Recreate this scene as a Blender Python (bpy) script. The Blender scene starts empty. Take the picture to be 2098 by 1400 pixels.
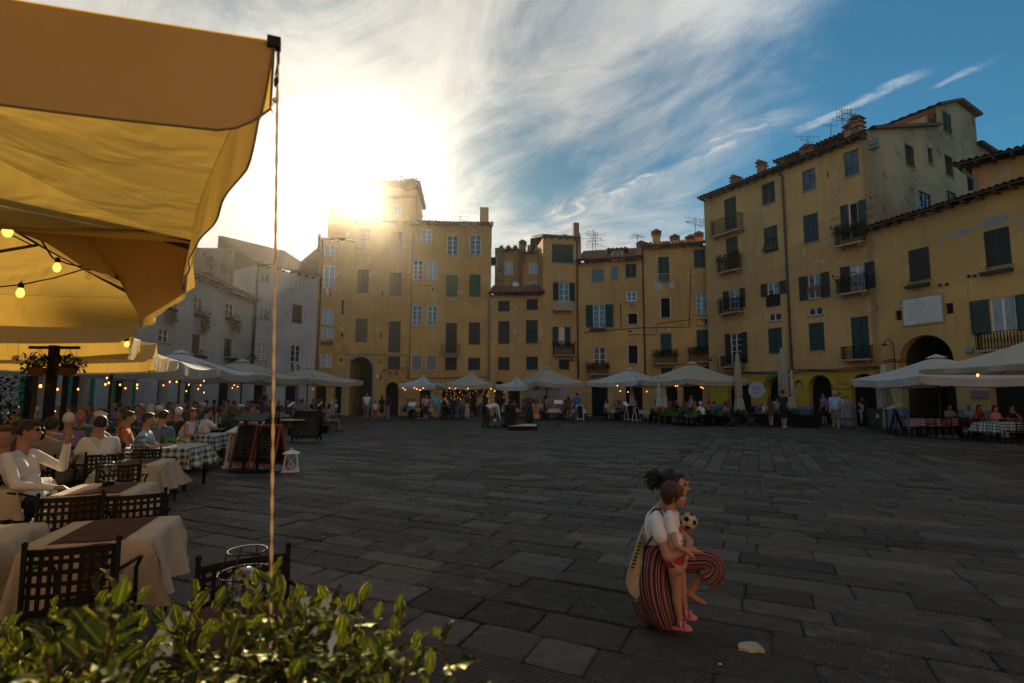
import bpy, bmesh, math, random
import numpy as np
from mathutils import Vector, Matrix
from mathutils.geometry import tessellate_polygon
random.seed(7)
R = random.Random(11)
sc = bpy.context.scene
C = sc.collection
rad = math.radians
# ------------------------------------------------------------------ camera
FPX, CX, CY, HCAM = 1065.0, 1049.0, 700.0, 1.68
PITCH, ROLL = math.atan(108/FPX), rad(0.3)
cam = bpy.data.cameras.new('camera'); camo = bpy.data.objects.new('camera', cam); C.objects.link(camo)
cam.sensor_width = 36; cam.lens = FPX/2098*36; cam.clip_start = 0.05; cam.clip_end = 1500
CM = Matrix.Rotation(rad(90)+PITCH, 3, 'X') @ Matrix.Rotation(ROLL, 3, 'Z')
camo.matrix_world = Matrix.Translation((0, 0, HCAM)) @ CM.to_4x4()
cam.dof.use_dof = True; cam.dof.focus_distance = 7.0; cam.dof.aperture_fstop = 3.5
sc.camera = camo
def ray(px, py): return (CM @ Vector(((px-CX)/FPX, -(py-CY)/FPX, -1))).normalized()
def PY(px, py, Y):
    d = ray(px, py); return Vector((0, 0, HCAM)) + d*(Y/d.y)
def G(px, py, z=0.0):
    d = ray(px, py); return Vector((0, 0, HCAM)) + d*((z-HCAM)/d.z)
def XH(px, Y):
    """plan point seen at column px at eye height"""
    a = G(px, 900, HCAM-1); return Vector((a.x*Y/a.y, Y, 0))
# ------------------------------------------------------------------ light
SUN = ray(733, 405)
SEL = math.asin(SUN.z)+rad(0.4); SAZ = math.atan2(SUN.x, SUN.y)
SUN = Vector((math.sin(SAZ)*math.cos(SEL), math.cos(SAZ)*math.cos(SEL), math.sin(SEL)))
sl = bpy.data.lights.new('sun', 'SUN'); sl.energy = 5.0; sl.angle = rad(0.5); sl.color = (1, .80, .52)
so = bpy.data.objects.new('sun', sl); C.objects.link(so)
so.rotation_euler = (-SUN).to_track_quat('-Z', 'Y').to_euler(); so.location = (0, 0, 60)
vs = sc.view_settings; vs.view_transform = 'Standard'; vs.look = 'None'; vs.gamma = 1; vs.exposure = 0.85
vs.use_curve_mapping = False
sc.cycles.use_denoising = True
sc.cycles.max_bounces = 6; sc.cycles.transparent_max_bounces = 8
sc.cycles.sample_clamp_indirect = 6
W = bpy.data.worlds.new('World'); sc.world = W; W.use_nodes = True
class N:
    """tiny node helper"""
    def __init__(s, tree): s.t = tree; s.t.nodes.clear()
    def n(s, typ, props=None, **ins):
        nd = s.t.nodes.new(typ)
        for k, v in (props or {}).items(): setattr(nd, k, v)
        for k, v in ins.items():
            k = int(k[1:]) if k[0] == '_' and k[1:].isdigit() else k.replace('_', ' ')
            s.put(nd.inputs[k], v)
        return nd
    def put(s, i, v):
        if hasattr(v, 'links') or hasattr(v, 'is_output'): s.t.links.new(v, i)
        else: i.default_value = v
    def m(s, op, a, b=0.0, c=None):
        nd = s.t.nodes.new('ShaderNodeMath'); nd.operation = op
        s.put(nd.inputs[0], a); s.put(nd.inputs[1], b)
        if c is not None: s.put(nd.inputs[2], c)
        return nd.outputs[0]
    def vm(s, op, a, b=None, out=0):
        nd = s.t.nodes.new('ShaderNodeVectorMath'); nd.operation = op
        s.put(nd.inputs[0], a)
        if b is not None: s.put(nd.inputs[1], b)
        return nd.outputs[out]
    def mix(s, f, a, b, t='MIX'):
        nd = s.t.nodes.new('ShaderNodeMix'); nd.data_type = 'RGBA'; nd.blend_type = t
        s.put(nd.inputs[0], f); s.put(nd.inputs[6], a); s.put(nd.inputs[7], b)
        return nd.outputs[2]
    def ramp(s, f, stops):
        nd = s.t.nodes.new('ShaderNodeValToRGB'); s.put(nd.inputs[0], f)
        e = nd.color_ramp.elements
        while len(e) < len(stops): e.new(.5)
        for i, (p, c) in enumerate(stops):
            e[i].position = p; e[i].color = c if len(c) == 4 else (*c, 1)
        return nd.outputs[0]
    def step(s, v, a, b):
        nd = s.t.nodes.new('ShaderNodeMapRange'); nd.interpolation_type = 'SMOOTHSTEP'
        s.put(nd.inputs[0], v); nd.inputs[1].default_value = a; nd.inputs[2].default_value = b
        return nd.outputs[0]
def c4(c): return (c[0], c[1], c[2], 1)
w = N(W.node_tree)
D = w.vm('NORMALIZE', w.n('ShaderNodeTexCoord').outputs['Generated'])
sx = w.n('ShaderNodeSeparateXYZ', _0=D)
sky = w.n('ShaderNodeTexSky', {'sky_type': 'NISHITA', 'sun_disc': False, 'sun_elevation': SEL, 'sun_rotation': SAZ,
    'air_density': 1.0, 'dust_density': 0.35, 'ozone_density': 3.0}).outputs[0]
zc = w.m('MAXIMUM', sx.outputs[2], .07)
pl = w.vm('SCALE', D); pl.node.inputs[3].default_value = 1; w.put(pl.node.inputs[3], w.m('DIVIDE', 1.0, zc))
az = rad(-33)
ux = w.vm('DOT_PRODUCT', pl, (math.cos(az), -math.sin(az), 0), 1)   # across the streaks
uy = w.vm('DOT_PRODUCT', pl, (math.sin(az), math.cos(az), 0), 1)    # along them
def cloudn(sa, sl_, detail, dist, off=0.0, rough=.62):
    v = w.n('ShaderNodeCombineXYZ', _0=w.m('MULTIPLY', ux, sa), _1=w.m('MULTIPLY', uy, sl_), _2=off).outputs[0]
    return w.n('ShaderNodeTexNoise', None, Vector=v, Scale=1.0, Detail=detail, Roughness=rough, Distortion=dist).outputs[0]
n1 = cloudn(.8, .50, 10, 1.0, 3.1); n2 = cloudn(2.4, 1.25, 12, .8, 8.2, .66); n4 = cloudn(5.0, 4.0, 10, 1.2, 1.7)
dt = w.vm('DOT_PRODUCT', D, tuple(SUN), 1)
dtc = w.m('MAXIMUM', dt, 0.0)
near = w.step(dt, .55, .97)
def hole(px, py, r0, r1):
    return w.step(w.vm('DOT_PRODUCT', D, tuple(ray(px, py)), 1), math.cos(rad(r1)), math.cos(rad(r0)))
def plan(px, py):
    d = ray(px, py); q = d/d.z
    return q.x*math.cos(az)-q.y*math.sin(az), q.x*math.sin(az)+q.y*math.cos(az)
cov = w.m('ADD', w.m('MULTIPLY', n1, .55), w.m('MULTIPLY', n2, .45))
cov = w.m('ADD', cov, w.m('MULTIPLY', near, .15))
cov = w.m('SUBTRACT', cov, w.m('MULTIPLY', hole(1170, 225, 3, 15), .17))
cov = w.m('SUBTRACT', cov, w.m('MULTIPLY', hole(1010, 330, 2, 9), .05))
cov = w.m('SUBTRACT', cov, w.m('MULTIPLY', hole(2150, 60, 8, 42), .20))
cov = w.m('SUBTRACT', cov, w.m('MULTIPLY', hole(620, -60, 4, 14), .10))
cov = w.m('ADD', cov, w.m('MULTIPLY', hole(1400, 130, 3, 17), .13))
dens = w.m('POWER', w.step(cov, .36, .70), 1.0)
# the bright low streak
def streak(p, q, wd, gain):
    (a0, b0), (a1, b1) = plan(*p), plan(*q)
    L = math.hypot(a1-a0, b1-b0); tx, ty = (a1-a0)/L, (b1-b0)/L
    sa = w.m('SUBTRACT', ux, a0); sb = w.m('SUBTRACT', uy, b0)
    t = w.m('ADD', w.m('MULTIPLY', sa, tx), w.m('MULTIPLY', sb, ty))
    d = w.m('ADD', w.m('MULTIPLY', sa, -ty), w.m('MULTIPLY', sb, tx))
    wob = w.m('MULTIPLY', w.m('SUBTRACT', n2, .5), wd*5.0)
    g = w.m('MULTIPLY', w.step(w.m('ABSOLUTE', w.m('ADD', d, wob)), wd, wd*.12), w.step(n4, .36, .58))
    ends = w.m('MULTIPLY', w.step(t, -.1*L, .12*L), w.step(t, 1.08*L, .8*L))
    return w.m('MULTIPLY', w.m('MULTIPLY', g, ends), gain)
s1 = streak((1130, 460), (1640, 225), .17, .95)
s2 = streak((840, 600), (1150, 500), .34, .9)
s3 = streak((1640, 270), (1900, 150), .05, .7)
s4 = streak((1920, 180), (2060, 110), .03, .5)
dens = w.m('MAXIMUM', dens, w.m('MAXIMUM', w.m('MAXIMUM', s1, s2), w.m('MAXIMUM', s3, s4)))
dens = w.m('MULTIPLY', dens, w.step(sx.outputs[2], -.02, .12))
cl = w.m('MULTIPLY', w.m('ADD', .34, w.m('ADD', w.m('MULTIPLY', w.m('POWER', dtc, 9.0), .03), w.m('MULTIPLY', w.m('POWER', dtc, 40.0), .22))), w.m('ADD', .62, w.m('MULTIPLY', n2, .75)))
cloudc = w.mix(w.step(dt, .5, .98), (.80, .95, 1.10, 1), (1.05, 1.0, .90, 1))
cloudcol = w.mix(1.0, cloudc, w.n('ShaderNodeCombineColor', _0=cl, _1=cl, _2=cl).outputs[0], 'MULTIPLY')
SKYK, BGS = 1.0, .1
ksk = w.m('DIVIDE', 1.0, w.m('ADD', 1.0, w.m('MULTIPLY', w.m('POWER', dtc, 9.0), 1.6)))
skyt = w.mix(1.0, w.mix(1.0, sky, (.25, .56, .57, 1), 'MULTIPLY'), w.n('ShaderNodeCombineColor', _0=ksk, _1=ksk, _2=ksk).outputs[0], 'MULTIPLY')
cloud_s = w.mix(1.0, cloudcol, (1/BGS, 1/BGS, 1/BGS, 1), 'MULTIPLY')
col = w.mix(w.m('MULTIPLY', dens, .93), skyt, cloud_s)
g = w.m('ADD', w.m('MULTIPLY', w.m('POWER', dtc, 18.0), .35), w.m('ADD', w.m('MULTIPLY', w.m('POWER', dtc, 80.0), 1.8), w.m('MULTIPLY', w.m('POWER', dtc, 2600.0), 500.0)))
gl = w.mix(1.0, (1.0, .93, .78, 1), w.n('ShaderNodeCombineColor', _0=g, _1=g, _2=g).outputs[0], 'MULTIPLY')
col = w.mix(1.0, col, gl, 'ADD')
bg = w.n('ShaderNodeBackground', None, Color=col, Strength=BGS)
w.n('ShaderNodeOutputWorld', None, Surface=bg.outputs[0])
W.cycles.sampling_method = 'MANUAL'; W.cycles.sample_map_resolution = 1024
# ------------------------------------------------------------------ materials
def plain(name, c, rough=.7, metal=0, var=.12, scale=6.0, bump=.0, bscale=40, emit=None, trans=0, spec=None, coord='Object', sheen=0):
    m = bpy.data.materials.new(name); m.use_nodes = True; n = N(m.node_tree)
    tc = n.n('ShaderNodeTexCoord').outputs[coord]
    p = n.n('ShaderNodeBsdfPrincipled', None, Roughness=rough, Metallic=metal)
    if spec is not None: p.inputs['Specular IOR Level'].default_value = spec
    if var:
        nz = n.n('ShaderNodeTexNoise', None, Vector=tc, Scale=scale, Detail=4.0).outputs[0]
        n.put(p.inputs[0], n.mix(nz, c4([x*(1-var*1.6) for x in c]), c4([min(1, x*(1+var*1.6)) for x in c])))
    else: p.inputs[0].default_value = c4(c)
    if bump:
        bz = n.n('ShaderNodeTexNoise', None, Vector=tc, Scale=bscale, Detail=5.0).outputs[0]
        n.put(p.inputs['Normal'], n.n('ShaderNodeBump', None, Strength=bump, Distance=.02, Height=bz).outputs[0])
    sh = p.outputs[0]
    if emit:
        p.inputs['Emission Color'].default_value = c4(emit[0]); p.inputs['Emission Strength'].default_value = emit[1]
    if trans:
        tb = n.n('ShaderNodeBsdfTranslucent', None, Color=c4([min(1, x*1.15) for x in c]))
        sh = n.n('ShaderNodeMixShader', None, _0=trans, _1=p.outputs[0], _2=tb.outputs[0]).outputs[0]
    n.n('ShaderNodeOutputMaterial', None, Surface=sh)
    return m
_mc = {}
def M(name, c=None, **k):
    if name not in _mc: _mc[name] = plain(name, c, **k)
    return _mc[name]
def plaster(name, c, c2, patch=(.5, .46, .40), amt=.5, dark=.6, zlow=None):
    m = bpy.data.materials.new(name); m.use_nodes = True; n = N(m.node_tree)
    tc = n.n('ShaderNodeTexCoord').outputs['Object']
    big = n.n('ShaderNodeTexNoise', None, Vector=tc, Scale=.28, Detail=6.0, Roughness=.62, Distortion=.4).outputs[0]
    mid = n.n('ShaderNodeTexNoise', None, Vector=tc, Scale=1.3, Detail=8.0, Roughness=.7).outputs[0]
    col = n.mix(n.step(big, .40, .58), c4(c), c4(c2))
    mp = n.n('ShaderNodeMapping', None, Vector=tc, Scale=(2.2, 2.2, .12)).outputs[0]
    st = n.n('ShaderNodeTexNoise', None, Vector=mp, Scale=1.4, Detail=6.0, Roughness=.7).outputs[0]
    col = n.mix(n.m('MULTIPLY', n.step(st, .5, .78), dark), col, c4([x*.42 for x in c]))
    pa = n.m('MULTIPLY', n.step(mid, .56, .585), n.step(big, .46, .56))
    col = n.mix(n.m('MULTIPLY', pa, amt), col, c4(patch))
    fine = n.n('ShaderNodeTexNoise', None, Vector=tc, Scale=22.0, Detail=6.0, Roughness=.75).outputs[0]
    col = n.mix(n.m('MULTIPLY', n.step(fine, .42, .75), .4), col, c4([x*.62 for x in c]))
    if zlow:
        z = n.n('ShaderNodeSeparateXYZ', _0=tc).outputs[2]
        zz = n.m('ADD', z, n.m('MULTIPLY', n.m('SUBTRACT', mid, .5), .04))
        for (zt, cc) in zlow:      # painted bands of the ground floor
            cv = n.mix(n.step(mid, .35, .7), c4(cc), c4([x*.75 for x in cc]))
            col = n.mix(n.m('LESS_THAN', zz, zt), col, cv)
    hb = n.m('ADD', n.m('MULTIPLY', fine, .35), n.m('ADD', mid, n.m('MULTIPLY', pa, -.25)))
    bp = n.n('ShaderNodeBump', None, Strength=.55, Distance=.03, Height=hb).outputs[0]
    p = n.n('ShaderNodeBsdfPrincipled', None, Base_Color=col, Roughness=.92, Normal=bp)
    p.inputs['Specular IOR Level'].default_value = .2
    n.n('ShaderNodeOutputMaterial', None, Surface=p.outputs[0])
    _mc[name] = m
    return m
def fabric(name, c, trans=.45, fold=.3, wr=9.0, tcol=None):
    m = bpy.data.materials.new(name); m.use_nodes = True; n = N(m.node_tree)
    tc = n.n('ShaderNodeTexCoord').outputs['Object']
    nz = n.n('ShaderNodeTexNoise', None, Vector=tc, Scale=1.6, Detail=6.0, Roughness=.6).outputs[0]
    wv = n.n('ShaderNodeTexNoise', None, Vector=n.n('ShaderNodeMapping', None, Vector=tc, Scale=(260, 260, 260)).outputs[0], Scale=1.0, Detail=1.0).outputs[0]
    col = n.mix(nz, c4([x*.80 for x in c]), c4([min(1, x*1.12) for x in c]))
    col = n.mix(n.m('MULTIPLY', wv, .25), col, c4([x*.7 for x in c]))
    fo = n.n('ShaderNodeTexNoise', None, Vector=n.n('ShaderNodeMapping', None, Vector=tc, Scale=(1, 1, .5), Rotation=(.3, .5, .6)).outputs[0], Scale=wr*.5, Detail=2.0, Distortion=.6).outputs[0]
    bp = n.n('ShaderNodeBump', None, Strength=fold, Distance=.05, Height=fo).outputs[0]
    d = n.n('ShaderNodeBsdfPrincipled', None, Base_Color=col, Roughness=.9, Normal=bp)
    d.inputs['Specular IOR Level'].default_value = .15
    tcl = n.mix(1.0, col, c4(tcol or (1, 1, 1)), 'MULTIPLY')
    t = n.n('ShaderNodeBsdfTranslucent', None, Color=tcl, Normal=bp)
    n.n('ShaderNodeOutputMaterial', None, Surface=n.n('ShaderNodeMixShader', None, _0=trans, _1=d.outputs[0], _2=t.outputs[0]).outputs[0])
    _mc[name] = m
    return m
def uvmat(name, fn, rough=.85, trans=0.0, bump=0):
    """material whose colour is made from the UV map by fn(nodes, u, v)"""
    m = bpy.data.materials.new(name); m.use_nodes = True; n = N(m.node_tree)
    s = n.n('ShaderNodeSeparateXYZ', _0=n.n('ShaderNodeUVMap').outputs[0])
    col = fn(n, s.outputs[0], s.outputs[1])
    p = n.n('ShaderNodeBsdfPrincipled', None, Base_Color=col, Roughness=rough)
    sh = p.outputs[0]
    if trans:
        t = n.n('ShaderNodeBsdfTranslucent', None, Color=col)
        sh = n.n('ShaderNodeMixShader', None, _0=trans, _1=sh, _2=t.outputs[0]).outputs[0]
    n.n('ShaderNodeOutputMaterial', None, Surface=sh)
    _mc[name] = m
    return m
def check(c1, c2, k):
    def fn(n, u, v):
        a = n.m('GREATER_THAN', n.m('FRACT', n.m('MULTIPLY', u, k)), .5)
        b = n.m('GREATER_THAN', n.m('FRACT', n.m('MULTIPLY', v, k)), .5)
        s = n.m('MULTIPLY', n.m('ADD', a, b), .5)
        return n.ramp(s, [(0, c1), (.5, [(x+y)/2 for x, y in zip(c1, c2)]), (1, c2)])
    return fn
OCHRE = plaster('ochre_plaster', (.60, .345, .125), (.48, .265, .098), (.55, .42, .27), .7)
OCHRE2 = plaster('deep_ochre_plaster', (.58, .325, .10), (.46, .245, .075), (.58, .44, .27), .7)
TAN = plaster('tan_plaster', (.58, .345, .135), (.46, .27, .11), (.50, .40, .28), .7, zlow=[(3.02, (.50, .33, .035)), (1.05, (.16, .22, .33))])
TANR = plaster('arch_house_plaster', (.58, .36, .125), (.47, .285, .10), (.30, .29, .27), .6, zlow=[(2.55, (.42, .34, .15)), (1.05, (.15, .21, .31))])
WHITEP = plaster('white_plaster', (.50, .47, .42), (.42, .40, .36), (.30, .28, .25), .5)
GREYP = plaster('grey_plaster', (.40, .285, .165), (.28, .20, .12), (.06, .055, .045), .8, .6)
CREAMP = plaster('cream_plaster', (.48, .44, .33), (.42, .38, .29), (.30, .28, .22), .4)
M('roof_tile', (.185, .080, .048), rough=.85, var=.5, scale=5, bump=.5)
M('roof_wood', (.05, .035, .025), rough=.8)
M('dark_inside', (.008, .007, .006), rough=.9, var=0)  # near-black colour standing for the shade inside rooms, doorways and holes
M('arch_inside', (.05, .038, .025), rough=.9)
M('glass', (.02, .03, .04), rough=.06, var=0, spec=1.0)
M('curtain_glass', (.30, .33, .34), rough=.12, var=.25, scale=3, spec=.8)
M('white_frame', (.62, .62, .58), rough=.5)
M('wood_frame', (.10, .06, .035), rough=.6)
M('shutter_green', (.014, .042, .030), rough=.55, var=.2)
M('shutter_bright', (.022, .085, .025), rough=.5, var=.2)
M('shutter_brown', (.055, .042, .022), rough=.6, var=.2)
M('shutter_dark', (.016, .018, .013), rough=.6, var=.2)
M('shutter_blue', (.018, .045, .055), rough=.6, var=.2)
M('iron', (.009, .009, .009), rough=.6, spec=.2)
M('white_iron', (.45, .45, .42), rough=.5)
M('stone_trim', (.30, .25, .17), rough=.9, bump=.4)
M('copper_pipe', (.045, .035, .028), rough=.5)
M('grey_pipe', (.15, .15, .14), rough=.5)
M('leaf_dark', (.018, .040, .013), rough=.6, spec=.2, var=.5, scale=3)
M('leaf_mid', (.045, .095, .022), rough=.5, var=.5, scale=3, trans=.3)
M('hanging_green', (.03, .065, .016), rough=.7, spec=.1, var=.5, scale=3)
M('flower_red', (.35, .03, .03), rough=.6)
M('flower_yellow', (.55, .38, .03), rough=.6)
M('terracotta', (.20, .075, .04), rough=.85, bump=.2)
M('brick_red', (.22, .09, .05), rough=.9, var=.3)
M('marble', (.55, .53, .48), rough=.6, var=.15)
M('letter_dark', (.02, .02, .02), rough=.7, var=0)
M('letter_grey', (.16, .15, .14), rough=.7, var=0)
M('chalk', (.55, .55, .52), rough=.9, var=0)
M('chalk_blue', (.10, .45, .50), rough=.9, var=0)
M('white_paint', (.60, .58, .54), rough=.55)
M('black_paint', (.008, .008, .009), rough=.6, spec=.15)
M('green_paint', (.015, .20, .11), rough=.5)
M('red_wood', (.26, .055, .02), rough=.5)
M('bulb_lit', (1, .6, .2), rough=.3, var=0, emit=((1, .30, .05), 2.4))
M('filament', (1, .8, .4), rough=.3, var=0, emit=((1, .62, .25), 60.0))
M('fairy', (1, .7, .3), rough=.3, var=0, emit=((1, .45, .12), 1.2))
fabric('canvas_yellow', (.60, .46, .20), .36, .9, 7, (1.0, .80, .34))
fabric('canvas_white', (.58, .565, .53), .25, .25, 7)
fabric('canvas_cream', (.50, .45, .34), .25, .25, 7)
fabric('cloth_cream', (.66, .58, .44), .30, .6, 12)
fabric('cloth_white', (.62, .61, .58), .20, .4, 12)
fabric('cloth_brown', (.085, .035, .022), .08, .3, 12)
fabric('cloth_green', (.06, .26, .02), .2, .3, 12)
uvmat('check_green', check((.55, .58, .52), (.010, .055, .038), 9.0))
uvmat('check_red', check((.60, .50, .48), (.32, .012, .05), 9.0))
# ------------------------------------------------------------------ mesh helpers
def mobj(name, me, parent=None, loc=None, rotz=None):
    o = bpy.data.objects.new(name, me); C.objects.link(o)
    if parent: o.parent = parent
    if loc is not None: o.location = loc
    if rotz is not None: o.rotation_euler = (0, 0, rotz)
    return o
LABELS = {}
def tag(o, label, cat, group=None, kind=None):
    o['label'] = label; o['category'] = cat
    LABELS[label] = LABELS.get(label, 0)+1
    if group: o['group'] = group
    if kind: o['kind'] = kind
    return o
def thing(name, label, cat, loc=(0, 0, 0), rotz=0, group=None):
    o = bpy.data.objects.new(name, None); C.objects.link(o); o.empty_display_size = .2
    o.location = loc; o.rotation_euler = (0, 0, rotz)
    return tag(o, label, cat, group)
def copy_tree(o, parent=None):
    c = o.copy(); C.objects.link(c); c.parent = parent
    for ch in list(o.children): copy_tree(ch, c)
    return c
class MB:
    def __init__(s): s.v = []; s.f = []; s.mi = []; s.uv = []; s.cur = 0; s.hasuv = False
    def add(s, vs, fs, uvs=None):
        b = len(s.v); s.v += [tuple(x) for x in vs]
        for f in fs:
            s.f.append(tuple(b+i for i in f)); s.mi.append(s.cur)
            if uvs: s.uv.append([uvs[i] for i in f]); s.hasuv = True
            else: s.uv.append([(0, 0)]*len(f))
        return s
    def box(s, x0, x1, y0, y1, z0, z1, mat=None):
        vs = [(x, y, z) for z in (z0, z1) for y in (y0, y1) for x in (x0, x1)]
        if mat is not None: vs = [mat @ Vector(p) for p in vs]
        return s.add(vs, [(0, 2, 3, 1), (4, 5, 7, 6), (0, 1, 5, 4), (2, 6, 7, 3), (0, 4, 6, 2), (1, 3, 7, 5)])
    def tube(s, pts, r, n=6, cap=True):
        pts = [Vector(p) for p in pts]; rs = r if isinstance(r, (list, tuple)) else [r]*len(pts)
        vs = []; up = None
        for i, p in enumerate(pts):
            t = (pts[min(i+1, len(pts)-1)]-pts[max(i-1, 0)]).normalized()
            if up is None: up = Vector((0, 0, 1)) if abs(t.z) < .9 else Vector((1, 0, 0))
            a = t.cross(up)
            if a.length < 1e-5: a = t.orthogonal()
            a.normalize(); b = a.cross(t); up = b
            for k in range(n):
                th = 2*math.pi*k/n
                vs.append(p+(a*math.cos(th)+b*math.sin(th))*rs[i])
        fs = [(i*n+k, i*n+(k+1) % n, (i+1)*n+(k+1) % n, (i+1)*n+k) for i in range(len(pts)-1) for k in range(n)]
        if cap: fs += [tuple(range(n-1, -1, -1)), tuple(range((len(pts)-1)*n, len(pts)*n))]
        return s.add(vs, fs)
    def lathe(s, prof, n=16, c=(0, 0, 0)):
        vs = [(c[0]+r*math.cos(2*math.pi*k/n), c[1]+r*math.sin(2*math.pi*k/n), c[2]+z) for r, z in prof for k in range(n)]
        fs = [(i*n+k, i*n+(k+1) % n, (i+1)*n+(k+1) % n, (i+1)*n+k) for i in range(len(prof)-1) for k in range(n)]
        return s.add(vs, fs)
    def ball(s, c, r, n=10, m=6, sq=(1, 1, 1)):
        prof = [(max(1e-4, math.sin(math.pi*i/m)), -math.cos(math.pi*i/m)) for i in range(m+1)]
        b = len(s.v); s.lathe(prof, n)
        for i in range(b, len(s.v)):
            x, y, z = s.v[i]; s.v[i] = (c[0]+x*r*sq[0], c[1]+y*r*sq[1], c[2]+z*r*sq[2])
        return s
    def grid(s, P, nu, nv, uv=None):
        """P(i,j) -> point"""
        vs = [P(i, j) for j in range(nv+1) for i in range(nu+1)]
        fs = [(j*(nu+1)+i, j*(nu+1)+i+1, (j+1)*(nu+1)+i+1, (j+1)*(nu+1)+i) for j in range(nv) for i in range(nu)]
        uvs = [uv(i, j) for j in range(nv+1) for i in range(nu+1)] if uv else [(i/nu, j/nv) for j in range(nv+1) for i in range(nu+1)]
        return s.add(vs, fs, uvs)
    def mesh(s, name, mats, smooth=False):
        me = bpy.data.meshes.new(name); me.from_pydata(s.v, [], s.f)
        for m in (mats if isinstance(mats, (list, tuple)) else [mats]): me.materials.append(_mc[m] if isinstance(m, str) else m)
        if any(s.mi): me.polygons.foreach_set('material_index', s.mi)
        if s.hasuv:
            ul = me.uv_layers.new(name='UVMap'); ul.data.foreach_set('uv', [c for f in s.uv for p in f for c in p])
        if smooth: me.polygons.foreach_set('use_smooth', [True]*len(s.f))
        me.update(); return me
    def obj(s, name, mats, parent=None, smooth=False, loc=None, rotz=None):
        return mobj(name, s.mesh(name, mats, smooth), parent, loc, rotz)
def rz(a, p=(0, 0, 0)): return Matrix.Translation(p) @ Matrix.Rotation(a, 4, 'Z')
def leaves(mb, c, rad3, n, size, rnd, shape=None):
    """n small leaf faces through an ellipsoid (or box) volume"""
    for _ in range(n):
        while True:
            p = Vector((rnd.uniform(-1, 1), rnd.uniform(-1, 1), rnd.uniform(-1, 1)))
            if shape == 'box' or p.length < 1: break
        p = Vector((c[0]+p.x*rad3[0], c[1]+p.y*rad3[1], c[2]+p.z*rad3[2]))
        q = Matrix.Rotation(rnd.uniform(0, 6.28), 3, 'Z') @ Matrix.Rotation(rnd.uniform(-1.1, 1.1), 3, 'X')
        s_ = size*rnd.uniform(.6, 1.3)
        mb.add([p+q @ Vector(v) for v in ((0, 0, 0), (s_*.28, s_*.45, s_*.08), (0, s_, -s_*.05), (-s_*.28, s_*.45, s_*.08))], [(0, 1, 2, 3)])
    return mb
def text_obj(name, body, size, mat, parent, M4, align='CENTER', extrude=.002):
    cu = bpy.data.curves.new(name, 'FONT'); cu.body = body; cu.size = size; cu.align_x = align; cu.align_y = 'CENTER'; cu.extrude = extrude
    cu.resolution_u = 2
    t = bpy.data.objects.new('tmp', cu); C.objects.link(t)
    dg = bpy.context.evaluated_depsgraph_get()
    me = bpy.data.meshes.new_from_object(t.evaluated_get(dg)); bpy.data.objects.remove(t); bpy.data.curves.remove(cu)
    me.materials.clear(); me.materials.append(_mc[mat]); me.name = name
    o = mobj(name, me, parent); o.matrix_local = M4
    return o
# ------------------------------------------------------------------ the square's paving
def stone_mat():
    m = bpy.data.materials.new('paving_stone'); m.use_nodes = True; n = N(m.node_tree)
    at = n.n('ShaderNodeAttribute', {'attribute_name': 'tint'}).outputs['Color']
    s = n.n('ShaderNodeSeparateColor', _0=at); r, k, q = s.outputs[0], s.outputs[1], s.outputs[2]
    geo = n.n('ShaderNodeNewGeometry').outputs['Position']
    sp = n.n('ShaderNodeSeparateXYZ', _0=geo)
    big = n.n('ShaderNodeTexNoise', None, Vector=geo, Scale=.5, Detail=5.0).outputs[0]
    mid = n.n('ShaderNodeTexNoise', None, Vector=geo, Scale=6.0, Detail=8.0, Roughness=.7).outputs[0]
    fin = n.n('ShaderNodeTexNoise', None, Vector=geo, Scale=60.0, Detail=5.0, Roughness=.7).outputs[0]
    base = n.ramp(r, [(0, (.046, .041, .033)), (.45, (.076, .069, .058)), (.8, (.104, .095, .078)), (1, (.125, .106, .078))])
    col = n.mix(n.m('MULTIPLY', n.step(mid, .38, .7), .6), base, (.036, .032, .025, 1))
    col = n.mix(n.m('MULTIPLY', n.step(big, .45, .75), .35), col, (.095, .085, .068, 1))
    col = n.mix(n.m('MULTIPLY', n.step(fin, .5, .8), .4), col, (.12, .115, .10, 1))
    ang = n.m('MULTIPLY', k, 6.28)
    rot = n.n('ShaderNodeVectorRotate', {'rotation_type': 'Z_AXIS'}, Vector=geo, Angle=ang).outputs[0]
    wav = n.n('ShaderNodeTexWave', {'wave_type': 'BANDS', 'bands_direction': 'X'}, Vector=rot, Scale=9.0, Distortion=2.2, Detail=2.0, Detail_Scale=2.0).outputs[1]
    vor = n.n('ShaderNodeTexVoronoi', None, Vector=rot, Scale=26.0).outputs[0]
    chis = n.mix(n.m('GREATER_THAN', q, .62), n.m('MULTIPLY', n.step(vor, .0, .5), .7), wav)
    worn = n.m('MULTIPLY', n.step(q, .25, .6), n.step(mid, .38, .56))
    hgt = n.m('ADD', n.m('MULTIPLY', chis, n.m('MULTIPLY', worn, .5)), n.m('ADD', n.m('MULTIPLY', mid, .9), n.m('MULTIPLY', fin, .25)))
    col = n.mix(n.m('MULTIPLY', n.m('SUBTRACT', 1.0, chis), n.m('MULTIPLY', worn, .45)), col, (.025, .023, .02, 1))
    bp = n.n('ShaderNodeBump', None, Strength=1.0, Distance=.045, Height=hgt).outputs[0]
    p = n.n('ShaderNodeBsdfPrincipled', None, Base_Color=col, Roughness=n.m('ADD', .48, n.m('MULTIPLY', mid, .3)), Normal=bp)
    p.inputs['Specular IOR Level'].default_value = .25
    n.n('ShaderNodeOutputMaterial', None, Surface=p.outputs[0])
    _mc['paving_stone'] = m
stone_mat()
M('joint_dirt', (.022, .018, .012), rough=.95, var=.4, scale=3, bump=.5)
gm = MB(); gm.box(-52, 52, -38, 68, -.6, -.022)
ground = gm.obj('ground', 'joint_dirt'); ground['kind'] = 'structure'
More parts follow.
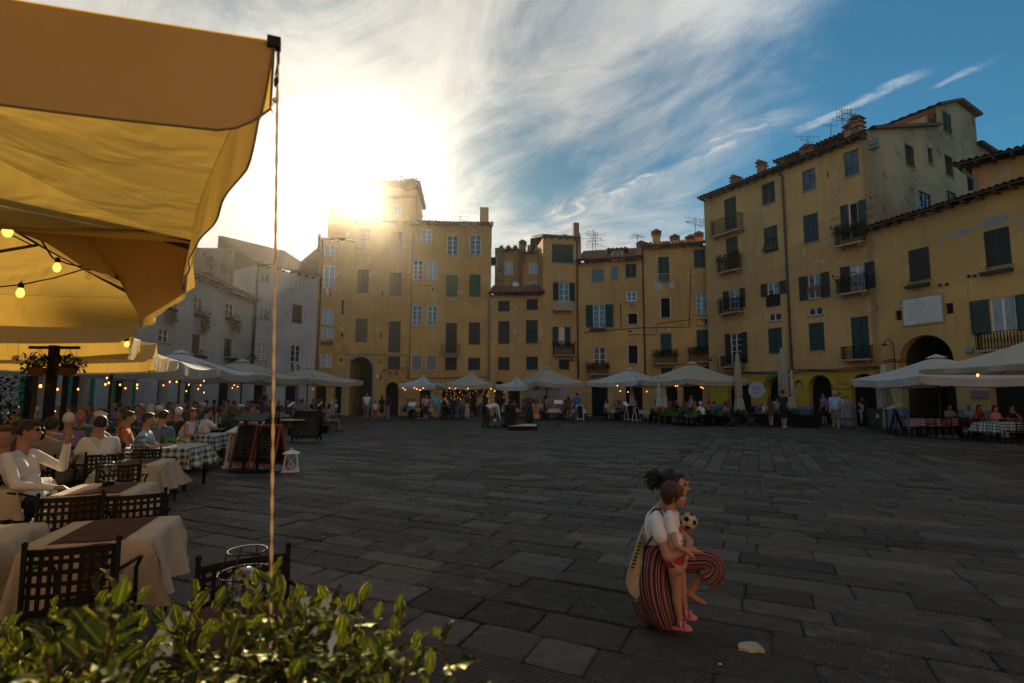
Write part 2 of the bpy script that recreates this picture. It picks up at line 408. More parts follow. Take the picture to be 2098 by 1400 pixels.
TH = rad(25); E1 = Vector((math.cos(TH), -math.sin(TH))); E2 = Vector((math.sin(TH), math.cos(TH)))
def inside(x, y):
    if y > 41 or y < -3: return False
    if x < -18.2 or x > 27: return False
    if abs(x) > y*1.08+4: return False
    return not (x > 16 and y > 37-(x-16)*1.6)
stones = []
def rows(e1, e2, a0, a1, b0, b1, wr, lr, ok):
    b = b0
    while b < b1:
        wd = R.uniform(*wr); a = a0-R.uniform(0, .8)
        while a < a1:
            ln = R.uniform(*lr)
            if R.random() < .12: ln *= .55
            cx, cy = a+ln/2, b+wd/2
            p = e1*cx+e2*cy
            if inside(p.x, p.y) and ok(p): stones.append((e1, e2, a, a+ln, b, b+wd))
            a += ln
        b += wd
def colzone(p):
    a, b = p.dot(E1), p.dot(E2)
    return b > 13.0 and a > -1.8 and b < 24
rows(E1, E2, -30, 30, -4, 46, (.24, .42), (.45, 1.20), lambda p: not colzone(p))
rows(E2, E1, 13.0, 24, -1.8, 30, (.30, .44), (.55, 1.1), colzone)
def stone_geo(mb, st, near):
    e1, e2, a0, a1, b0, b1 = st
    g = .003+R.random()*.006; h = R.uniform(-.004, .004)
    if R.random() < .06: h -= .010
    j = lambda: R.uniform(-.012, .012) if near else R.uniform(-.006, .006)
    cs = [(a0+g+j(), b0+g+j()), (a1-g+j(), b0+g+j()), (a1-g+j(), b1-g+j()), (a0+g+j(), b1-g+j())]
    if near:   # worn edges: extra points along each side, chamfered
        pts = []
        for i in range(4):
            p, q = cs[i], cs[(i+1) % 4]
            L = math.hypot(q[0]-p[0], q[1]-p[1]); c = min(.035, L*.1)*R.uniform(.4, 1)
            for t in (c/L, .5, 1-c/L):
                w_ = R.uniform(-.007, .007) if t == .5 else 0
                pts.append((p[0]+(q[0]-p[0])*t-(q[1]-p[1])/L*w_, p[1]+(q[1]-p[1])*t+(q[0]-p[0])/L*w_))
    else: pts = cs
    n = len(pts); mx = sum(p[0] for p in pts)/n; my = sum(p[1] for p in pts)/n
    ta, tb = R.uniform(-.006, .006), R.uniform(-.008, .008)
    ch = .012 if near else .008
    def w3(p, z): q = e1*p[0]+e2*p[1]; return (q.x, q.y, z)
    hz = lambda p: h+ta*(p[0]-mx)+tb*(p[1]-my)
    inn = [(mx+(p[0]-mx)*(1-ch/.25), my+(p[1]-my)*(1-ch/.16)) for p in pts]
    vs = [w3(p, -.03) for p in pts]+[w3(p, hz(p)-.009) for p in pts]+[w3(p, hz(p)) for p in inn]
    fs = [(i, (i+1) % n, n+(i+1) % n, n+i) for i in range(n)]+[(n+i, n+(i+1) % n, 2*n+(i+1) % n, 2*n+i) for i in range(n)]+[tuple(range(2*n, 3*n))]
    s_ = e1.x*e2.y-e1.y*e2.x
    if s_ < 0: fs = [tuple(reversed(f)) for f in fs]
    mb.add(vs, fs); return len(vs)
def tint(me, cols):
    a = me.color_attributes.new('tint', 'FLOAT_COLOR', 'POINT'); a.data.foreach_set('color', np.array(cols, dtype=np.float32).ravel())
def prio(st):
    p = st[0]*((st[2]+st[3])/2)+st[1]*((st[4]+st[5])/2)
    if p.y < .5: return 1e9
    px = CX+p.x/p.y*FPX; py = 808+HCAM*FPX/p.y
    area = (st[3]-st[2])*(st[5]-st[4])/p.y**3
    if px < -80 or px > 2180 or py > 1450: return 1e8
    return -area
stones.sort(key=prio)
rest = MB(); rc = []
for i, st in enumerate(stones):
    q = st[0]*((st[2]+st[3])/2)+st[1]*((st[4]+st[5])/2)
    tn = (R.random(), R.random(), R.random()**1.0, 1)
    if i < 300:
        mb = MB(); stone_geo(mb, st, True)
        me = mb.mesh('paving_stone', 'paving_stone'); tint(me, [tn]*len(mb.v)); mobj('paving_stone', me, ground)
    else:
        k = stone_geo(rest, st, q.y < 9); rc += [tn]*k
me = rest.mesh('paving_stones', 'paving_stone'); tint(me, rc)
o = mobj('paving_stones', me, ground); o['kind'] = 'stuff'
# grass tufts in the joints
mb = MB(); M('grass', (.10, .12, .03), rough=.6, var=.4, trans=.3)
for (px, py, k) in [(500, 1083, 26), (690, 1108, 34), (650, 1075, 14), (690, 1068, 12), (520, 1104, 14), (462, 1118, 16), (632, 1090, 8), (700, 1128, 6), (1240, 1190, 5), (1480, 1028, 8), (1560, 910, 8), (880, 1140, 6), (430, 1075, 12)]:
    c = G(px, py)
    for _ in range(k):
        a = R.uniform(0, 6.28); b = c+Vector((R.gauss(0, .05), R.gauss(0, .02), 0)); h = R.uniform(.012, .05)
        t = Vector((math.cos(a), math.sin(a), 0)); sd = Vector((-t.y, t.x, 0))*.002
        mb.add([b-sd, b+sd, b+t*h*.7+Vector((0, 0, h))], [(0, 1, 2)])
o = mb.obj('grass', 'grass'); tag(o, 'small grass tufts growing in the joints between the paving stones', 'grass', kind='stuff')
# pale mortar patch and litter
mb = MB(); M('mortar', (.42, .34, .24), rough=.95, var=.25, scale=14, bump=.6)
c = G(1537, 1330); ring = [(a*.74, b*.8) for a, b in [(-.115, -.02), (-.085, .05), (-.03, .075), (.03, .085), (.095, .075), (.10, .01), (.095, -.075), (.04, -.055), (-.02, -.07), (-.06, -.045)]]
vs = [(c.x+a, c.y+b, .0185) for a, b in ring]; n_ = len(ring)
mb.add(vs+[(x, y, -.01) for x, y, z in vs], [tuple(range(n_-1, -1, -1))]+[(i, (i+1) % n_, n_+(i+1) % n_, n_+i) for i in range(n_)])
mb.v = [(x, y, z) for x, y, z in mb.v]
o = mb.obj('mortar_patch', 'mortar', ground)
for i, (px, py, mat) in enumerate([(812, 1066, 'white'), (860, 1096, 'white'), (662, 1102, 'white'), (975, 1160, 'white'), (1475, 1367, 'white'), (724, 904, 'white'), (610, 1037, 'white')]):
    c = G(px, py); b = MB(); a = R.uniform(0, 3)
    b.add([c+Vector((math.cos(a+k*1.57+R.uniform(-.3, .3))*R.uniform(.008, .018), math.sin(a+k*1.57)*.012, .012+R.uniform(0, .008))) for k in range(5)], [(0, 1, 2, 3), (0, 3, 4)])
    o = b.obj('paper_scrap', 'marble'); tag(o, 'tiny white paper scrap lying on the dark paving', 'litter', 'scraps of paper on the paving')
c = G(772, 897); b = MB(); M('red_cloth', (.40, .02, .015), rough=.8)
b.grid(lambda i, j: (c.x+(i/8-.5)*.34*(1-.3*abs(j/4-.5)), c.y+(j/4-.5)*.3, .02+.03*math.sin(i*1.3)*math.sin(j*1.4+.4)+.02), 8, 4)
tag(b.obj('cloth', 'red_cloth', smooth=True), 'small red cloth lying alone on the open paving', 'cloth')
# ------------------------------------------------------------------ buildings
class House:
    def __init__(s, name, label, A, B, D=9.0, cat='building'):
        """A, B plan points of the front wall, seen left to right"""
        s.A = Vector((A[0], A[1], 0)); s.B = Vector((B[0], B[1], 0)); d = s.B-s.A
        s.L = d.length; s.rot = math.atan2(d.y, d.x); s.D = D
        s.t = thing(name, label, cat, s.A, s.rot)
        s.inv = (Matrix.Translation(s.A) @ Matrix.Rotation(s.rot, 4, 'Z')).inverted()
        s.holes = []
    def uv(s, px, py, off=0.0):
        """pixel -> (x, z) on the wall plane y = off"""
        o = s.inv @ Vector((0, 0, HCAM)); d = s.inv.to_3x3() @ ray(px, py)
        k = (off-o.y)/d.y; p = o+d*k
        return p.x, p.z
    def rect(s, x0, y0, x1, y1, off=0.0):
        ym, xm = (y0+y1)/2, (x0+x1)/2
        a, b = s.uv(x0, ym, off)[0], s.uv(x1, ym, off)[0]
        return a, b, s.uv(xm, y1, off)[1], s.uv(xm, y0, off)[1]
    def wall(s, mat, top, name='wall', thick=None):
        """top: list of (x,z) outline from left to right"""
        hs = s.holes; mb = MB(); top = [(0.0, top[0][1])]+list(top[1:-1])+[(s.L, top[-1][1])]
        cuts = sorted({round(x, 5) for h in hs for x, z in h if 0 < x < s.L} | {round(x, 5) for x, z in top} | {0.0, round(s.L, 5)})
        def span(h, x, side):
            zs = []
            for (x0, z0), (x1, z1) in zip(h, h[1:]+h[:1]):
                lo, hi = min(x0, x1), max(x0, x1)
                if hi-lo < 1e-6 or x < lo or x > hi: continue
                zs.append(z0+(z1-z0)*(x-x0)/(x1-x0))
            return (min(zs), max(zs)) if zs else None
        def topz(x):
            for (x0, z0), (x1, z1) in zip(top, top[1:]):
                if x0 <= x <= x1 and x1-x0 > 1e-6: return z0+(z1-z0)*(x-x0)/(x1-x0)
            return top[-1][1]
        for xa, xb in zip(cuts, cuts[1:]):
            if xb-xa < 2e-4: continue
            e = (xb-xa)*1e-3; ia, ib = xa+e, xb-e
            iv = []
            for h in hs:
                p, q = span(h, ia, 1), span(h, ib, 1)
                if p and q and max(p[1]-p[0], q[1]-q[0]) > 1e-3: iv.append((p[0], q[0], p[1], q[1]))
            iv.sort()
            za, zb = -.02, -.02
            for p in iv+[(topz(ia), topz(ib), None, None)]:
                if p[0] > za+1e-3 or p[1] > zb+1e-3: mb.add([(xa, 0, za), (xb, 0, zb), (xb, 0, p[1]), (xa, 0, p[0])], [(0, 1, 2, 3)])
                if p[2] is not None: za, zb = max(za, p[2]), max(zb, p[3])
        for h in hs:
            n = len(h); w_ = .16 if h[0] in s.shallow else .5
            mb.add([(x, 0, z) for x, z in h]+[(x, w_, z) for x, z in h], [(i, (i+1) % n, n+(i+1) % n, n+i) for i in range(n)])
        # sides, back
        D = s.D; x0, x1 = 0, s.L; zl, zr = top[0][1], top[-1][1]
        mb.add([(0, 0, 0), (0, D, 0), (0, D, zl), (0, 0, zl)], [(0, 3, 2, 1)])
        mb.add([(x1, 0, 0), (x1, D, 0), (x1, D, zr), (x1, 0, zr)], [(0, 1, 2, 3)])
        mb.add([(0, D, 0), (x1, D, 0), (x1, D, zr), (0, D, zl)], [(0, 1, 2, 3)])
        return mb.obj(name, mat, s.t)
    shallow = ()
    def open_(s, r): s.holes.append([(r[0], r[2]), (r[1], r[2]), (r[1], r[3]), (r[0], r[3])])
    def arch(s, x0, x1, ztop, z0=-.01, n=12, mat='arch_inside', door=False):
        r = (x1-x0)/2; cx = (x0+x1)/2; zc = ztop-r
        pts = [(x0, z0), (x1, z0)]+[(cx+r*math.cos(math.pi*i/n), zc+r*math.sin(math.pi*i/n)) for i in range(n+1)]
        s.holes.append(pts)
        mb = MB(); dep = 3.5 if not door else .5
        m = len(pts); mb.add([(x, .5, z) for x, z in pts]+[(x, dep+.02, z) for x, z in pts], [(i, (i+1) % m, m+(i+1) % m, m+i) for i in range(m)]+[tuple(range(m, 2*m))])
        mb.obj('archway' if not door else 'doorway', mat, s.t)
        return pts
    def roof(s, z, over=.55, pitch=17, depth=None, x0=-.15, x1=None, y0=None, name='roof', tile=.27, zl=None):
        """tiled shed roof rising away from the square"""
        x1 = s.L+.15 if x1 is None else x1
        y0 = -over if y0 is None else y0
        depth = depth or s.D*.6; sl = math.tan(rad(pitch)); sag = R.uniform(.02, .05)
        nx = int((x1-x0)/tile)*6; nr = int(depth/.38)
        rows_ = []
        for j in range(nr): rows_ += [(y0+j*.38, .035), (y0+(j+1)*.38-.01, 0)]
        ph = [R.uniform(-.02, .02) for _ in range(nx//6+2)]
        def P(i, j):
            y, up = rows_[j]; x = x0+(x1-x0)*i/nx
            k = i % 6; h = (.0, .055, .085, .085, .055, .0)[k]
            jit = ph[i//6]; 
            return (x, y+(jit if j == 0 else 0), z+.09+(y-y0)*sl+h+up+jit*.6-sag*math.sin(math.pi*i/nx)*(1-j/len(rows_)))
        mb = MB(); mb.grid(P, nx, len(rows_)-1)
        ob = mb.obj(name, 'roof_tile', s.t)
        b2 = MB(); ya, yb = y0+.03, y0+depth
        b2.add([(x0, ya, z+.055), (x1, ya, z+.055), (x1, yb, z+.055+(yb-ya)*sl), (x0, yb, z+.055+(yb-ya)*sl), (x0, ya, z), (x1, ya, z), (x1, yb, z+(yb-ya)*sl), (x0, yb, z+(yb-ya)*sl)],
               [(0, 1, 2, 3), (4, 7, 6, 5), (0, 4, 5, 1), (1, 5, 6, 2), (3, 2, 6, 7), (0, 3, 7, 4)])
        k = x0+.2
        while k < x1-.1:
            b2.box(k, k+.09, ya+.04, ya+.9, z-.13, z-.01); k += .62
        b2.box(x0, x1, yb-.02, yb+.1, 0 if z < 3 else z-.3, z+(yb-ya)*sl+.05)
        b2.obj('eaves', 'roof_wood', s.t)
        return ob
    def shutter_leaf(s, w_, h_, mat):
        key = (round(w_, 1), round(h_, 1), mat)
        if key in SH: return SH[key]
        w_, h_ = key[0], key[1]
        w_ = max(w_, .2); mb = MB(); f = .055
        mb.box(0, f, -.02, .02, 0, h_); mb.box(w_-f, w_, -.02, .02, 0, h_)
        mb.box(f, w_-f, -.018, .018, 0, f*1.3); mb.box(f, w_-f, -.018, .018, h_-f*1.3, h_)
        if h_ > 1.2: mb.box(f, w_-f, -.018, .018, h_*.45, h_*.45+f)
        k = f*1.3+.02; q = .075
        while k < h_-f*1.3-.03:
            mb.add([(f, -.014, k), (w_-f, -.014, k), (w_-f, .012, k+q*.85), (f, .012, k+q*.85), (f, -.006, k-.008), (w_-f, -.006, k-.008), (w_-f, .02, k+q*.8), (f, .02, k+q*.8)],
                   [(0, 1, 2, 3), (4, 7, 6, 5), (0, 4, 5, 1)]); k += q
        SH[key] = mb.mesh('shutter', mat); return SH[key]
    def leaf(s, x, y, z, w_, h_, mat, ang=0, flip=False):
        o = mobj('shutter', s.shutter_leaf(w_, h_, mat), s.t)
        kw, kh = max(round(w_, 1), .2), max(round(h_, 1), .1)
        o.scale = (w_/kw*(-1 if flip else 1), 1, h_/kh); o.location = (x, y, z); o.rotation_euler = (0, 0, ang)
        return o
    def closed(s, r, mat='shutter_green', tilt=False):
        a, b, z0, z1 = r; s.open_(r); s.back(r); m_ = (a+b)/2; g = .006
        if tilt:   # lower halves pushed out
            for (x, fl) in ((a+g, False), (b-g, True)):
                o = s.leaf(x, .03, z1-(z1-z0)*.45, m_-a-g*1.5, (z1-z0)*.45, mat, flip=fl)
                o = s.leaf(x, -.28, z0+.04, m_-a-g*1.5, (z1-z0)*.55, mat, flip=fl); o.rotation_euler = (rad(-26), 0, 0)
        else:
            jt = R.uniform(-.02, .02)
            s.leaf(a+g, .035+jt, z0+g, m_-a-g*1.5, z1-z0-2*g, mat); s.leaf(b-g, .035-jt, z0+g, m_-a-g*1.5, z1-z0-2*g, mat, flip=True)
        s.sill(r)
    def sill(s, r, out=.06):
        mb = MB(); mb.box(r[0]-.06, r[1]+.06, -out, .05, r[2]-.06, r[2]-.003); mb.obj('sill', 'stone_trim', s.t)
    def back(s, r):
        mb = MB(); a, b, z0, z1 = r; mb.add([(a, .165, z0), (b, .165, z0), (b, .165, z1), (a, .165, z1)], [(0, 1, 2, 3)]); mb.obj('window_dark_sheet', 'dark_inside', s.t)
    def glass(s, r, frame='white_frame', cols=2, rws=None, mat='glass', sill=True, pw=.05):
        a, b, z0, z1 = r; s.open_(r); h = z1-z0
        if rws is None: rws = max(1, round(h/.45))
        fm = MB(); y0, y1 = .06, .11
        fm.box(a, a+pw, y0, y1, z0, z1); fm.box(b-pw, b, y0, y1, z0, z1)
        fm.box(a+pw, b-pw, y0, y1, z0, z0+pw); fm.box(a+pw, b-pw, y0, y1, z1-pw, z1)
        w_ = b-a-2*pw; cw = (w_-(cols-1)*pw*1.3)/cols
        for i in range(1, cols): x = a+pw+i*cw+(i-1)*pw*1.3; fm.box(x, x+pw*1.3, y0-.01, y1, z0+pw, z1-pw)
        for i in range(cols):
            x = a+pw+i*(cw+pw*1.3)
            for j in range(1, rws):
                z = z0+pw+(h-2*pw)*j/rws; fm.box(x, x+cw, y0+.01, y1-.01, z-.014, z+.014)
        w = fm.obj('window', frame, s.t)
        for i in range(cols):
            x = a+pw+i*(cw+pw*1.3)
            for j in range(rws):
                za = z0+pw+(h-2*pw)*j/rws+(.014 if j else 0); zb = z0+pw+(h-2*pw)*(j+1)/rws-(.014 if j < rws-1 else 0)
                pn = MB(); t1, t2 = R.uniform(-.008, .008), R.uniform(-.012, .012)
                pn.add([(x, .085+t1, za), (x+cw, .085-t1, za), (x+cw, .085-t1+t2, zb), (x, .085+t1+t2, zb)], [(0, 1, 2, 3)])
                pn.obj('pane', mat, w)
        s.back(r)
        if sill: s.sill(r)
    def dark(s, r, frame='white_frame', ajar=True, mat='glass'):
        """window standing open: black sheet for the dark room, one sash folded in"""
        a, b, z0, z1 = r; s.open_(r); s.back(r); fm = MB()
        fm.box(a, a+.05, .04, .10, z0, z1); fm.box(b-.05, b, .04, .10, z0, z1); fm.box(a+.05, b-.05, .04, .10, z1-.05, z1)
        fm.box(a+.05, b-.05, .04, .10, z0, z0+.03)
        fm.obj('window', frame, s.t); s.sill(r)
    def shutters(s, r, l, rr, mat='shutter_dark'):
        if l: s.leaf(r[0]-.02, -.035, r[2], l, r[3]-r[2], mat, flip=True, ang=R.uniform(.0, .10))
        if rr: s.leaf(r[1]+.02, -.035, r[2], rr, r[3]-r[2], mat, ang=-R.uniform(.0, .10))
    def rail(s, r, out=.06, mat='white_iron', n=None, h=None):
        a, b, z0, z1 = r; h = h or min(.5, (z1-z0)*.4); mb = MB(); n = n or int((b-a)/.11)
        mb.box(a, b, -out-.012, -out+.012, z0+h, z0+h+.025); mb.box(a, b, -out-.012, -out+.012, z0+.03, z0+.05)
        for i in range(n+1):
            x = a+.01+(b-a-.02)*i/n; mb.box(x-.007, x+.007, -out-.007, -out+.007, z0+.05, z0+h)
        mb.box(a, a+.02, -out+.012, .02, z0+h, z0+h+.02); mb.box(b-.02, b, -out+.012, .02, z0+h, z0+h+.02)
        mb.obj('window_rail', mat, s.t)
    def balcony(s, r, out=.5, mat='iron', plants=0, slab='stone_trim', flowers=None, ornate=False):
        a, b, z0, z1 = r; sb = MB(); sb.box(a, b, -out, -.002, z0, z0+.10)
        for x in (a+.15, b-.3): sb.box(x, x+.14, -out*.75, -.002, z0-.14, z0-.002)
        bal = sb.obj('balcony', slab, s.t)
        mb = MB(); z0 += .102; y = -out+.04
        mb.box(a+.02, b-.02, y-.016, y+.016, z1-.035, z1); mb.box(a+.02, b-.02, y-.01, y+.01, z0+.05, z0+.07)
        for x in (a+.03, b-.03):
            mb.box(x-.014, x+.014, y+.016, -.002, z1-.033, z1-.002); mb.box(x-.01, x+.01, y+.01, -.002, z0+.051, z0+.069)
            k = y
            while k < -.05: mb.box(x-.013, x+.013, k-.013, k+.013, z0, z1-.036); k += .12
        k = a+.14
        while k < b-.1:
            mb.box(k-.014, k+.014, y-.013, y+.013, z0, z1-.036)
            if ornate: mb.tube([(k+.06+.04*math.cos(q*1.05), y, (z0+z1)/2+.14*math.sin(q*1.05)) for q in range(7)], .006, 4)
            k += .12
        mb.obj('railing', mat, bal)
        if plants:
            lf = MB(); leaves(lf, ((a+b)/2, -out*.75, z1), ((b-a)/2+.10, .24, .24), int(plants*1.3), .15, R, 'box')
            leaves(lf, ((a+b)/2, -out-.04, z1-.28), ((b-a)/2, .10, .26), plants//2, .11, R)
            lf.obj('balcony_plants', 'leaf_dark', bal)['kind'] = 'stuff'
            if flowers:
                fl = MB(); leaves(fl, ((a+b)/2, -out*.85, z1+.1), ((b-a)/2, .16, .14), 30, .07, R, 'box'); fl.obj('flowers', flowers, bal)
    def planter(s, r, n=60, mat='terracotta', droop=0, flower=None):
        a, b, z0, z1 = r; mb = MB(); mb.box(a, b, -.26, -.07, z0, z0+.16)
        p = mb.obj('window_box', mat, s.t); lf = MB()
        leaves(lf, ((a+b)/2, -.17, z0+.26), ((b-a)/2+.08, .16, .17), int(n*1.6), .13, R, 'box')
        if droop: leaves(lf, ((a+b)/2+.15, -.26, z0-droop/2+.1), ((b-a)/2.6, .14, droop/2), n*4, .14, R)
        lf.obj('box_plants', 'hanging_green' if droop else 'leaf_dark', p)['kind'] = 'stuff'
        if flower:
            fl = MB(); leaves(fl, ((a+b)/2, -.2, z0+.3), ((b-a)/2, .12, .1), 22, .06, R, 'box'); fl.obj('flowers', flower, p)
    def pipe(s, pts, r=.05, mat='copper_pipe', y=-.09, name='drainpipe'):
        mb = MB(); mb.tube([(x, y, z) for x, z in pts], r, 8)
        for (x0, za), (x1, zb) in zip(pts, pts[1:]):
            if abs(za-zb) > 2:
                k = 1
                while k < abs(za-zb):
                    t = k/abs(za-zb); x, z = x0+(x1-x0)*t, za+(zb-za)*t; mb.box(x-r*1.5, x+r*1.5, y-r*1.3, 0, z-.02, z+.02); k += 2.6
        return mb.obj(name, mat, s.t)
    def cable(s, pts, r=.014, y=-.03): 
        mb = MB(); mb.tube([(x, y, z) for x, z in pts], r, 4); return mb.obj('wall_cable', 'iron', s.t)
    def chimney(s, x, y, z, w_=.5, d_=.5, h=1.1, cap=True, mat=None):
        mb = MB(); mb.box(x, x+w_, y, y+d_, z-1.0, z+h)
        ch = mb.obj('chimney', mat or 'brick_plaster', s.t)
        if cap:
            c = MB(); t = z+h
            c.box(x-.08, x+w_+.08, y-.08, y+d_+.08, t, t+.07)
            for i in (0, 1):
                for j in (0, 1): c.box(x+.0+i*(w_-.1), x+.1+i*(w_-.1), y+j*(d_-.1), y+.1+j*(d_-.1), t+.07, t+.27)
            c.add([(x-.1, y-.1, t+.27), (x+w_+.1, y-.1, t+.27), (x+w_+.1, y+d_+.1, t+.27), (x-.1, y+d_+.1, t+.27), (x+w_/2, y-.1, t+.48), (x+w_/2, y+d_+.1, t+.48)],
                  [(0, 1, 4), (2, 3, 5), (1, 2, 5, 4), (3, 0, 4, 5), (0, 3, 2, 1)])
            c.obj('chimney_cap', 'roof_tile', ch)
        return ch
    def block(s, x0, x1, y0, y1, z0, z1, mat, name='upper_storey', zr=None):
        mb = MB(); zr = zr if zr is not None else z1
        vs = [(x0, y0, z0), (x1, y0, z0), (x1, y1, z0), (x0, y1, z0), (x0, y0, z1), (x1, y0, zr), (x1, y1, zr), (x0, y1, z1)]
        mb.add(vs, [(0, 3, 2, 1), (4, 5, 6, 7), (0, 1, 5, 4), (1, 2, 6, 5), (2, 3, 7, 6), (3, 0, 4, 7)]); return mb.obj(name, mat, s.t)
    def flatwin(s, r, y, frame='white_frame', mat='glass', cols=2, kind='g'):
        """window on a block whose face is at depth y: frame proud of the wall, sunk pane"""
        a, b, z0, z1 = r; fm = MB(); p = .06
        fm.box(a, a+p, y-.05, y-.001, z0, z1); fm.box(b-p, b, y-.05, y-.001, z0, z1)
        fm.box(a+p, b-p, y-.05, y-.001, z0, z0+p); fm.box(a+p, b-p, y-.05, y-.001, z1-p, z1)
        for i in range(1, cols): x = a+(b-a)*i/cols; fm.box(x-.03, x+.03, y-.05, y-.001, z0+p, z1-p)
        w = fm.obj('window', frame, s.t); pn = MB(); pn.box(a+p*.9, b-p*.9, y-.02, y-.002, z0+p*.9, z1-p*.9); pn.obj('pane', mat, w)
SH = {}
M('brick_plaster', (.26, .17, .10), rough=.9, var=.4, scale=4, bump=.5)
def cv(ox, oy, k): return lambda *a: tuple(v/k+(ox if i % 2 == 0 else oy) for i, v in enumerate(a))
c1 = cv(280, 340, 2.693); c2 = cv(620, 340, 2.6925); c3 = cv(980, 430, 3.182); c4_ = cv(1430, 180, 2.0); c5 = cv(1780, 180, 1.8934)
def plan2(px, Y): p = XH(px, Y); return (p.x, p.y)
P0, P1, P2, P3, P4 = (-16.6, 12.0), plan2(505, 36.0), plan2(638, 40.0), plan2(712, 40.3), plan2(1003, 41.0)
P5, P6, P7, P8 = plan2(1113, 40.6), plan2(1187, 41.0), plan2(1322, 39.8), plan2(1462, 38.6)
P9, P10 = plan2(1812, 28.3), None
Q8 = plan2(1458, 38.0)
# ---- long white house on the left
h = House('white_house', 'low white house with tiled roof and trailing window plants along the left side', P0, P1, 8)
zt = h.uv(505, 612)[1]
def hg(r, **k): h.glass(h.rect(*r), **k)
hg(c1(317, 720, 370, 800), mat='glass'); hg(c1(492, 756, 537, 838)); hg(c1(122, 900, 178, 975)); hg(c1(130, 722, 186, 772))
for q, dr in ((c1(310, 800, 380, 840), .95), (c1(120, 770, 200, 800), .95), (c1(485, 835, 555, 860), .75)): h.planter(h.rect(*q), 50, 'shutter_dark', dr)
h.dark(h.rect(*c1(305, 925, 360, 1040))); h.dark(h.rect(*c1(482, 948, 534, 1056)))
h.planter(h.rect(*c1(303, 1038, 368, 1062)), 40, 'shutter_dark'); h.planter(h.rect(*c1(482, 1052, 542, 1074)), 40, 'shutter_dark')
# ground-floor doorways: openings backed by black sheets for the unlit inside, some framed in green
def ground_doors(hh, lst, green=True):
    for (x0, x1, ztp, gr) in lst:
        a, b = hh.uv(x0, 805)[0], hh.uv(x1, 805)[0]
        hh.holes.append([(a, 0.0), (b, 0.0), (b, ztp), (a, ztp)])
        mb = MB(); mb.add([(a, .49, 0), (b, .49, 0), (b, .49, ztp), (a, .49, ztp)], [(0, 1, 2, 3)]); mb.obj('shop_dark_sheet', 'dark_inside', hh.t)
        if gr:
            f = MB(); w_ = .16
            f.box(a-w_, a, -.03, .05, 0, ztp+w_); f.box(b, b+w_, -.03, .05, 0, ztp+w_); f.box(a, b, -.03, .05, ztp, ztp+w_); f.obj('door_frame', gr, hh.t)
ground_doors(h, [(48, 94, 2.7, 'green_paint'), (145, 186, 2.7, 'green_paint'), (235, 272, 2.7, 'green_paint'), (322, 345, 2.6, None), (378, 408, 2.6, None), (448, 482, 2.5, None)])
h.wall('white_plaster', [(0, zt), (h.L, zt)]); h.roof(zt, pitch=25, depth=5.6, over=.45)
h.pipe([(h.L-.1, zt-.05), (h.L-.1, 3.0)], .055)
xa = h.uv(395, 640)[0]
# taller volume behind the left roof
h.block(h.L-9.0, h.L-.3, 5.6, 10, zt, zt+5.4, 'white_plaster'); h.flatwin((h.L-5.2, h.L-4.4, zt+2.9, zt+4.4), 5.6, mat='curtain_glass'); h.flatwin((h.L-7.4, h.L-6.8, zt+2.7, zt+3.9), 5.6); h.flatwin((h.L-2.6, h.L-2.2, zt+3.0, zt+4.2), 5.6, cols=1)
h.roof(zt+5.4, x0=h.L-9.3, x1=h.L, y0=5.2, depth=4.5, name='upper_roof')
h.chimney(h.L-1.6, 5.2, zt+5.9, .8, .7, 1.2)
h.block(h.L-14, h.L-5, 10.1, 16, zt+3, zt+8.2, 'white_plaster', 'rear_storey'); h.roof(zt+8.2, x0=h.L-14.3, x1=h.L-4.6, y0=9.7, depth=6, name='rear_roof')
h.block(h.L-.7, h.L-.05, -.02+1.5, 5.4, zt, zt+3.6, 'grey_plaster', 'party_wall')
# ---- white house in the corner
h = House('white_house', 'tall narrow white house with stained wall beside the orange buildings', P1, P2, 9)
zt = h.uv(572, 553)[1]
hg(c1(684, 590, 731, 641), rws=1); hg(c1(865, 628, 916, 679), rws=1, mat='curtain_glass')
r = h.rect(*c1(678, 737, 731, 845)); h.glass(r, mat='curtain_glass'); h.rail(r, mat='iron')
h.closed(h.rect(*c1(858, 765, 913, 867)), 'shutter_brown'); hg(c1(666, 970, 716, 1072), mat='curtain_glass'); hg(c1(850, 988, 903, 1083))
ground_doors(h, [(520, 545, 2.5, None), (585, 612, 2.5, None)])
for q in (c1(657, 595, 665, 620), c1(640, 690, 646, 712), c1(649, 790, 657, 822), c1(829, 805, 836, 830), c1(927, 820, 934, 850), c1(643, 980, 650, 1005)):
    a = h.rect(*q); h.open_(a); h.back(a)
h.wall('white_plaster', [(0, zt), (h.L, zt)]); h.roof(zt, pitch=27, depth=6.0, over=.4)
h.pipe([(.1, zt-.1), (.12, 3.2)], .05)
hw = h
# ---- narrow orange bay
h = House('orange_house', 'narrow tall orange house with railed windows beside the white corner house', P2, P3, 9)
zt = h.uv(660, 486)[1]; zt2 = h.uv(705, 497)[1]
for q, rl in ((c2(118, 437, 183, 495), 1), (c2(115, 550, 178, 675), 1), (c2(108, 792, 171, 875), 1), (c2(105, 890, 168, 957), 0), (c2(98, 1040, 162, 1112), 0)):
    r = h.rect(*q); h.glass(r, mat='curtain_glass', rws=2)
    if rl: h.rail(r, mat='white_iron')
h.planter(h.rect(*c2(105, 957, 170, 985)), 40, 'terracotta')
for q in (c2(80, 750, 89, 760), c2(94, 750, 103, 760), c2(212, 738, 229, 820), c2(210, 925, 222, 943), c2(204, 1063, 219, 1078)):
    a = h.rect(*q); h.open_(a); h.back(a)
ground_doors(h, [(645, 668, 2.5, None), (684, 700, 2.5, None)])
h.wall('deep_ochre_plaster', [(0, zt), (h.L, zt2)]); h.roof(zt2+.12, pitch=6, depth=4, over=.3, x0=-.05, x1=h.L-.02)
h.pipe([(.22, zt-.3), (.2, 2.9)], .06)
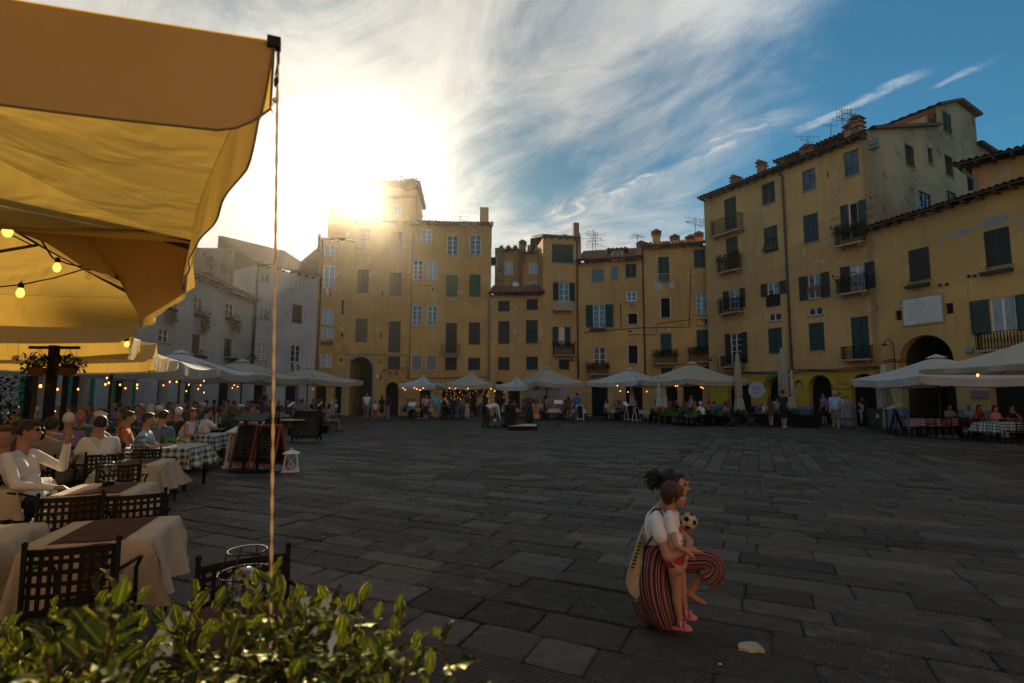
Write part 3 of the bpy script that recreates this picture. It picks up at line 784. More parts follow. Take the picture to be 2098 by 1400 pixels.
h.block(-2.6, -.02, 1.5, 6, zt-3.2, zt-2.4, 'grey_plaster', 'gable_wall', zr=zt+.1)
h.chimney(-.35, .6, zt+.1, .22, .22, .35, False, 'iron')
# ---- big orange building with arch and tower
h = House('orange_building', 'wide curved orange building with arched passage and square tower below the sun', P3, P4, 10)
ht = h; zt = h.uv(930, 461)[1]
BR = 'shutter_brown'
for q in (c2(308, 345, 372, 462), c2(484, 363, 551, 483), c2(301, 572, 365, 700), c2(478, 590, 546, 717), c2(291, 843, 358, 973), c2(473, 857, 540, 1028), c2(470, 1052, 538, 1123)): h.closed(h.rect(*q), BR)
for q in (c2(792, 602, 856, 722), c2(918, 600, 982, 722)): h.closed(h.rect(*q), 'shutter_bright')
for q in (c2(788, 865, 851, 1040), c2(916, 863, 979, 986), c2(785, 1058, 851, 1127), c2(913, 1058, 979, 1127)): h.closed(h.rect(*q), 'shutter_dark')
for q, rl, mt in ((c2(652, 350, 714, 434), 1, 'curtain_glass'), (c2(797, 384, 858, 492), 0, 'glass'), (c2(923, 379, 984, 490), 0, 'glass'), (c2(610, 520, 663, 630), 1, 'glass'),
              (c2(693, 523, 746, 632), 1, 'curtain_glass'), (c2(604, 770, 659, 881), 1, 'glass'), (c2(688, 772, 742, 883), 1, 'glass')):
    r = h.rect(*q); h.glass(r, mat=mt)
    if rl: h.rail(r, mat='white_iron')
for q in (c2(600, 1045, 655, 1128), c2(684, 1045, 740, 1130)):
    r = h.rect(*q); h.glass(r, mat='glass', cols=1, rws=1); mb = MB(); a, b, z0, z1 = r
    n_ = 5
    for i in range(-n_, n_+3):
        for sgn in (1, -1):
            p = []
            for t in np.linspace(0, 1, 2): pass
            x0_ = a+(b-a)*i/n_; dx = (z1-z0)
            ta = max(0, (a-x0_)/dx if sgn > 0 else 0); 
            pts = []
            for t in np.linspace(0, 1, 9):
                x = x0_+dx*t if sgn > 0 else (a+b)-(x0_+dx*t)
                if a <= x <= b: pts.append((x, -.03-.004*sgn, z0+(z1-z0)*t))
            if len(pts) > 1: mb.tube([pts[0], pts[-1]], .012, 4)
    mb.box(a-.03, a, -.05, -.01, z0, z1); mb.box(b, b+.03, -.05, -.01, z0, z1); mb.box(a-.03, b+.03, -.05, -.01, z1, z1+.03); mb.box(a-.03, b+.03, -.05, -.01, z0-.03, z0)
    mb.obj('window_grille', 'white_iron', h.t)
for q in (c2(708, 664, 727, 693), c2(702, 922, 727, 952)):
    r = h.rect(*q); h.glass(r, 'white_frame', 1, 1)
h.balcony(h.rect(*c2(765, 985, 870, 1042)), .5)
for q in (c2(434, 692, 443, 718), c2(428, 922, 437, 950), c2(417, 1079, 427, 1090), c2(300, 790, 308, 798), c2(262, 584, 274, 597), c2(262, 648, 272, 660), c2(423, 1150, 433, 1180)):
    a = h.rect(*q); h.open_(a); h.back(a)
a, b = h.uv(620+243/2.6925, 780)[0], h.uv(620+385/2.6925, 780)[0]
h.arch(a, b, h.uv(737, 731)[1])
ringm = MB()
r_ = (b-a)/2; cx_ = (a+b)/2; zc_ = h.uv(737, 731)[1]-r_
arcp = [(a, 0), (a, zc_)]+[(cx_-r_*math.cos(math.pi*i/12), zc_+r_*math.sin(math.pi*i/12)) for i in range(1, 12)]+[(b, zc_), (b, 0)]
for (x0, z0), (x1, z1) in zip(arcp, arcp[1:]):
    def outp(x, z):
        if z <= zc_: return ((a-.22) if x < cx_ else (b+.22), z)
        k = (r_+.22)/r_; return cx_+(x-cx_)*k, zc_+(z-zc_)*k
    (x2, z2), (x3, z3) = outp(x0, z0), outp(x1, z1)
    ringm.add([(x0, -.04, z0), (x1, -.04, z1), (x3, -.04, z3), (x2, -.04, z2), (x2, -.001, z2), (x3, -.001, z3), (x0, .05, z0), (x1, .05, z1)], [(0, 1, 2, 3), (3, 2, 5, 4), (0, 6, 7, 1)])
ringm.obj('arch_surround', 'stone_trim', h.t)
a2, b2 = h.uv(620+457/2.6925, 800)[0], h.uv(620+530/2.6925, 800)[0]; h.arch(a2, b2, h.uv(803, 783)[1], mat='dark_inside', door=True)
ground_doors(h, [(860, 882, 2.2, None), (905, 1000, 2.15, None)])
xr = h.uv(858, 458)[0]
h.wall('deep_ochre_plaster', [(0, zt), (h.L, zt)]); h.roof(zt, x0=xr-.1, pitch=14)
h.roof(zt-.05, x0=-.1, x1=xr-.2, pitch=10, depth=2.5, over=.3)
h.pipe([(h.L-.12, h.uv(1001, 610)[1]), (h.L-.12, 2.8)], .08, 'grey_pipe')
h.cable([(h.uv(770, 605)[0], h.uv(770, 607)[1]), (h.uv(767, 740)[0], h.uv(767, 740)[1]), (h.uv(835, 742)[0], h.uv(835, 742)[1])]); 
h.cable([(h.uv(846, 500)[0], h.uv(846, 480)[1]), (h.uv(838, 775)[0], h.uv(838, 775)[1])], .03, -.05)
h.cable([(h.uv(709, 727)[0], h.uv(709, 727)[1]), (h.uv(834, 728)[0], h.uv(834, 728)[1]), (h.uv(834, 775)[0], h.uv(834, 775)[1])], .025)
h.cable([(h.uv(848, 585)[0], h.uv(848, 585)[1]), (h.uv(885, 585)[0], h.uv(885, 585)[1])], .02)
h.cable([(h.uv(834, 776)[0], h.uv(834, 776)[1]), (h.L, h.uv(1000, 773)[1])], .03)
h.chimney(h.L-.95, .3, zt+.9, .7, .5, .75, False, 'brick_red'); 
sg = h.rect(*c2(395, 1152, 425, 1170)); mb = MB(); mb.box(sg[0], sg[1], -.03, -.002, sg[2], sg[3]); mb.obj('street_sign', 'white_paint', h.t)
for q in (c2(440, 1115, 470, 1145), c2(470, 1130, 498, 1165), c2(508, 1128, 532, 1160), c2(537, 1108, 572, 1140)):
    a = h.rect(*q); mb = MB(); leaves(mb, ((a[0]+a[1])/2, -.2, (a[2]+a[3])/2), ((a[1]-a[0])/2, .15, (a[3]-a[2])/2), 60, .10, R); mb.obj('hanging_plant', 'leaf_dark', h.t)
# set-back block whose edge the sun touches, and the tower
yb = 3.2
x0, x1 = h.uv(672, 440, yb)[0], h.uv(764, 440, yb)[0]; zA, zB = h.uv(682, 424, yb)[1], h.uv(764, 446, yb)[1]
h.block(x0, x1, yb, yb+5, zt-1, zA, 'deep_ochre_plaster', zr=zB)
sl_ = MB(); sl_.add([(x0-.2, yb-.3, zA+.0), (x1, yb-.3, zB), (x1, yb+5, zB), (x0-.2, yb+5, zA), (x0-.2, yb-.3, zA+.14), (x1, yb-.3, zB+.14), (x1, yb+5, zB+.14), (x0-.2, yb+5, zA+.14)], [(0, 3, 2, 1), (4, 5, 6, 7), (0, 1, 5, 4), (1, 2, 6, 5), (2, 3, 7, 6), (3, 0, 4, 7)]); sl_.obj('ridge_roof', 'roof_tile', h.t)
yt = 2.0
x0, x1 = h.uv(768, 420, yt)[0], h.uv(852, 420, yt)[0]; zT = h.uv(810, 372, yt)[1]; zL = h.uv(810, 404, yt)[1]
h.block(x0, x1, yt, yt+5, zt-1, zL, 'deep_ochre_plaster', 'tower')
h.block(x0-.1, x1+.1, yt-.12, yt+5.1, zL, zL+.14, 'stone_trim', 'tower_ledge')
h.block(x0, x1, yt, yt+5, zL+.141, zT-.5, 'ochre_plaster', 'tower_top')
h.block(x0-.2, x1+.3, yt-.35, yt+5.3, zT-.5, zT-.1, 'roof_wood', 'tower_eaves')
r = h.rect(*c2(503, 222, 542, 278), off=yt); h.flatwin(r, yt, mat='curtain_glass')
r = h.rect(*c2(500, 165, 526, 180), off=yt); mb = MB(); mb.ball(((r[0]+r[1])/2, yt, (r[2]+r[3])/2), .01, 8, 4, (38, 3, 18)); mb.obj('oculus', 'dark_inside', h.t)
mb = MB(); leaves(mb, ((x0+x1)/2+.1, yt+1.0, zT+.02), ((x1-x0)/2+.2, 1.6, .16), 700, .28, R, 'box'); leaves(mb, (x1-.6, yt-.35, zT-.35), (.8, .25, .55), 380, .22, R); mb.obj('roof_plants', 'leaf_dark', h.t)
h.chimney(x0+.05, yt+.3, zT, .18, .18, .5, False, 'iron')
# ---- low orange house with recessed roof storeys
h = House('orange_house', 'low orange house with closed shutters and a recessed jumble of roof rooms', P4, P5, 9)
zt = h.uv(1057, 604)[1]
for q, mt, tl in ((c3(128, 594, 204, 663), 'shutter_dark', 0), (c3(315, 582, 388, 654), 'shutter_dark', 0), (c3(129, 725, 204, 874), 'shutter_dark', 0), (c3(311, 719, 388, 866), 'shutter_green', 1), (c3(128, 961, 204, 1044), 'shutter_dark', 0), (c3(313, 957, 388, 1042), 'shutter_dark', 0)):
    h.closed(h.rect(*q), mt, bool(tl))
for q in (c3(421, 745, 433, 775), c3(421, 978, 433, 1008)):
    a = h.rect(*q); 
    if a[1] < h.L: h.open_(a); h.back(a)
ground_doors(h, [(1040, 1065, 2.1, None)])
a, b = h.uv(1012, 800)[0], h.uv(1034, 800)[0]; h.arch(a, b, 2.7, mat='dark_inside', door=True)
h.wall('ochre_plaster', [(0, zt), (h.L, zt)]); h.roof(zt, pitch=22, depth=3.0, over=.5)
yb = 2.3
h.block(.0, .72, yb, yb+5, zt, h.uv(1010, 508, yb)[1], 'grey_plaster', 'roof_room'); h.block(.74, 2.3, yb+.6, yb+5, zt, h.uv(1045, 510, yb+.6)[1], 'ochre_plaster', 'roof_room')
h.block(2.32, h.L+.1, yb, yb+5, zt, h.uv(1090, 518, yb)[1], 'ochre_plaster', 'roof_room')
h.roof(h.uv(1045, 514, yb+.6)[1], x0=.7, x1=2.4, y0=yb+.3, depth=2, name='room_roof'); h.roof(h.uv(1090, 520, yb)[1], x0=2.3, x1=h.L+.1, y0=yb-.3, depth=2, name='room_roof')
for q, y_, mt in ((c3(75, 309, 122, 367), yb, 'shutter_green'), (c3(165, 341, 225, 427), yb+.6, 'curtain_glass'), (c3(332, 352, 388, 418), yb, 'curtain_glass'), (c3(338, 470, 378, 525), yb, 'glass')):
    r = h.rect(*q, off=y_); h.flatwin(r, y_, mat=mt, cols=1 if mt == 'shutter_green' else 2)
h.chimney(2.1, yb-.1, h.uv(1060, 515, yb)[1], .5, .5, .5); h.block(h.uv(1062, 560, yb)[0], h.uv(1070, 560, yb)[0], yb-.3, yb, zt, h.uv(1066, 515, yb)[1], 'brick_red', 'brick_pier')
for i in range(7): h.block(.2+i*.62, .5+i*.62, yb+1.5, yb+1.9, zt+3, h.uv(1045, 503, yb+1.5)[1], 'brick_plaster', 'merlon')
mb = MB(); p = h.uv(1057, 585, yb-.5); mb.lathe([(.002, 0), (.15, .02), (.27, .09), (.30, .14)], 14); d = mb.obj('satellite_dish', 'white_paint', h.t, True); d.location = (p[0], yb-.5, p[1]); d.rotation_euler = (rad(70), 0, 0)
# ---- slim orange tower house
h = House('orange_house', 'slim orange house with one wide green shutter under its roof and white balcony', P5, P6, 9)
zt = h.uv(1150, 489)[1]
h.closed(h.rect(*c3(480, 225, 620, 347)), 'shutter_green')
r = h.rect(*c3(524, 475, 592, 600)); h.glass(r, mat='glass', sill=False); h.shutters(r, .45, .42, 'shutter_dark')
h.balcony(h.rect(*c3(485, 600, 610, 664)), .45, 'white_iron')
r = h.rect(*c3(524, 764, 562, 884)); h.glass(r, cols=1, sill=False, mat='curtain_glass'); h.shutters(r, .5, .45, 'shutter_green')
h.balcony(h.rect(*c3(486, 880, 618, 955)), .5, 'iron', 200, flowers='marble')
h.closed(h.rect(*c3(526, 976, 594, 1041)), 'shutter_dark')
ground_doors(h, [(1120, 1135, 2.3, None)])
h.wall('ochre_plaster', [(0, zt), (h.L, zt)], thick=1); h.roof(zt, pitch=15, over=.4)
h.pipe([(h.L-.1, zt-.1), (h.L-.08, 2.9)], .055)
h.block(h.L+.0, h.L+.35, .3, 7, zt-3, zt+.35, 'grey_plaster', 'fire_wall')
h.chimney(h.L-.25, .3, zt+.6, .45, .45, .9, False, 'brick_red'); h.chimney(h.L+.1, 1.4, zt+.3, .5, .5, .7, False, 'brick_plaster'); h.chimney(1.9, 1.0, zt+.35, .3, .3, .35, False, 'brick_plaster')
# ---- orange house with dormer
h = House('orange_house', 'orange house with a small roof dormer, pipes and green open shutters', P6, P7, 9)
zt = h.uv(1255, 535)[1]
hg(c3(742, 390, 820, 466), frame='grey_pipe', cols=1, rws=1); hg(c3(867, 372, 908, 450), frame='grey_pipe', cols=1, rws=1); h.closed(h.rect(*c3(959, 352, 1030, 440)), 'shutter_green')
hg(c3(966, 532, 1033, 598), rws=2, pw=.09); h.dark(h.rect(*c3(973, 673, 1040, 747)))
r = h.rect(*c3(749, 620, 827, 766)); h.glass(r); h.shutters(r, .55, .6, 'shutter_green'); h.planter(h.rect(*c3(730, 768, 835, 790)), 30, 'shutter_dark')
r = h.rect(*c3(753, 893, 829, 1018)); h.glass(r, sill=False); h.balcony(h.rect(*c3(715, 1015, 850, 1080)), .6, 'iron', 260)
r = h.rect(*c3(975, 880, 1043, 1005)); h.dark(r)
ground_doors(h, [(1212, 1245, 2.4, None), (1282, 1316, 2.4, None)])
h.wall('ochre_plaster', [(0, zt), (h.L, zt)]); h.roof(zt, pitch=21, depth=6.5)
xd = h.uv(1265, 520, .8)[0]; h.block(xd-.55, xd+.55, .8, 3.5, zt, h.uv(1265, 512, .8)[1], 'ochre_plaster', 'dormer'); h.flatwin(h.rect(*c3(877, 274, 940, 318), off=.8), .8)
h.roof(h.uv(1265, 514, .8)[1], x0=xd-.8, x1=xd+.8, y0=.4, depth=2.4, pitch=8, name='dormer_roof')
h.chimney(h.uv(1314, 520, .4)[0]-.3, .3, h.uv(1314, 512, .4)[1]-.3, .62, .5, .55, True, 'ochre_plaster')
h.cable([h.uv(*c3(410, 690)), h.uv(*c3(640, 670)), h.uv(*c3(642, 1060))], .03); h.cable([h.uv(*c3(690, 800)), h.uv(*c3(930, 780)), h.uv(*c3(928, 615))], .03); h.cable([h.uv(*c3(930, 780)), h.uv(*c3(1085, 768))], .025)
for (q) in ((997, 626), (1017, 626), (980, 792), (995, 792)):
    u_ = h.uv(*c3(*q)); mb = MB(); mb.tube([(u_[0], .0, u_[1]), (u_[0], -.03, u_[1])], .07, 10); mb.obj('vent', 'dark_inside', h.t)
# ---- orange house with blue shutters
h = House('orange_house', 'orange house with planted balconies below blue shutters and worn white plaster patches', P7, P8, 9)
zt = h.uv(1390, 506)[1]
r = h.rect(*c3(1173, 306, 1245, 472)); h.closed(r, 'shutter_green'); h.rail(r, .12, 'white_iron', h=.62)
h.dark(h.rect(*c3(1187, 572, 1254, 705))); h.closed(h.rect(*c3(1405, 258, 1480, 378)), 'shutter_green')
hg(c3(1420, 540, 1491, 680)); hg(c3(1422, 712, 1496, 753), rws=1, frame='grey_pipe')
h.closed(h.rect(*c3(1188, 806, 1260, 930)), 'shutter_blue'); h.balcony(h.rect(*c3(1148, 935, 1292, 1010)), .6, 'iron', 300)
h.closed(h.rect(*c3(1423, 782, 1500, 915)), 'shutter_blue'); h.balcony(h.rect(*c3(1372, 918, 1532, 998)), .6, 'iron', 300)
h.closed(h.rect(*c3(1192, 1030, 1265, 1075)), 'shutter_dark'); h.closed(h.rect(*c3(1428, 1022, 1505, 1060)), 'shutter_dark')
ground_doors(h, [(1365, 1388, 2.4, None), (1400, 1440, 2.4, None)])
h.wall('ochre_plaster', [(0, zt), (h.L, zt)]); h.roof(zt, pitch=18, depth=6)
h.pipe([(.08, zt-.1), (.1, 2.8)], .06)
for px, py, k in ((1345, 482, 1), (1383, 490, .8), (1415, 492, .9), (1432, 484, .8)):
    x_, z_ = h.uv(px, py+12, .6); h.chimney(x_-.3, .6, z_, .6, .5, .5*k, True, 'ochre_plaster')
h.cable([h.uv(*c3(1085, 770)), h.uv(*c3(1375, 765)), h.uv(*c3(1385, 385))], .02); h.cable([h.uv(*c3(975, 815)), h.uv(*c3(1160, 815)), h.uv(*c3(1165, 745)), h.uv(*c3(1390, 715))], .02); h.cable([h.uv(*c3(1140, 1010)), h.uv(*c3(1400, 1005))], .02)
mb = MB()
for cx_, cz_, rx, rz_ in ((1173, 495, 34, 38), (1262, 492, 20, 26)):
    u0 = h.uv(*c3(cx_, cz_)); k = .011*1.08; n_ = 18; pts = [(u0[0]+rx*k*math.cos(6.283*i/n_)*R.uniform(.6, 1.1), -.012, u0[1]+rz_*k*math.sin(6.283*i/n_)*R.uniform(.6, 1.1)) for i in range(n_)]
    mb.add([(u0[0], -.014, u0[1])]+pts, [(0, (i % n_)+1, ((i+1) % n_)+1) for i in range(n_)])
mb.obj('plaster_patch', 'white_plaster', h.t)
# ---- tall tan building
h = House('tan_building', 'tallest tan building with dark shutters, four storeys of balconies over yellow ground floor', Q8, P9, 9.6)
hT = h; zt = (h.uv(1458, 408)[1]+h.uv(1805, 264)[1])/2
q = c4_
h.closed(h.rect(*q(108, 450, 158, 580)), 'shutter_green'); h.balcony(h.rect(*q(68, 535, 192, 603)), .55, 'iron', 0, 'stone_trim')
h.closed(h.rect(*q(262, 388, 316, 477)), 'shutter_green'); hg(q(427, 335, 482, 420), frame='wood_frame', rws=3); hg(q(598, 258, 660, 360), frame='wood_frame', rws=3)
h.closed(h.rect(*q(115, 612, 165, 740)), 'shutter_green', True); h.balcony(h.rect(*q(93, 695, 183, 758)), .5, 'iron', 220)
h.closed(h.rect(*q(270, 568, 327, 672)), 'shutter_green', True); h.closed(h.rect(*q(432, 517, 494, 634)), 'shutter_blue')
r = h.rect(*q(620, 470, 658, 615)); h.dark(r); h.shutters(r, .42, .42, 'shutter_green'); h.balcony(h.rect(*q(580, 580, 692, 650)), .6, 'iron', 320, flowers='flower_red', ornate=True)
r = h.rect(*q(128, 828, 172, 905)); h.glass(r, sill=False); h.shutters(r, .42, .42); h.balcony(h.rect(*q(98, 868, 188, 928)), .5, 'iron', 60, flowers='flower_red', ornate=True)
r = h.rect(*q(285, 798, 334, 850)); h.glass(r); h.shutters(r, .42, .42); a = h.rect(*q(282, 848, 338, 895)); mb = MB(); mb.box(a[0], a[1], -.08, -.03, a[2], a[3]); mb.obj('rail_panel', 'iron', h.t)
r = h.rect(*q(452, 765, 504, 865)); h.glass(r); h.shutters(r, .52, .52); h.rail(r, .1, 'white_iron'); h.planter((r[0], r[1], r[2]+.55, 0), 20, flower='flower_red')
r = h.rect(*q(625, 724, 685, 830)); h.glass(r, mat='curtain_glass', sill=False); h.shutters(r, .5, .5); h.balcony(h.rect(*q(584, 780, 708, 848)), .55, 'iron', 120, ornate=True)
hg(q(290, 925, 342, 955), rws=1, mat='glass'); hg(q(453, 902, 511, 932), rws=1)
r = h.rect(*q(136, 1005, 180, 1130)); h.glass(r, sill=False); h.shutters(r, .42, .42); h.balcony(h.rect(*q(108, 1098, 198, 1148)), .5)
h.closed(h.rect(*q(289, 984, 345, 1088)), 'shutter_green'); h.closed(h.rect(*q(455, 963, 518, 1076)), 'shutter_green')
h.closed(h.rect(*q(630, 938, 702, 1115)), 'shutter_green'); h.balcony(h.rect(*q(605, 1060, 725, 1120)), .55, ornate=True)
for a_ in (q(527, 343, 534, 368), q(540, 565, 546, 586), q(551, 765, 557, 787)):
    a = h.rect(*a_); h.open_(a); h.back(a)
for (xa_, xb_, yt_, gr) in ((1490, 1538, 759, 0), (1571, 1620, 761, 1), (1657, 1704, 764, 0), (1744, 1800, 762, 0)):
    a, b = h.uv(xa_, 800)[0], h.uv(xb_, 800)[0]; zz = min(2.92, h.uv((xa_+xb_)/2, yt_)[1]); h.arch(a, b, zz, mat='dark_inside', door=True)
    mb = MB(); m_ = (a+b)/2
    mb.box(m_-.04, m_+.04, .40, .46, .02, zz-.1); mb.box(a+.04, b-.04, .40, .455, 1.95, 2.03)
    mb.box(a+.01, a+.09, .40, .458, .02, 2.1); mb.box(b-.09, b-.01, .40, .458, .02, 2.1); mb.obj('door', 'iron', h.t)
    if gr:
        mb = MB(); r_ = (b-a)/2; cz = zz-r_
        for i in range(14):
            t0, t1 = math.pi*i/14, math.pi*(i+1)/14
            mb.add([(m_+rr_*math.cos(t), yy, cz+rr_*math.sin(t)) for t in (t0, t1) for rr_, yy in ((r_, -.03), (r_+.26, -.03), (r_+.26, 0), (r_, .0))], [(0, 1, 5, 4), (1, 2, 6, 5), (0, 4, 7, 3)])
        mb.obj('arch_band', M('moss_green', (.09, .16, .02), rough=.8), h.t)
h.wall('tan_plaster', [(0, zt), (h.L, zt)]); h.roof(zt, over=.6, pitch=12, depth=9.0)
p0, p1 = h.uv(1604, 360), h.uv(1634, 775); h.pipe([(p0[0]-.25, zt-.05), (p0[0], zt-.5), (p0[0]+.02, 3.0)], .07)
for dz, k in ((3.12, .022), (3.20, .018), (3.27, .014)): h.cable([(h.L*i/9, dz+.05*math.sin(i*1.9+dz*9)) for i in range(10)], k, -.05)
mb = MB(); mb.box(0, h.L, -.05, -.002, 3.03, 3.08); mb.obj('string_course', 'stone_trim', h.t)
# flower-pot brackets and projector high on the wall
for a_ in ((552, 535), (553, 568), (685, 492), (685, 527)):
    u0, v0 = h.uv(*q(*a_)); mb = MB(); mb.box(u0, u0+.55, -.2, -.19, v0-.02, v0); mb.box(u0, u0+.55, -.2, -.19, v0-.16, v0-.14); [mb.box(u0+k, u0+k+.02, -.19, -.0, v0-.16, v0-.14) for k in (0, .26, .53)]; mb.obj('pot_bracket', 'iron', h.t)
u0, v0 = h.uv(*q(728, 245)); mb = MB(); mb.box(u0-.2, u0+.25, -.35, -.05, v0-.12, v0+.2); mb.box(u0-.12, u0+.35, -.42, -.36, v0+.05, v0+.35); mb.obj('floodlight', 'grey_pipe', h.t)
# attic behind the eaves
ya = 2.6
xa_, xb_ = h.uv(1540, 345, ya)[0], h.L
h.block(h.uv(1605, 320, ya)[0], xb_-2.2, ya, ya+5.5, zt, zt+1.75, 'tan_plaster', 'attic'); h.roof(zt+1.75, x0=h.uv(1590, 320, ya)[0], x1=xb_-2.0, y0=ya-.5, depth=5.5, pitch=10, name='attic_roof')
h.block(h.uv(1535, 352, ya)[0], h.uv(1602, 330, ya)[0], ya, ya+3, zt, zt+1.2, 'grey_plaster', 'attic_room')
for px, py, ww in ((1503, 380, .5), (1556, 350, .4), (1652, 320, .75), (1745, 275, .9), (1752, 262, .5)):
    x_, z_ = h.uv(px, py, 1.2); h.chimney(x_-ww/2, 1.2, z_-.1, ww, .6, .45, True)
# side wall above the arch house
Bp = Vector((P9[0], P9[1], 0)); dirn = (Bp-Vector((Q8[0], Q8[1], 0))).normalized(); back_ = Vector((-dirn.y, dirn.x, 0))
if back_.x < 0: back_ = -back_
hs = House.__new__(House); e = Bp+back_*12.2; s0 = Bp+dirn*.012
hs.A = Bp+dirn*.24; hs.B = e+dirn*.24; dd = hs.B-hs.A; hs.L = dd.length; hs.rot = math.atan2(dd.y, dd.x); hs.D = .3; hs.holes = []
hs.t = thing('upper_building', 'stained grey side wall with small windows rising above the arch house roof', 'building', hs.A, hs.rot)
hs.inv = (Matrix.Translation(hs.A) @ Matrix.Rotation(hs.rot, 4, 'Z')).inverted()
tops = [hs.uv(*c5(*a)) for a in ((52, 190), (265, 150), (266, 70), (340, 55), (412, 108), (418, 218), (575, 318))]
tops[0] = (0, tops[0][1]); hs.L = tops[-1][0]
hs.closed(hs.rect(*c5(288, 98, 320, 177)), 'shutter_green')
for a_ in ((142, 225, 177, 307), (230, 235, 248, 295), (297, 266, 327, 344), (432, 290, 460, 365)): hs.dark(hs.rect(*c5(*a_)), 'wood_frame')
for a_ in ((196, 408, 241, 470), (305, 405, 340, 445)): hs.glass(hs.rect(*c5(*a_)), 'iron', 3, 4)
tw = [(x, z) for x, z in tops]; tw[2] = (tw[1][0]+.001, tw[2][1]); tw[5] = (tw[4][0]+.001, tw[5][1])
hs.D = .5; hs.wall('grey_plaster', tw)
for i, (a, b) in enumerate(((tops[2], tops[3]), (tops[3], tops[4]), (tops[5], tops[6]), (tops[0], tops[1]))):
    (x0, z0), (x1, z1) = a, b; k = .35 if i < 3 else .0
    x0e, x1e = x0-(k if i in (0,) else 0), x1+(k if i in (1, 2) else .1); s_ = (z1-z0)/(x1-x0)
    mb = MB(); m_ = int((x1e-x0e)/.27)*4+1
    def PP(ii, jj): 
        x = x0e+(x1e-x0e)*jj/7; return (x, -.4+5.4*ii/40, z0+(x-x0)*s_+.1+(.0, .07, .07, 0)[ii % 4])
    mb.grid(PP, 40, 7); mb.add([(x0e, -.35, z0+(x0e-x0)*s_+.10), (x1e, -.35, z0+(x1e-x0)*s_+.10), (x1e, -.35, z0+(x1e-x0)*s_-.02), (x0e, -.35, z0+(x0e-x0)*s_-.02), (x1e, 5, z0+(x1e-x0)*s_-.02), (x0e, 5, z0+(x0e-x0)*s_-.02)], [(3, 2, 1, 0), (2, 3, 5, 4)]); mb.obj('roof', 'roof_tile', hs.t)
hs.block(tops[1][0]+.02, tops[4][0], .52, 5, 8, tops[2][1]-.5, 'grey_plaster', 'rear_wall')
mb = MB(); cc = hs.uv(*c5(466, 375)); mb.lathe([(.25, 0), (.25, .9), (.33, .92), (.33, 1.0), (.25, 1.02), (.33, 1.1), (.33, 1.18)], 12, (cc[0], -.6, cc[1]-.6)); mb.obj('flue', 'grey_pipe', hs.t)
# ---- arch house on the right
PB = Bp; PE = Vector((XH(2098, 22.6).x+.0, 22.6, 0)); de = (PE-PB).normalized(); PE2 = PB+de*16
h = House('arch_house', 'low tan house with marble plaque above its dark archway at the right', (PB.x+.03, PB.y-.02), (PE2.x, PE2.y), 8)
zt = (h.uv(1830, 458)[1]+h.uv(2090, 382)[1])/2
q = c5
h.closed(h.rect(*q(155, 623, 238, 750)), 'shutter_dark'); h.closed(h.rect(*q(449, 546, 551, 692)), 'shutter_dark')
h.planter(h.rect(*q(152, 757, 242, 775)), 14, 'shutter_dark'); h.planter(h.rect(*q(441, 695, 565, 722)), 8, 'shutter_dark')
r = h.rect(*q(472, 812, 573, 948)); h.glass(r, mat='curtain_glass', sill=False, rws=1, pw=.07); h.shutters(r, .72, .72, 'shutter_green'); h.balcony(h.rect(*q(440, 945, 640, 1022)), .55, ornate=True)
for a_ in ((102, 865, 130, 902), (295, 836, 328, 877)):
    a = h.rect(*q(*a_)); h.open_(a); h.back(a)
for a_ in ((278, 766), (304, 763), (390, 732), (412, 730), (402, 892)):
    u0 = h.uv(*q(*a_)); mb = MB(); mb.tube([(u0[0], .0, u0[1]), (u0[0], -.03, u0[1])], .10, 12); mb.obj('vent', 'stone_trim', h.t); mb = MB(); mb.tube([(u0[0], -.031, u0[1]), (u0[0], -.036, u0[1])], .075, 12); mb.obj('vent_dark_disc', 'dark_inside', h.t)
a, b = h.uv(1780+122/1.893, 760)[0], h.uv(1780+332/1.893, 760)[0]; h.arch(a, b, h.uv(1900, 686)[1], n=16)
a2, b2 = h.uv(2029, 830)[0], h.uv(2029, 830)[0]+4.4
h.holes.append([(a2, 0), (b2, 0), (b2, 2.6), (a2, 2.6)]); mb = MB(); mb.add([(a2, .49, 0), (b2, .49, 0), (b2, .49, 2.6), (a2, .49, 2.6)], [(0, 1, 2, 3)]); mb.obj('shop_dark_sheet', 'dark_inside', h.t)
h.wall('arch_house_plaster', [(0, zt), (h.L, zt)]); h.roof(zt, over=.6, pitch=17, depth=7, x0=-.5)
for dz, k in ((3.5, .02), (3.6, .016)): h.cable([(.2+i*.45, dz+.04*math.sin(i*2.1)) for i in range(4)], k, -.05); h.cable([(5.2+i*.7, dz-.25+.04*math.sin(i*2.1)) for i in range(9)], k, -.05)
u0, v0 = h.uv(*q(392, 1015)); mb = MB(); mb.box(u0-.15, u0+.15, -.12, -.002, v0-.15, v0+.1); mb.obj('meter_box', 'curtain_glass', h.t)
r = h.rect(*c5(135, 812, 288, 914)); mb = MB(); mb.box(r[0], r[1], -.05, -.002, r[2], r[3]); pq = mb.obj('plaque', 'marble', h.t)
mb = MB(); [mb.box(*bb) for bb in ((r[0]-.07, r[0], -.07, -.002, r[2]-.07, r[3]+.07), (r[1], r[1]+.07, -.07, -.002, r[2]-.07, r[3]+.07), (r[0], r[1], -.07, -.002, r[3], r[3]+.07), (r[0], r[1], -.07, -.002, r[2]-.07, r[2]))]; mb.obj('plaque_frame', 'stone_trim', pq)
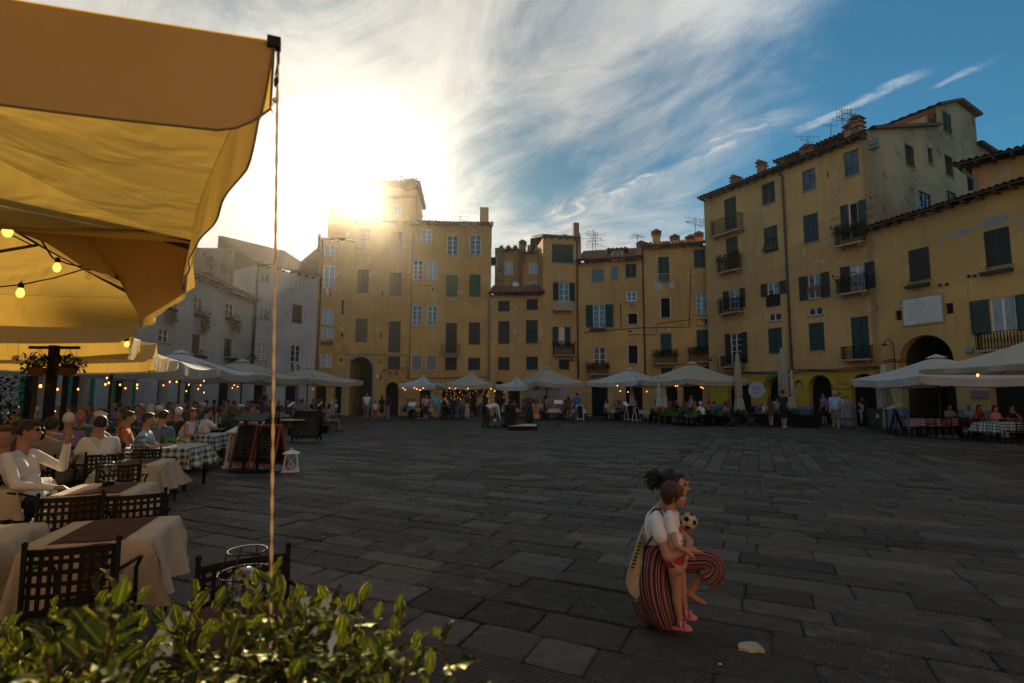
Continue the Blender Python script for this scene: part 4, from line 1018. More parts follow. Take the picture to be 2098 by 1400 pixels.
# the worn inscription: rows of cut strokes, too weathered to read
mb = MB(); nl = 9
for i in range(nl):
    zz = r[3]-.14-(r[3]-r[2]-.24)*i/(nl-1); wd = (r[1]-r[0])*(.28, .62, .72, .76, .70, .74, .84, .80, .30)[i]; x = (r[0]+r[1])/2-wd/2
    while x < (r[0]+r[1])/2+wd/2:
        k = R.choice((0, 0, 0, 1, 2, 3)); hh_ = .062
        if k < 2: mb.box(x, x+.011, -.0535, -.0505, zz-hh_/2, zz+hh_/2); 
        if k == 1: mb.box(x+.011, x+.035, -.0533, -.0505, zz+hh_/2-.012, zz+hh_/2)
        if k == 2: mb.box(x, x+.04, -.0534, -.0505, zz-hh_/2, zz-hh_/2+.012)
        if k == 3: x += .03
        x += R.uniform(.03, .055)
mb.obj('inscription', 'letter_grey', pq)
mb = MB()
for cx_, cz_, rx, rz_ in ((225, 594, 18, 5), (268, 590, 15, 5), (360, 563, 46, 13), (484, 519, 54, 18), (505, 505, 30, 12)):
    u0 = h.uv(*q(cx_, cz_)); k = .0135; n_ = 22; 
    pts = []
    for i in range(n_):
        t = 6.283*i/n_; rr_ = R.uniform(.55, 1.12); pts.append((u0[0]+rx*k*math.cos(t)*rr_, -.012, u0[1]+rz_*k*math.sin(t)*rr_+rx*k*math.cos(t)*.02))
    mb.add([(u0[0], -.013, u0[1])]+pts, [(0, (i % n_)+1, ((i+1) % n_)+1) for i in range(n_)])
mb.obj('bare_plaster', M('bare_grey', (.25, .25, .25), rough=.9, var=.3, scale=5, bump=.4), h.t)
# notice board
u0, v0 = h.uv(2008, 808); mb = MB(); mb.box(u0-.35, u0+.35, -.05, -.002, v0-.18, v0+.18); mb.obj('stone_tablet', 'grey_pipe', h.t)
# ---- sliver of roof at the right edge
a = PY(2075, 300, 21.5); b = PY(2110, 300, 20.6)
h = House('tan_building', 'narrow tan building with projecting eaves and pipe at the right edge above the arch house', (a.x+.9, a.y+3.0), (a.x+4.6, a.y-1.5), 6)
zt = PY(2085, 304, 22.5).z; h.wall('tan_plaster', [(0, zt), (h.L, zt)]); h.roof(zt, over=.9, x0=-.6, pitch=14)
h.pipe([(-.3, zt-.1), (.1, zt-.7), (.1, zt-4)], .07, 'grey_pipe', y=-.2)
# ---- street-side signs painted on the walls
h = hT
def wtext(body, px, py, size, mat, name='lettering', dy=-.006):
    u_, v_ = h.uv(px, py); return text_obj(name, body, size, mat, h.t, Matrix.Translation((u_, dy, v_)) @ Matrix.Rotation(rad(90), 4, 'X'))
for i, (ch, ang) in enumerate(zip('Old Charlie', np.linspace(44, -44, 11))):
    if ch == ' ': continue
    u_, v_ = h.uv(1722.5, 800); rr_ = .95; t = rad(ang)
    text_obj('lettering', ch, .25, 'letter_dark', h.t, Matrix.Translation((u_-rr_*math.sin(t)*1.0, -.006, v_-.55+rr_*math.cos(t))) @ Matrix.Rotation(rad(90), 4, 'X') @ Matrix.Rotation(t, 4, 'Z'))
wtext('Ristorante', 1722.5, 797, .27, 'letter_dark'); wtext('Bar', 1722.5, 806, .27, 'letter_dark'); wtext('Caffe', 1722.5, 815, .27, 'letter_dark')
u_, v_ = h.uv(1551, 800); mb = MB(); mb.tube([(u_, -.05, v_), (u_, -.002, v_)], 1, 28)
mb.v = [(u_+(x-u_)*.62, y, v_+(z-v_)*.55) for x, y, z in mb.v]; rs = mb.obj('round_sign', 'marble', h.t)
mb = MB(); mb.tube([(u_+.54*math.cos(i/24*6.2832), -.056, v_+.47*math.sin(i/24*6.2832)) for i in range(25)], .012, 4); mb.obj('sign_ring', M('sign_violet', (.16, .12, .30), rough=.6), rs)
mb = MB()
for row, (z_, wd) in enumerate(((.24, .5), (.12, .7), (-.02, .4), (-.15, .62), (-.28, .36))):
    x = -wd/2
    while x < wd/2: k = R.uniform(.03, .07); mb.box(u_+x, u_+x+k*.6, -.056, -.051, v_+z_-.03, v_+z_+.035); x += k
mb.obj('sign_marks', 'sign_violet', rs)

# ---- houses closing the square behind the camera, in full evening sun
for i, (A_, B_, hh, lab) in enumerate((((27.5, 12), (25.0, -9), 13.5, 'ochre house closing the right side of the square behind the camera'), ((24.5, -9.5), (8, -20), 14.5, 'sunlit ochre house behind the camera, the right of the pair opposite the tower'),
        ((7.7, -20.2), (-9, -18), 12.5, 'sunlit ochre house behind the camera, the left of the pair opposite the tower'), ((-9.3, -17.8), (-16.8, -2), 11.0, 'pale house at the left end of the ring behind the camera'))):
    h = House('ochre_house', lab, A_, B_, 8); n_ = int(h.L/2.6)
    for f in range(int(hh/3.2)):
        for k in range(n_):
            x = (k+.5)*h.L/n_; r = (x-.5, x+.5, 3.4*f+1.1, 3.4*f+2.7)
            if R.random() < .6: h.closed(r, 'shutter_green')
            else: h.dark(r)
    h.wall('white_plaster' if i == 3 else 'ochre_plaster', [(0, hh), (h.L, hh)]); h.roof(hh, tile=.5)
# ------------------------------------------------------------------ parasols
M('hem_grey', (.16, .12, .07), rough=.9)
def parasol(label, P0, P1, wv, ze=2.45, rise=.75, mat='canvas_white', val=.25, group='market parasols round the square', pole=True, vals=(1, 1, 1, 1), sag=.10, polemat='roof_wood', wv2=None, wav=1.0, ribs=True):
    P0, P1 = Vector((P0[0], P0[1])), Vector((P1[0], P1[1])); d = P1-P0
    if not isinstance(wv, (tuple, list, Vector)): wv = Vector((-d.y, d.x)).normalized()*wv
    wv = Vector((wv[0], wv[1])); w2_ = Vector((wv2[0], wv2[1])) if wv2 else wv; cs = [P0, P1, P1+w2_, P0+wv]; c = sum(cs, Vector((0, 0)))/4
    t = thing('parasol', label, 'parasol', (c.x, c.y, 0), 0, group)
    L = [q-c for q in cs]; zp = ze+rise
    cm = MB(); n = 14
    for k in range(4):
        a, b = L[k], L[(k+1) % 4]
        ph = R.uniform(0, 6)
        def P(i, j, a=a, b=b, ph=ph):
            u = i/n; v = (j/8)*.93; e = a.lerp(b, u); s_ = math.sin(math.pi*u)
            z = ze+rise*v-sag*s_*(1-v)*1.2-.10*math.sin(math.pi*v)+.012*math.sin(9*u+ph)*math.sin(math.pi*v)*s_
            p = e*(1-v)*(1-.035*s_*(1-v)); return (p.x, p.y, z)
        cm.grid(P, n, 8)
    cm.obj('canopy', mat, t, True)
    vt = MB(); r_ = .12
    for k in range(4):
        a, b = L[k]*r_, L[(k+1) % 4]*r_
        vt.add([(a.x, a.y, zp-rise*.07), (b.x, b.y, zp-rise*.07), (0, 0, zp+.10)], [(0, 1, 2)])
    vt.obj('vent_cap', mat, t)
    nq = 24 if ribs else 72
    for k in range(4):
        if not vals[k]: continue
        a, b = L[k], L[(k+1) % 4]; vv = val*vals[k]; ph = R.uniform(0, 6); out = ((a+b)/2).normalized()
        def P(i, j, a=a, b=b, vv=vv, ph=ph, out=out):
            u = i/nq; v = j/6; s_ = math.sin(math.pi*u); e = a.lerp(b, u)*(1-.035*s_)
            rc_ = 1-(max(0, abs(u-.5)-.455)/.045)**2*.30*v*v
            w_ = out*(wav*(.035*v*math.sin(17*u+ph)+.02*v*math.sin(31*u+ph*2))-.03*v)
            return (e.x+w_.x, e.y+w_.y, ze-sag*1.2*s_+.004-vv*v*rc_*(1-.10*s_))
        m_ = MB(); m_.grid(P, nq, 6); vo = m_.obj('valance', mat, t, True)
        if not ribs: m_ = MB(); m_.tube([P(0, j) for j in range(6)]+[P(i, 6) for i in range(nq+1)]+[P(nq, j) for j in range(5, -1, -1)], .0035, 6); m_.obj('piping', 'hem_grey', vo, True)
    fr = MB()
    for k in (range(4) if ribs else ()):
        a, b = L[k], L[(k+1) % 4]
        fr.tube([(0, 0, zp-rise*.16), (a.x*.5, a.y*.5, ze+rise*.36), (a.x*.985, a.y*.985, ze-.03)], .016, 4)
        m_ = (a+b)/2; fr.tube([(0, 0, zp-rise*.16), (m_.x*.5, m_.y*.5, ze+rise*.28), (m_.x*.93, m_.y*.93, ze-.16)], .013, 4)
        fr.tube([(0, 0, ze-.25), (a.x*.5, a.y*.5, ze+rise*.34)], .012, 4)
    if ribs: fr.obj('ribs', polemat, t)
    if pole:
        pm = MB(); pm.tube([(0, 0, .08), (0, 0, zp-.02)], .038, 8); pm.obj('pole', polemat, t)
        bm_ = MB(); bm_.box(-.35, .35, -.35, .35, .018, .08); bm_.obj('base', 'stone_trim', t)
    return t
def at(px, Y): p = XH(px, Y); return (p.x, p.y)
PAR = []
# big yellow parasol whose corner is over the camera's left
A3 = PY(562, 86, 1.42); zE = A3.z; B3 = G(392, 494, zE); L3 = G(0, -40, zE)
wv = (L3-A3); wv = wv*(3.0/wv.length)
w3 = G(0, 402, zE)-B3; w3 = w3*(2.6/w3.length)
hero = parasol('big yellow parasol spreading overhead with its corner tied down by a rope', A3, B3, (wv.x, wv.y), zE, .22, 'canvas_yellow', .30, vals=(1.2, .0, 1, .95), sag=.05, pole=True, wv2=(w3.x, w3.y), wav=.22, ribs=False)
hc = Vector((hero.location.x, hero.location.y))
fm = MB(); b_, a_ = B3, A3
def lc(p, dz=0): return (p.x-hc.x, p.y-hc.y, p.z+dz)
fm.tube([lc(b_, -.0), lc(b_+w3, -.0)], .020, 6); fm.obj('edge_bar', 'iron', hero)
fm = MB(); q = ray(568, 88); e0 = A3
Mx = Matrix.Translation(lc(A3)) @ Matrix.Rotation(math.atan2(wv.y, wv.x), 4, 'Z'); fm.box(-.018, .018, -.014, .014, -.02, .010, Mx); fm.obj('corner_cap', 'iron', hero)
# far valance, hanging deeper at the corner
def P(i, j):
    u = i/24; hem = [(400, 588), (340, 625), (290, 655), (262, 610), (250, 572), (170, 548), (100, 500), (0, 462), (-150, 420)]
    k = u*(len(hem)-1); a = min(int(k), len(hem)-2); f = k-a
    hx, hy = hem[a][0]+(hem[a+1][0]-hem[a][0])*f, hem[a][1]+(hem[a+1][1]-hem[a][1])*f
    tp = B3+w3*min(1, max(0, (u**1.15)*.62)); d = ray(hx, hy); nrm = Vector((-w3.y, w3.x, 0)).normalized(); o = Vector((0, 0, HCAM))
    kk = (B3-o).dot(nrm)/d.dot(nrm); bt = o+d*kk; v = j/8
    p = tp.lerp(bt, v)+nrm*(.05*math.sin(u*14)*v*(1-v)*2); return lc(p)
vm_ = MB(); vm_.grid(P, 24, 8); vm_.obj('far_valance', 'canvas_yellow', hero, True)
# rope tied to the corner
r0 = A3+Vector((.012, .0, -.03)); r1 = PY(553, 1400, 1.44); r2 = r0+(r1-r0)*1.75
rp = thing('rope', 'pale twisted rope hanging straight down from the yellow parasol corner', 'rope', (r0.x, r0.y, 0))
for k in range(2):
    mb = MB(); pts = []
    for i in range(221):
        f = i/220; p = r0.lerp(r2, f); a = f*150+k*math.pi; pts.append((p.x-r0.x+.0022*math.cos(a), p.y-r0.y+.0022*math.sin(a), p.z))
    mb.tube(pts, .0023, 5); mb.obj('strand', M('rope_fibre', (.72, .58, .36), rough=.8, trans=.35), rp, True)
mb = MB(); mb.tube([(0, 0, r0.z+.03), (.004, 0, r0.z-.03), (-.002, 0, r0.z-.075)], .0035, 5)
mb.lathe([(.002, 0), (.006, .006), (.007, .02), (.004, .03)], 8, (0, 0, r0.z-.11)); mb.obj('hook', 'iron', rp, True)
mb = MB(); mb.ball((0, 0, r0.z-.15), .008, 8, 6); mb.tube([(0, 0, r0.z-.15), (-.012, 0, r0.z-.17), (-.006, 0, r0.z-.19)], .002, 4); mb.obj('knot', 'rope_fibre', rp, True)
# row along the left
row = [((-1.95, 3.15), (-3.60, 5.05), 3.2, 2.60, 'canvas_yellow', 'yellow parasol directly behind the one overhead, with bulbs strung beneath'),
       ((-3.95, 5.45), (-5.85, 8.15), 3.6, 2.50, 'canvas_yellow', 'bright yellow parasol, third back along the left terrace'),
       ((-5.90, 8.60), (-8.05, 12.2), 3.8, 2.48, 'canvas_yellow', 'yellow parasol with a sunlit curved side flap beyond the hanging baskets'),
       ((-8.15, 12.7), (-9.65, 17.0), 4.2, 2.45, 'canvas_white', 'white parasol with a scalloped edge just past the last yellow one'),
       ((-9.75, 17.4), (-10.5, 21.6), 4.2, 2.45, 'canvas_white', 'grey white parasol before the second white house doorway'),
       ((-10.5, 22.0), (-10.35, 26.6), 4.4, 2.45, 'canvas_cream', 'wide pale parasol seen behind the hanging rope'),
       ((-10.2, 27.0), (-8.9, 31.3), 4.4, 2.42, 'canvas_cream', 'cream parasol nearest the dark arched passage')]
for P0_, P1_, w_, z_, mt, lb in row:
    PAR.append((parasol(lb, P0_, P1_, w_, z_, .72, mt, .30 if mt == 'canvas_yellow' else .27, pole='overhead' not in lb, wav=.5, vals=(1, 1, 1, 0 if 'overhead' in lb else 1)), P0_, P1_, w_, lb))
# far side
def front(px0, px1, Y0, Y1): return at(px0, Y0), at(px1, Y1)
far = [(812, 892, 34.0, 33.6, 2.6, 2.30, .55, 'canvas_white', 'small white parasol beside the arched passage'),
       (901, 1011, 33.6, 33.4, 3.6, 2.36, .72, 'canvas_cream', 'cream parasol hung with fairy lights below the orange building'),
       (1014, 1093, 34.2, 33.8, 2.8, 2.28, .50, 'canvas_white', 'small white parasol behind the cellist'),
       (1100, 1199, 32.6, 34.0, 4.0, 2.48, .98, 'canvas_cream', 'beige parasol before the pale shop wall'),
       (1202, 1309, 34.0, 31.0, 4.0, 2.54, .80, 'canvas_white', 'bluish white parasol between the two beige ones'),
       (1310, 1411, 31.0, 27.6, 4.8, 2.56, 1.0, 'canvas_cream', 'large beige parasol beside the folded ones')]
for a, b, Ya, Yb, w_, z_, rs_, mt, lb in far:
    P0_, P1_ = front(a, b, Ya, Yb); PAR.append((parasol(lb, P0_, P1_, w_, z_, rs_, mt, .30), P0_, P1_, w_, lb))
# right side
P0_, P1_ = at(1752, 24.6), at(1895, 19.6); PAR.append((parasol('white parasol in front of the dark archway', P0_, P1_, 4.3, 2.46, .9, 'canvas_white', .33), P0_, P1_, 4.3, 'x'))
P0_, P1_ = at(1893, 16.0), (at(2098, 13.0)[0]-.2, 12.4); PAR.append((parasol('cream parasol with brown underside at the right edge', P0_, P1_, 4.6, 2.50, .95, 'canvas_cream', .16, sag=.02), P0_, P1_, 4.6, 'x'))
# folded parasols
def folded(label, px, Y, zt, zb, r, mat='canvas_cream'):
    p = at(px, Y); t = thing('folded_parasol', label, 'parasol', (p[0], p[1], 0), 0, 'folded parasols')
    mb = MB(); n = 40; prof = [(zt, .03), (zt-.05, .06), (zt-.5, .55*r), (zt-1.0, .80*r), (zb+.75, .95*r), (zb+.7, .72*r), (zb+.62, .95*r), (zb+.3, 1.2*r), (zb, 1.42*r)]; ph = R.uniform(0, 6)
    vs = []
    for z, rr in prof:
        for k in range(n):
            a = 2*math.pi*k/n; q = 1+.26*math.cos(8*a+ph)*(1 if rr > .05 else 0)+.08*math.sin(3*a+z*2); vs.append((rr*q*math.cos(a), rr*q*math.sin(a), z+(.05*math.sin(5*a) if z == zb else 0)))
    mb.add(vs, [(i*n+k, i*n+(k+1) % n, (i+1)*n+(k+1) % n, (i+1)*n+k) for i in range(len(prof)-1) for k in range(n)]); mb.obj('folded_canvas', mat, t, True)
    mb = MB(); mb.lathe([(.72*r+.03, 0), (.80*r+.03, .03), (.72*r+.03, .06)], 16, (0, 0, zb+.67)); mb.obj('tie', mat, t)
    mb = MB(); mb.tube([(0, 0, .07), (0, 0, zt+.04)], .035, 8); mb.box(-.3, .3, -.3, .3, .018, .07); mb.obj('pole', 'roof_wood', t)
    return t
folded('tall folded cream parasol beside the round wall sign', 1517, 29.2, HCAM+(809-722)*29.2/FPX, HCAM-(838-809)*29.2/FPX, .19)
folded('tallest folded cream parasol with its tie at head height, before the green arch', 1610, 28.4, HCAM+(810-712)*28.4/FPX, HCAM-(836-810)*28.4/FPX, .25)
folded('folded grey parasol half hidden behind the tallest folded one', 1628, 29.6, HCAM+(810-757)*29.6/FPX, 1.0, .10, 'canvas_white')
folded('folded grey parasol next to the wheeled bin', 1819, 24.6, HCAM+(811-772)*24.6/FPX+.6, HCAM-(832-811)*24.6/FPX, .18, 'canvas_white')
folded('slim folded parasol behind the big beige one', 1352, 29.5, 2.6, 1.0, .12, 'canvas_white'); folded('second slim folded parasol behind the big beige one', 1363, 29.6, 2.6, 1.0, .12, 'canvas_white')
folded('slim folded parasol below the bluish white one', 1296, 33, 2.6, 1.0, .12, 'canvas_white')
# ------------------------------------------------------------------ bulbs
def bulb(px, py, Y, label, lit=True, s=1.0, cord=.12, fil=False):
    p = PY(px, py, Y); t = thing('light_bulb', label, 'light bulb', p, 0, 'bulbs strung beneath the parasols')
    g = MB(); g.lathe([(.004, -.055), (.018, -.05), (.028, -.03), (.030, -.012), (.022, .012), (.014, .028)], 12); o = g.obj('bulb', 'bulb_lit' if lit else 'clear_glass', t, True)
    if fil or not lit:
        f = MB(); f.tube([(-.006, 0, .02), (-.009, 0, -.03), (0, 0, -.01), (.009, 0, -.03), (.006, 0, .02)], .0012, 4); f.obj('filament', 'filament' if lit else 'copper_pipe', t)
    k = MB(); k.lathe([(.016, .026), (.02, .03), (.02, .065), (.008, .075), (.003, .08), (.003, .08+cord/s)], 10); k.obj('socket', 'iron', t)
    t.scale = (s, s, s); return t
def clearglass(name, tint=(1, .97, .92)):
    m = bpy.data.materials.new(name); m.use_nodes = True; n = N(m.node_tree)
    g = n.n('ShaderNodeBsdfGlossy', None, Roughness=.04); tr = n.n('ShaderNodeBsdfTransparent', None, Color=c4(tint))
    fz = n.n('ShaderNodeLayerWeight', None, Blend=.35).outputs[1]
    n.n('ShaderNodeOutputMaterial', None, Surface=n.n('ShaderNodeMixShader', None, _0=n.m('MULTIPLY', fz, .75), _1=tr.outputs[0], _2=g.outputs[0]).outputs[0]); _mc[name] = m
clearglass('clear_glass')
for i, (px, py, Y, s, lit, lb) in enumerate([(57, 433, 3.2, .75, 1, 'glowing bulb clamped on the dark arm of the second yellow parasol'), (16, 470, 3.3, .95, 1, 'large glowing bulb low at the picture edge under the yellow canvas'),
        (117, 545, 3.6, .8, 1, 'glowing bulb on the upper sagging cable under the yellow canvas'), (182, 560, 3.9, .9, 0, 'unlit bulb where the two cables meet under the yellow canvas'),
        (42, 597, 3.5, .8, 1, 'brightest bulb on the lower cable before the yellow canvas'), (260, 703, 7.0, 1.0, 1, 'glowing bulb at the corner of the third yellow parasol')]):
    bulb(px, py, Y, lb, bool(lit), s, .01)
for pts, rr in (([(-40, 380, 3.2), (30, 428, 3.2), (60, 455, 3.3), (107, 528, 3.6), (140, 541, 3.8), (182, 550, 3.9), (230, 567, 4.2), (255, 575, 4.4), (268, 600, 4.6)], .006), ([(-30, 592, 3.5), (0, 588, 3.5), (42, 584, 3.5), (110, 570, 3.7), (182, 549, 3.9)], .005), ([(-30, 455, 3.3), (20, 480, 3.4), (70, 505, 3.6)], .005)):
    mb = MB(); mb.tube([PY(*p) for p in pts], rr, 5); tag(mb.obj('light_cable', 'iron', smooth=True), {.006: 'black cable sagging between bulbs under the yellow canvas', .005: 'lower black cable under the yellow canvas'}[rr] if len(pts) > 3 else 'short black cable beside the clamped bulb', 'cable')
mb = MB(); mb.tube([PY(-60, 438, 3.3), PY(75, 432, 3.3)], .030, 6); mb.tube([PY(75, 434, 3.3), PY(112, 431, 3.25)], .016, 6)
mb.box(-.02, .02, -.02, .02, -.02, .03, Matrix.Translation(PY(60, 445, 3.28))); mb.obj('parasol_arm', 'iron', PAR[0][0]); PAR[0][0].children[-1].location = -PAR[0][0].location
mb = MB(); mb.tube([PY(225, 563, 4.25), PY(252, 571, 4.35)], .018, 5); o = mb.obj('bracket', 'iron', PAR[0][0]); o.location = -PAR[0][0].location
ORDW = ['outermost', 'second outermost', 'third', 'fourth', 'fifth', 'sixth', 'seventh', 'eighth', 'ninth', 'tenth', 'eleventh', 'twelfth', 'thirteenth', 'fourteenth', 'fifteenth', 'sixteenth', 'seventeenth', 'eighteenth', 'nineteenth', 'twentieth', 'twenty-first', 'twenty-second', 'rope-side', 'inner', 'corner-side', 'post-side', 'basket-side', 'cable-end']
spots = [(83, 790, 7.2, 1), (118, 797, 10, 1), (160, 797, 12, 1), (216, 787, 11, 1), (223, 784, 12, 1), (219, 774, 13, 1), (246, 788, 13, 1), (257, 795, 14, 1), (281, 788, 12, 1), (281, 795, 15, 1), (335, 789, 16, 1), (348, 782, 14, 1), (362, 782, 14, 1), (387, 788, 17, 1), (382, 801, 18, 1), (406, 797, 18, 1), (411, 789, 18, 1), (418, 780, 19, 1), (418, 804, 19, 1), (476, 795, 22, 1), (480, 789, 22, 1), (487, 792, 22, 1), (642, 797, 29, 1),
         (243, 738, 8.0, 0), (268, 737, 8.0, 0), (35, 742, 7, 0), (153, 763, 7.5, 0), (305, 765, 9, 0)]
for i, (px, py, Y, lit) in enumerate(spots):
    lb = 'small amber bulb glowing under the left terrace parasols' if lit else 'unlit clear bulb hanging from the yellow parasol edge'
    bulb(px, py, Y, f'{ORDW[min(i, 27)]} '+lb, bool(lit), .55+Y*.006, .35)
for i, (px, py, Y) in enumerate([(826, 795, 32), (830, 799, 32), (849, 794, 32), (854, 797, 32), (861, 799, 32), (867, 795, 32), (921, 795, 33), (933, 796, 33), (959, 796, 33), (1006, 796, 33), (1014, 801, 33), (1265, 790, 29), (1271, 801, 29), (1287, 803, 31), (1325, 802, 31), (1384, 791, 29), (1388, 790, 29), (1440, 795, 29), (1436, 793, 29.5)]):
    bulb(px, py, Y, f'{ORDW[i] if i > 1 else ("arch-side", "second arch-side")[i]} small amber bulb glowing under the parasols across the square', True, .95, .3)
bulb(2003, 768, 15.0, 'single warm bulb hanging on a cord under the cream right parasol', True, 1.1, .35)
ft = MB()
for _ in range(130):
    x = R.uniform(905, 1045); y = R.uniform(797, 835); 
    if 1015 < x < 1030: continue
    p = PY(x, y, 38.5+R.uniform(-1, .5)); ft.ball(p, .016, 4, 3)
o = ft.obj('fairy_lights', 'fairy'); tag(o, 'curtain of tiny fairy lights around the restaurant door below the orange building', 'fairy lights', kind='stuff')
# ------------------------------------------------------------------ tables, cloths, chairs
def drape(hx, hy, top, hang, seed=0, nf=36, flare=.09, sway=.03):
    """square cloth over a table of half size hx, hy; hangs with soft folds and pointed corners"""
    rn = random.Random(seed); mb = MB(); ph = [rn.uniform(0, 6.28) for _ in range(6)]
    us = [-(hx+hang)+(2*(hx+hang))*i/nf for i in range(nf+1)]; vs_ = [-(hy+hang)+(2*(hy+hang))*i/nf for i in range(nf+1)]
    def P(i, j):
        u, v = us[i], vs_[j]; ex = max(abs(u)-hx, 0); ey = max(abs(v)-hy, 0); su = 1 if u > 0 else -1; sv = 1 if v > 0 else -1
        x = max(-hx, min(hx, u)); y = max(-hy, min(hy, v)); e = math.hypot(ex, ey)
        if e < 1e-6: return (x, y, top+.0015*math.sin(u*19+ph[4])+.0012*math.sin(v*23+ph[5]))
        corner = (2*min(ex, ey)/(e+1e-6))**1.2; dirx, diry = ex/e*su, ey/e*sv
        if corner > .01: dirx, diry = .707*su*min(1, corner)+dirx*(1-min(1, corner)), .707*sv*min(1, corner)+diry*(1-min(1, corner))
        o = e*(flare+.34*corner*(.6+.4*math.sin(ph[0]+su*2+sv)))+.012*min(1, e/.05)
        wv_ = e*(.16*math.sin((u if ey > ex else v)*15+ph[1]+su)+.07*math.sin((u if ey > ex else v)*31+ph[2]))*(1-corner)
        z = top-math.sqrt(max(0, e*e*(1-.25*corner*corner)))*.965
        if e < .02: z = top-e*.5
        return (x+dirx*(o+wv_), y+diry*(o+wv_), z)
    mb.grid(P, nf, nf, uv=lambda i, j: ((us[i]+2), (vs_[j]+2))); return mb
def make_table(label, c, rot, hx, hy, top=.74, round_=False, leg='black_paint', group='tables of the terraces'):
    t = thing('table', label, 'table', (c[0], c[1], 0), rot, group)
    mb = MB()
    if round_: mb.lathe([(.001, top-.03), (hx, top-.03), (hx, top), (.001, top)], 28)
    else: mb.box(-hx, hx, -hy, hy, top-.028, top-.002)
    mb.obj('tabletop', 'roof_wood' if not round_ else 'mortar', t)
    if round_:
        mb = MB(); mb.tube([(0, 0, .02), (0, 0, top-.03)], .03, 8); mb.lathe([(.22, .0), (.22, .02), (.03, .04)], 16); mb.obj('pedestal', leg, t)
    else:
        for a in (-1, 1):
            for b in (-1, 1):
                mb = MB(); mb.box(a*(hx-.05)-.022, a*(hx-.05)+.022, b*(hy-.05)-.022, b*(hy-.05)+.022, .014, top-.03); mb.obj('leg', leg, t)
        mb = MB(); [mb.box(-hx+.07, hx-.07, b*(hy-.05)-.012, b*(hy-.05)+.012, top-.10, top-.03) for b in (-1, 1)]; mb.obj('apron', leg, t)
    return t
def cloth(label, c, rot, hx, hy, mat, hang=.3, top=.743, seed=0, nf=36, group=None, name='tablecloth'):
    mb = drape(hx+.004, hy+.004, top, hang, seed, nf); o = mb.obj(name, mat, None, True, (c[0], c[1], 0), rot)
    return tag(o, label, 'tablecloth', group)
def runner(label, c, rot, hx, hy, top=.748, hang=.27, mat='cloth_brown', seed=1):
    rn = random.Random(seed); mb = MB(); w_ = hx*rn.uniform(.60, .66); off = hx*rn.uniform(-.12, .0); L = hy+hang; sk = rn.uniform(-.02, .02)
    def P(i, j):
        u = off-w_+2*w_*i/12; v = -L+2*L*j/30; e = max(abs(v)-hy, 0); y = max(-hy, min(hy, v)); s_ = 1 if v > 0 else -1
        return (u+sk*v, y+s_*(e*.12+.016*min(1, e/.03)+e*.15*math.sin(u*18+seed)), top-e*.97+.001*math.sin(u*30+v*8))
    mb.grid(P, 12, 30); o = mb.obj('table_runner', mat, None, True, (c[0], c[1], 0), rot); return tag(o, label, 'table runner', 'brown runners on the terrace tables')
def chair_meshes():
    d = {}
    m = MB(); m.box(-.21, .21, -.19, .21, .43, .45); d['seat'] = m.mesh('seat', 'black_paint')
    m = MB(); z0, z1 = .50, .845; xs = np.linspace(-.185, .185, 8)
    curve = lambda x: -.215-.035*(1-(x/.21)**2)
    def bar(xa, xb, za, zb, k=0.0):
        n_ = 6
        for i in range(n_):
            x0, x1 = xa+(xb-xa)*i/n_, xa+(xb-xa)*(i+1)/n_
            y0, y1 = curve(x0)+k, curve(x1)+k; t_ = .008
            m.add([(x0, y0, za), (x1, y1, za), (x1, y1+t_, za), (x0, y0+t_, za), (x0, y0, zb), (x1, y1, zb), (x1, y1+t_, zb), (x0, y0+t_, zb)], [(0, 1, 5, 4), (2, 3, 7, 6), (3, 2, 1, 0), (4, 5, 6, 7), (0, 4, 7, 3), (1, 2, 6, 5)])
    bar(-.20, .20, z1-.038, z1)
    bar(-.20, .20, z0, z0+.035)
    for z in (.59, .65, .71, .765): bar(-.20, .20, z, z+.024, .0015)
    for x in np.linspace(-.18, .18, 9): m.box(x-.0105, x+.0105, curve(x)+.0015, curve(x)+.006, z0+.03, z1-.035)
    d['backrest'] = m.mesh('backrest', 'black_paint')
    for i, (x, y) in enumerate(((-.205, -.22), (.205, -.22), (-.20, .20), (.20, .20))):
        m = MB(); 
        if y < 0: m.tube([(x, y-.05, .014), (x, y, .44), (x, y-.005, .6), (x, y-.02, .875)], .013, 7); m.ball((x, y-.02, .878), .016, 8, 5)
        else: m.tube([(x, y+.01, .014), (x, y, .44), (x, y-.02, .60)], .012, 7)
        d['leg%d' % i] = m.mesh('leg', 'black_paint', True)
    for i, x in enumerate((-1, 1)):
        m = MB(); m.tube([(x*.205, -.235, .70), (x*.235, -.10, .705), (x*.24, .05, .69), (x*.225, .17, .66), (x*.20, .19, .60)], .011, 7); d['armrest%d' % i] = m.mesh('armrest', 'black_paint', True)
    return d
CH = chair_meshes()
jm = MB()
far_chair = None
def chair(label, x, y, rot, full=True, group='metal terrace chairs', sc_=1.0):
    global far_chair
    if full:
        t = thing('metal_chair', label, 'chair', (x, y, 0), rot, group)
        for k, me in CH.items(): mobj(''.join(c for c in k if not c.isdigit()), me, t)
        t.scale = (sc_,)*3; return t
    if far_chair is None:
        m = MB(); m.box(-.2, .2, -.19, .2, .43, .45)
        for a, b in ((-.19, -.2), (.19, -.2), (-.19, .19), (.19, .19)): m.box(a-.012, a+.012, b-.012, b+.012, 0, .43 if b > 0 else .86)
        for z in (.52, .60, .68, .78): m.box(-.178, .178, -.207, -.194, z, z+.04)
        far_chair = m.mesh('chair', 'black_paint')
    o = mobj('chair', far_chair, None, (x, y, 0), rot); return tag(o, label, 'chair', group)
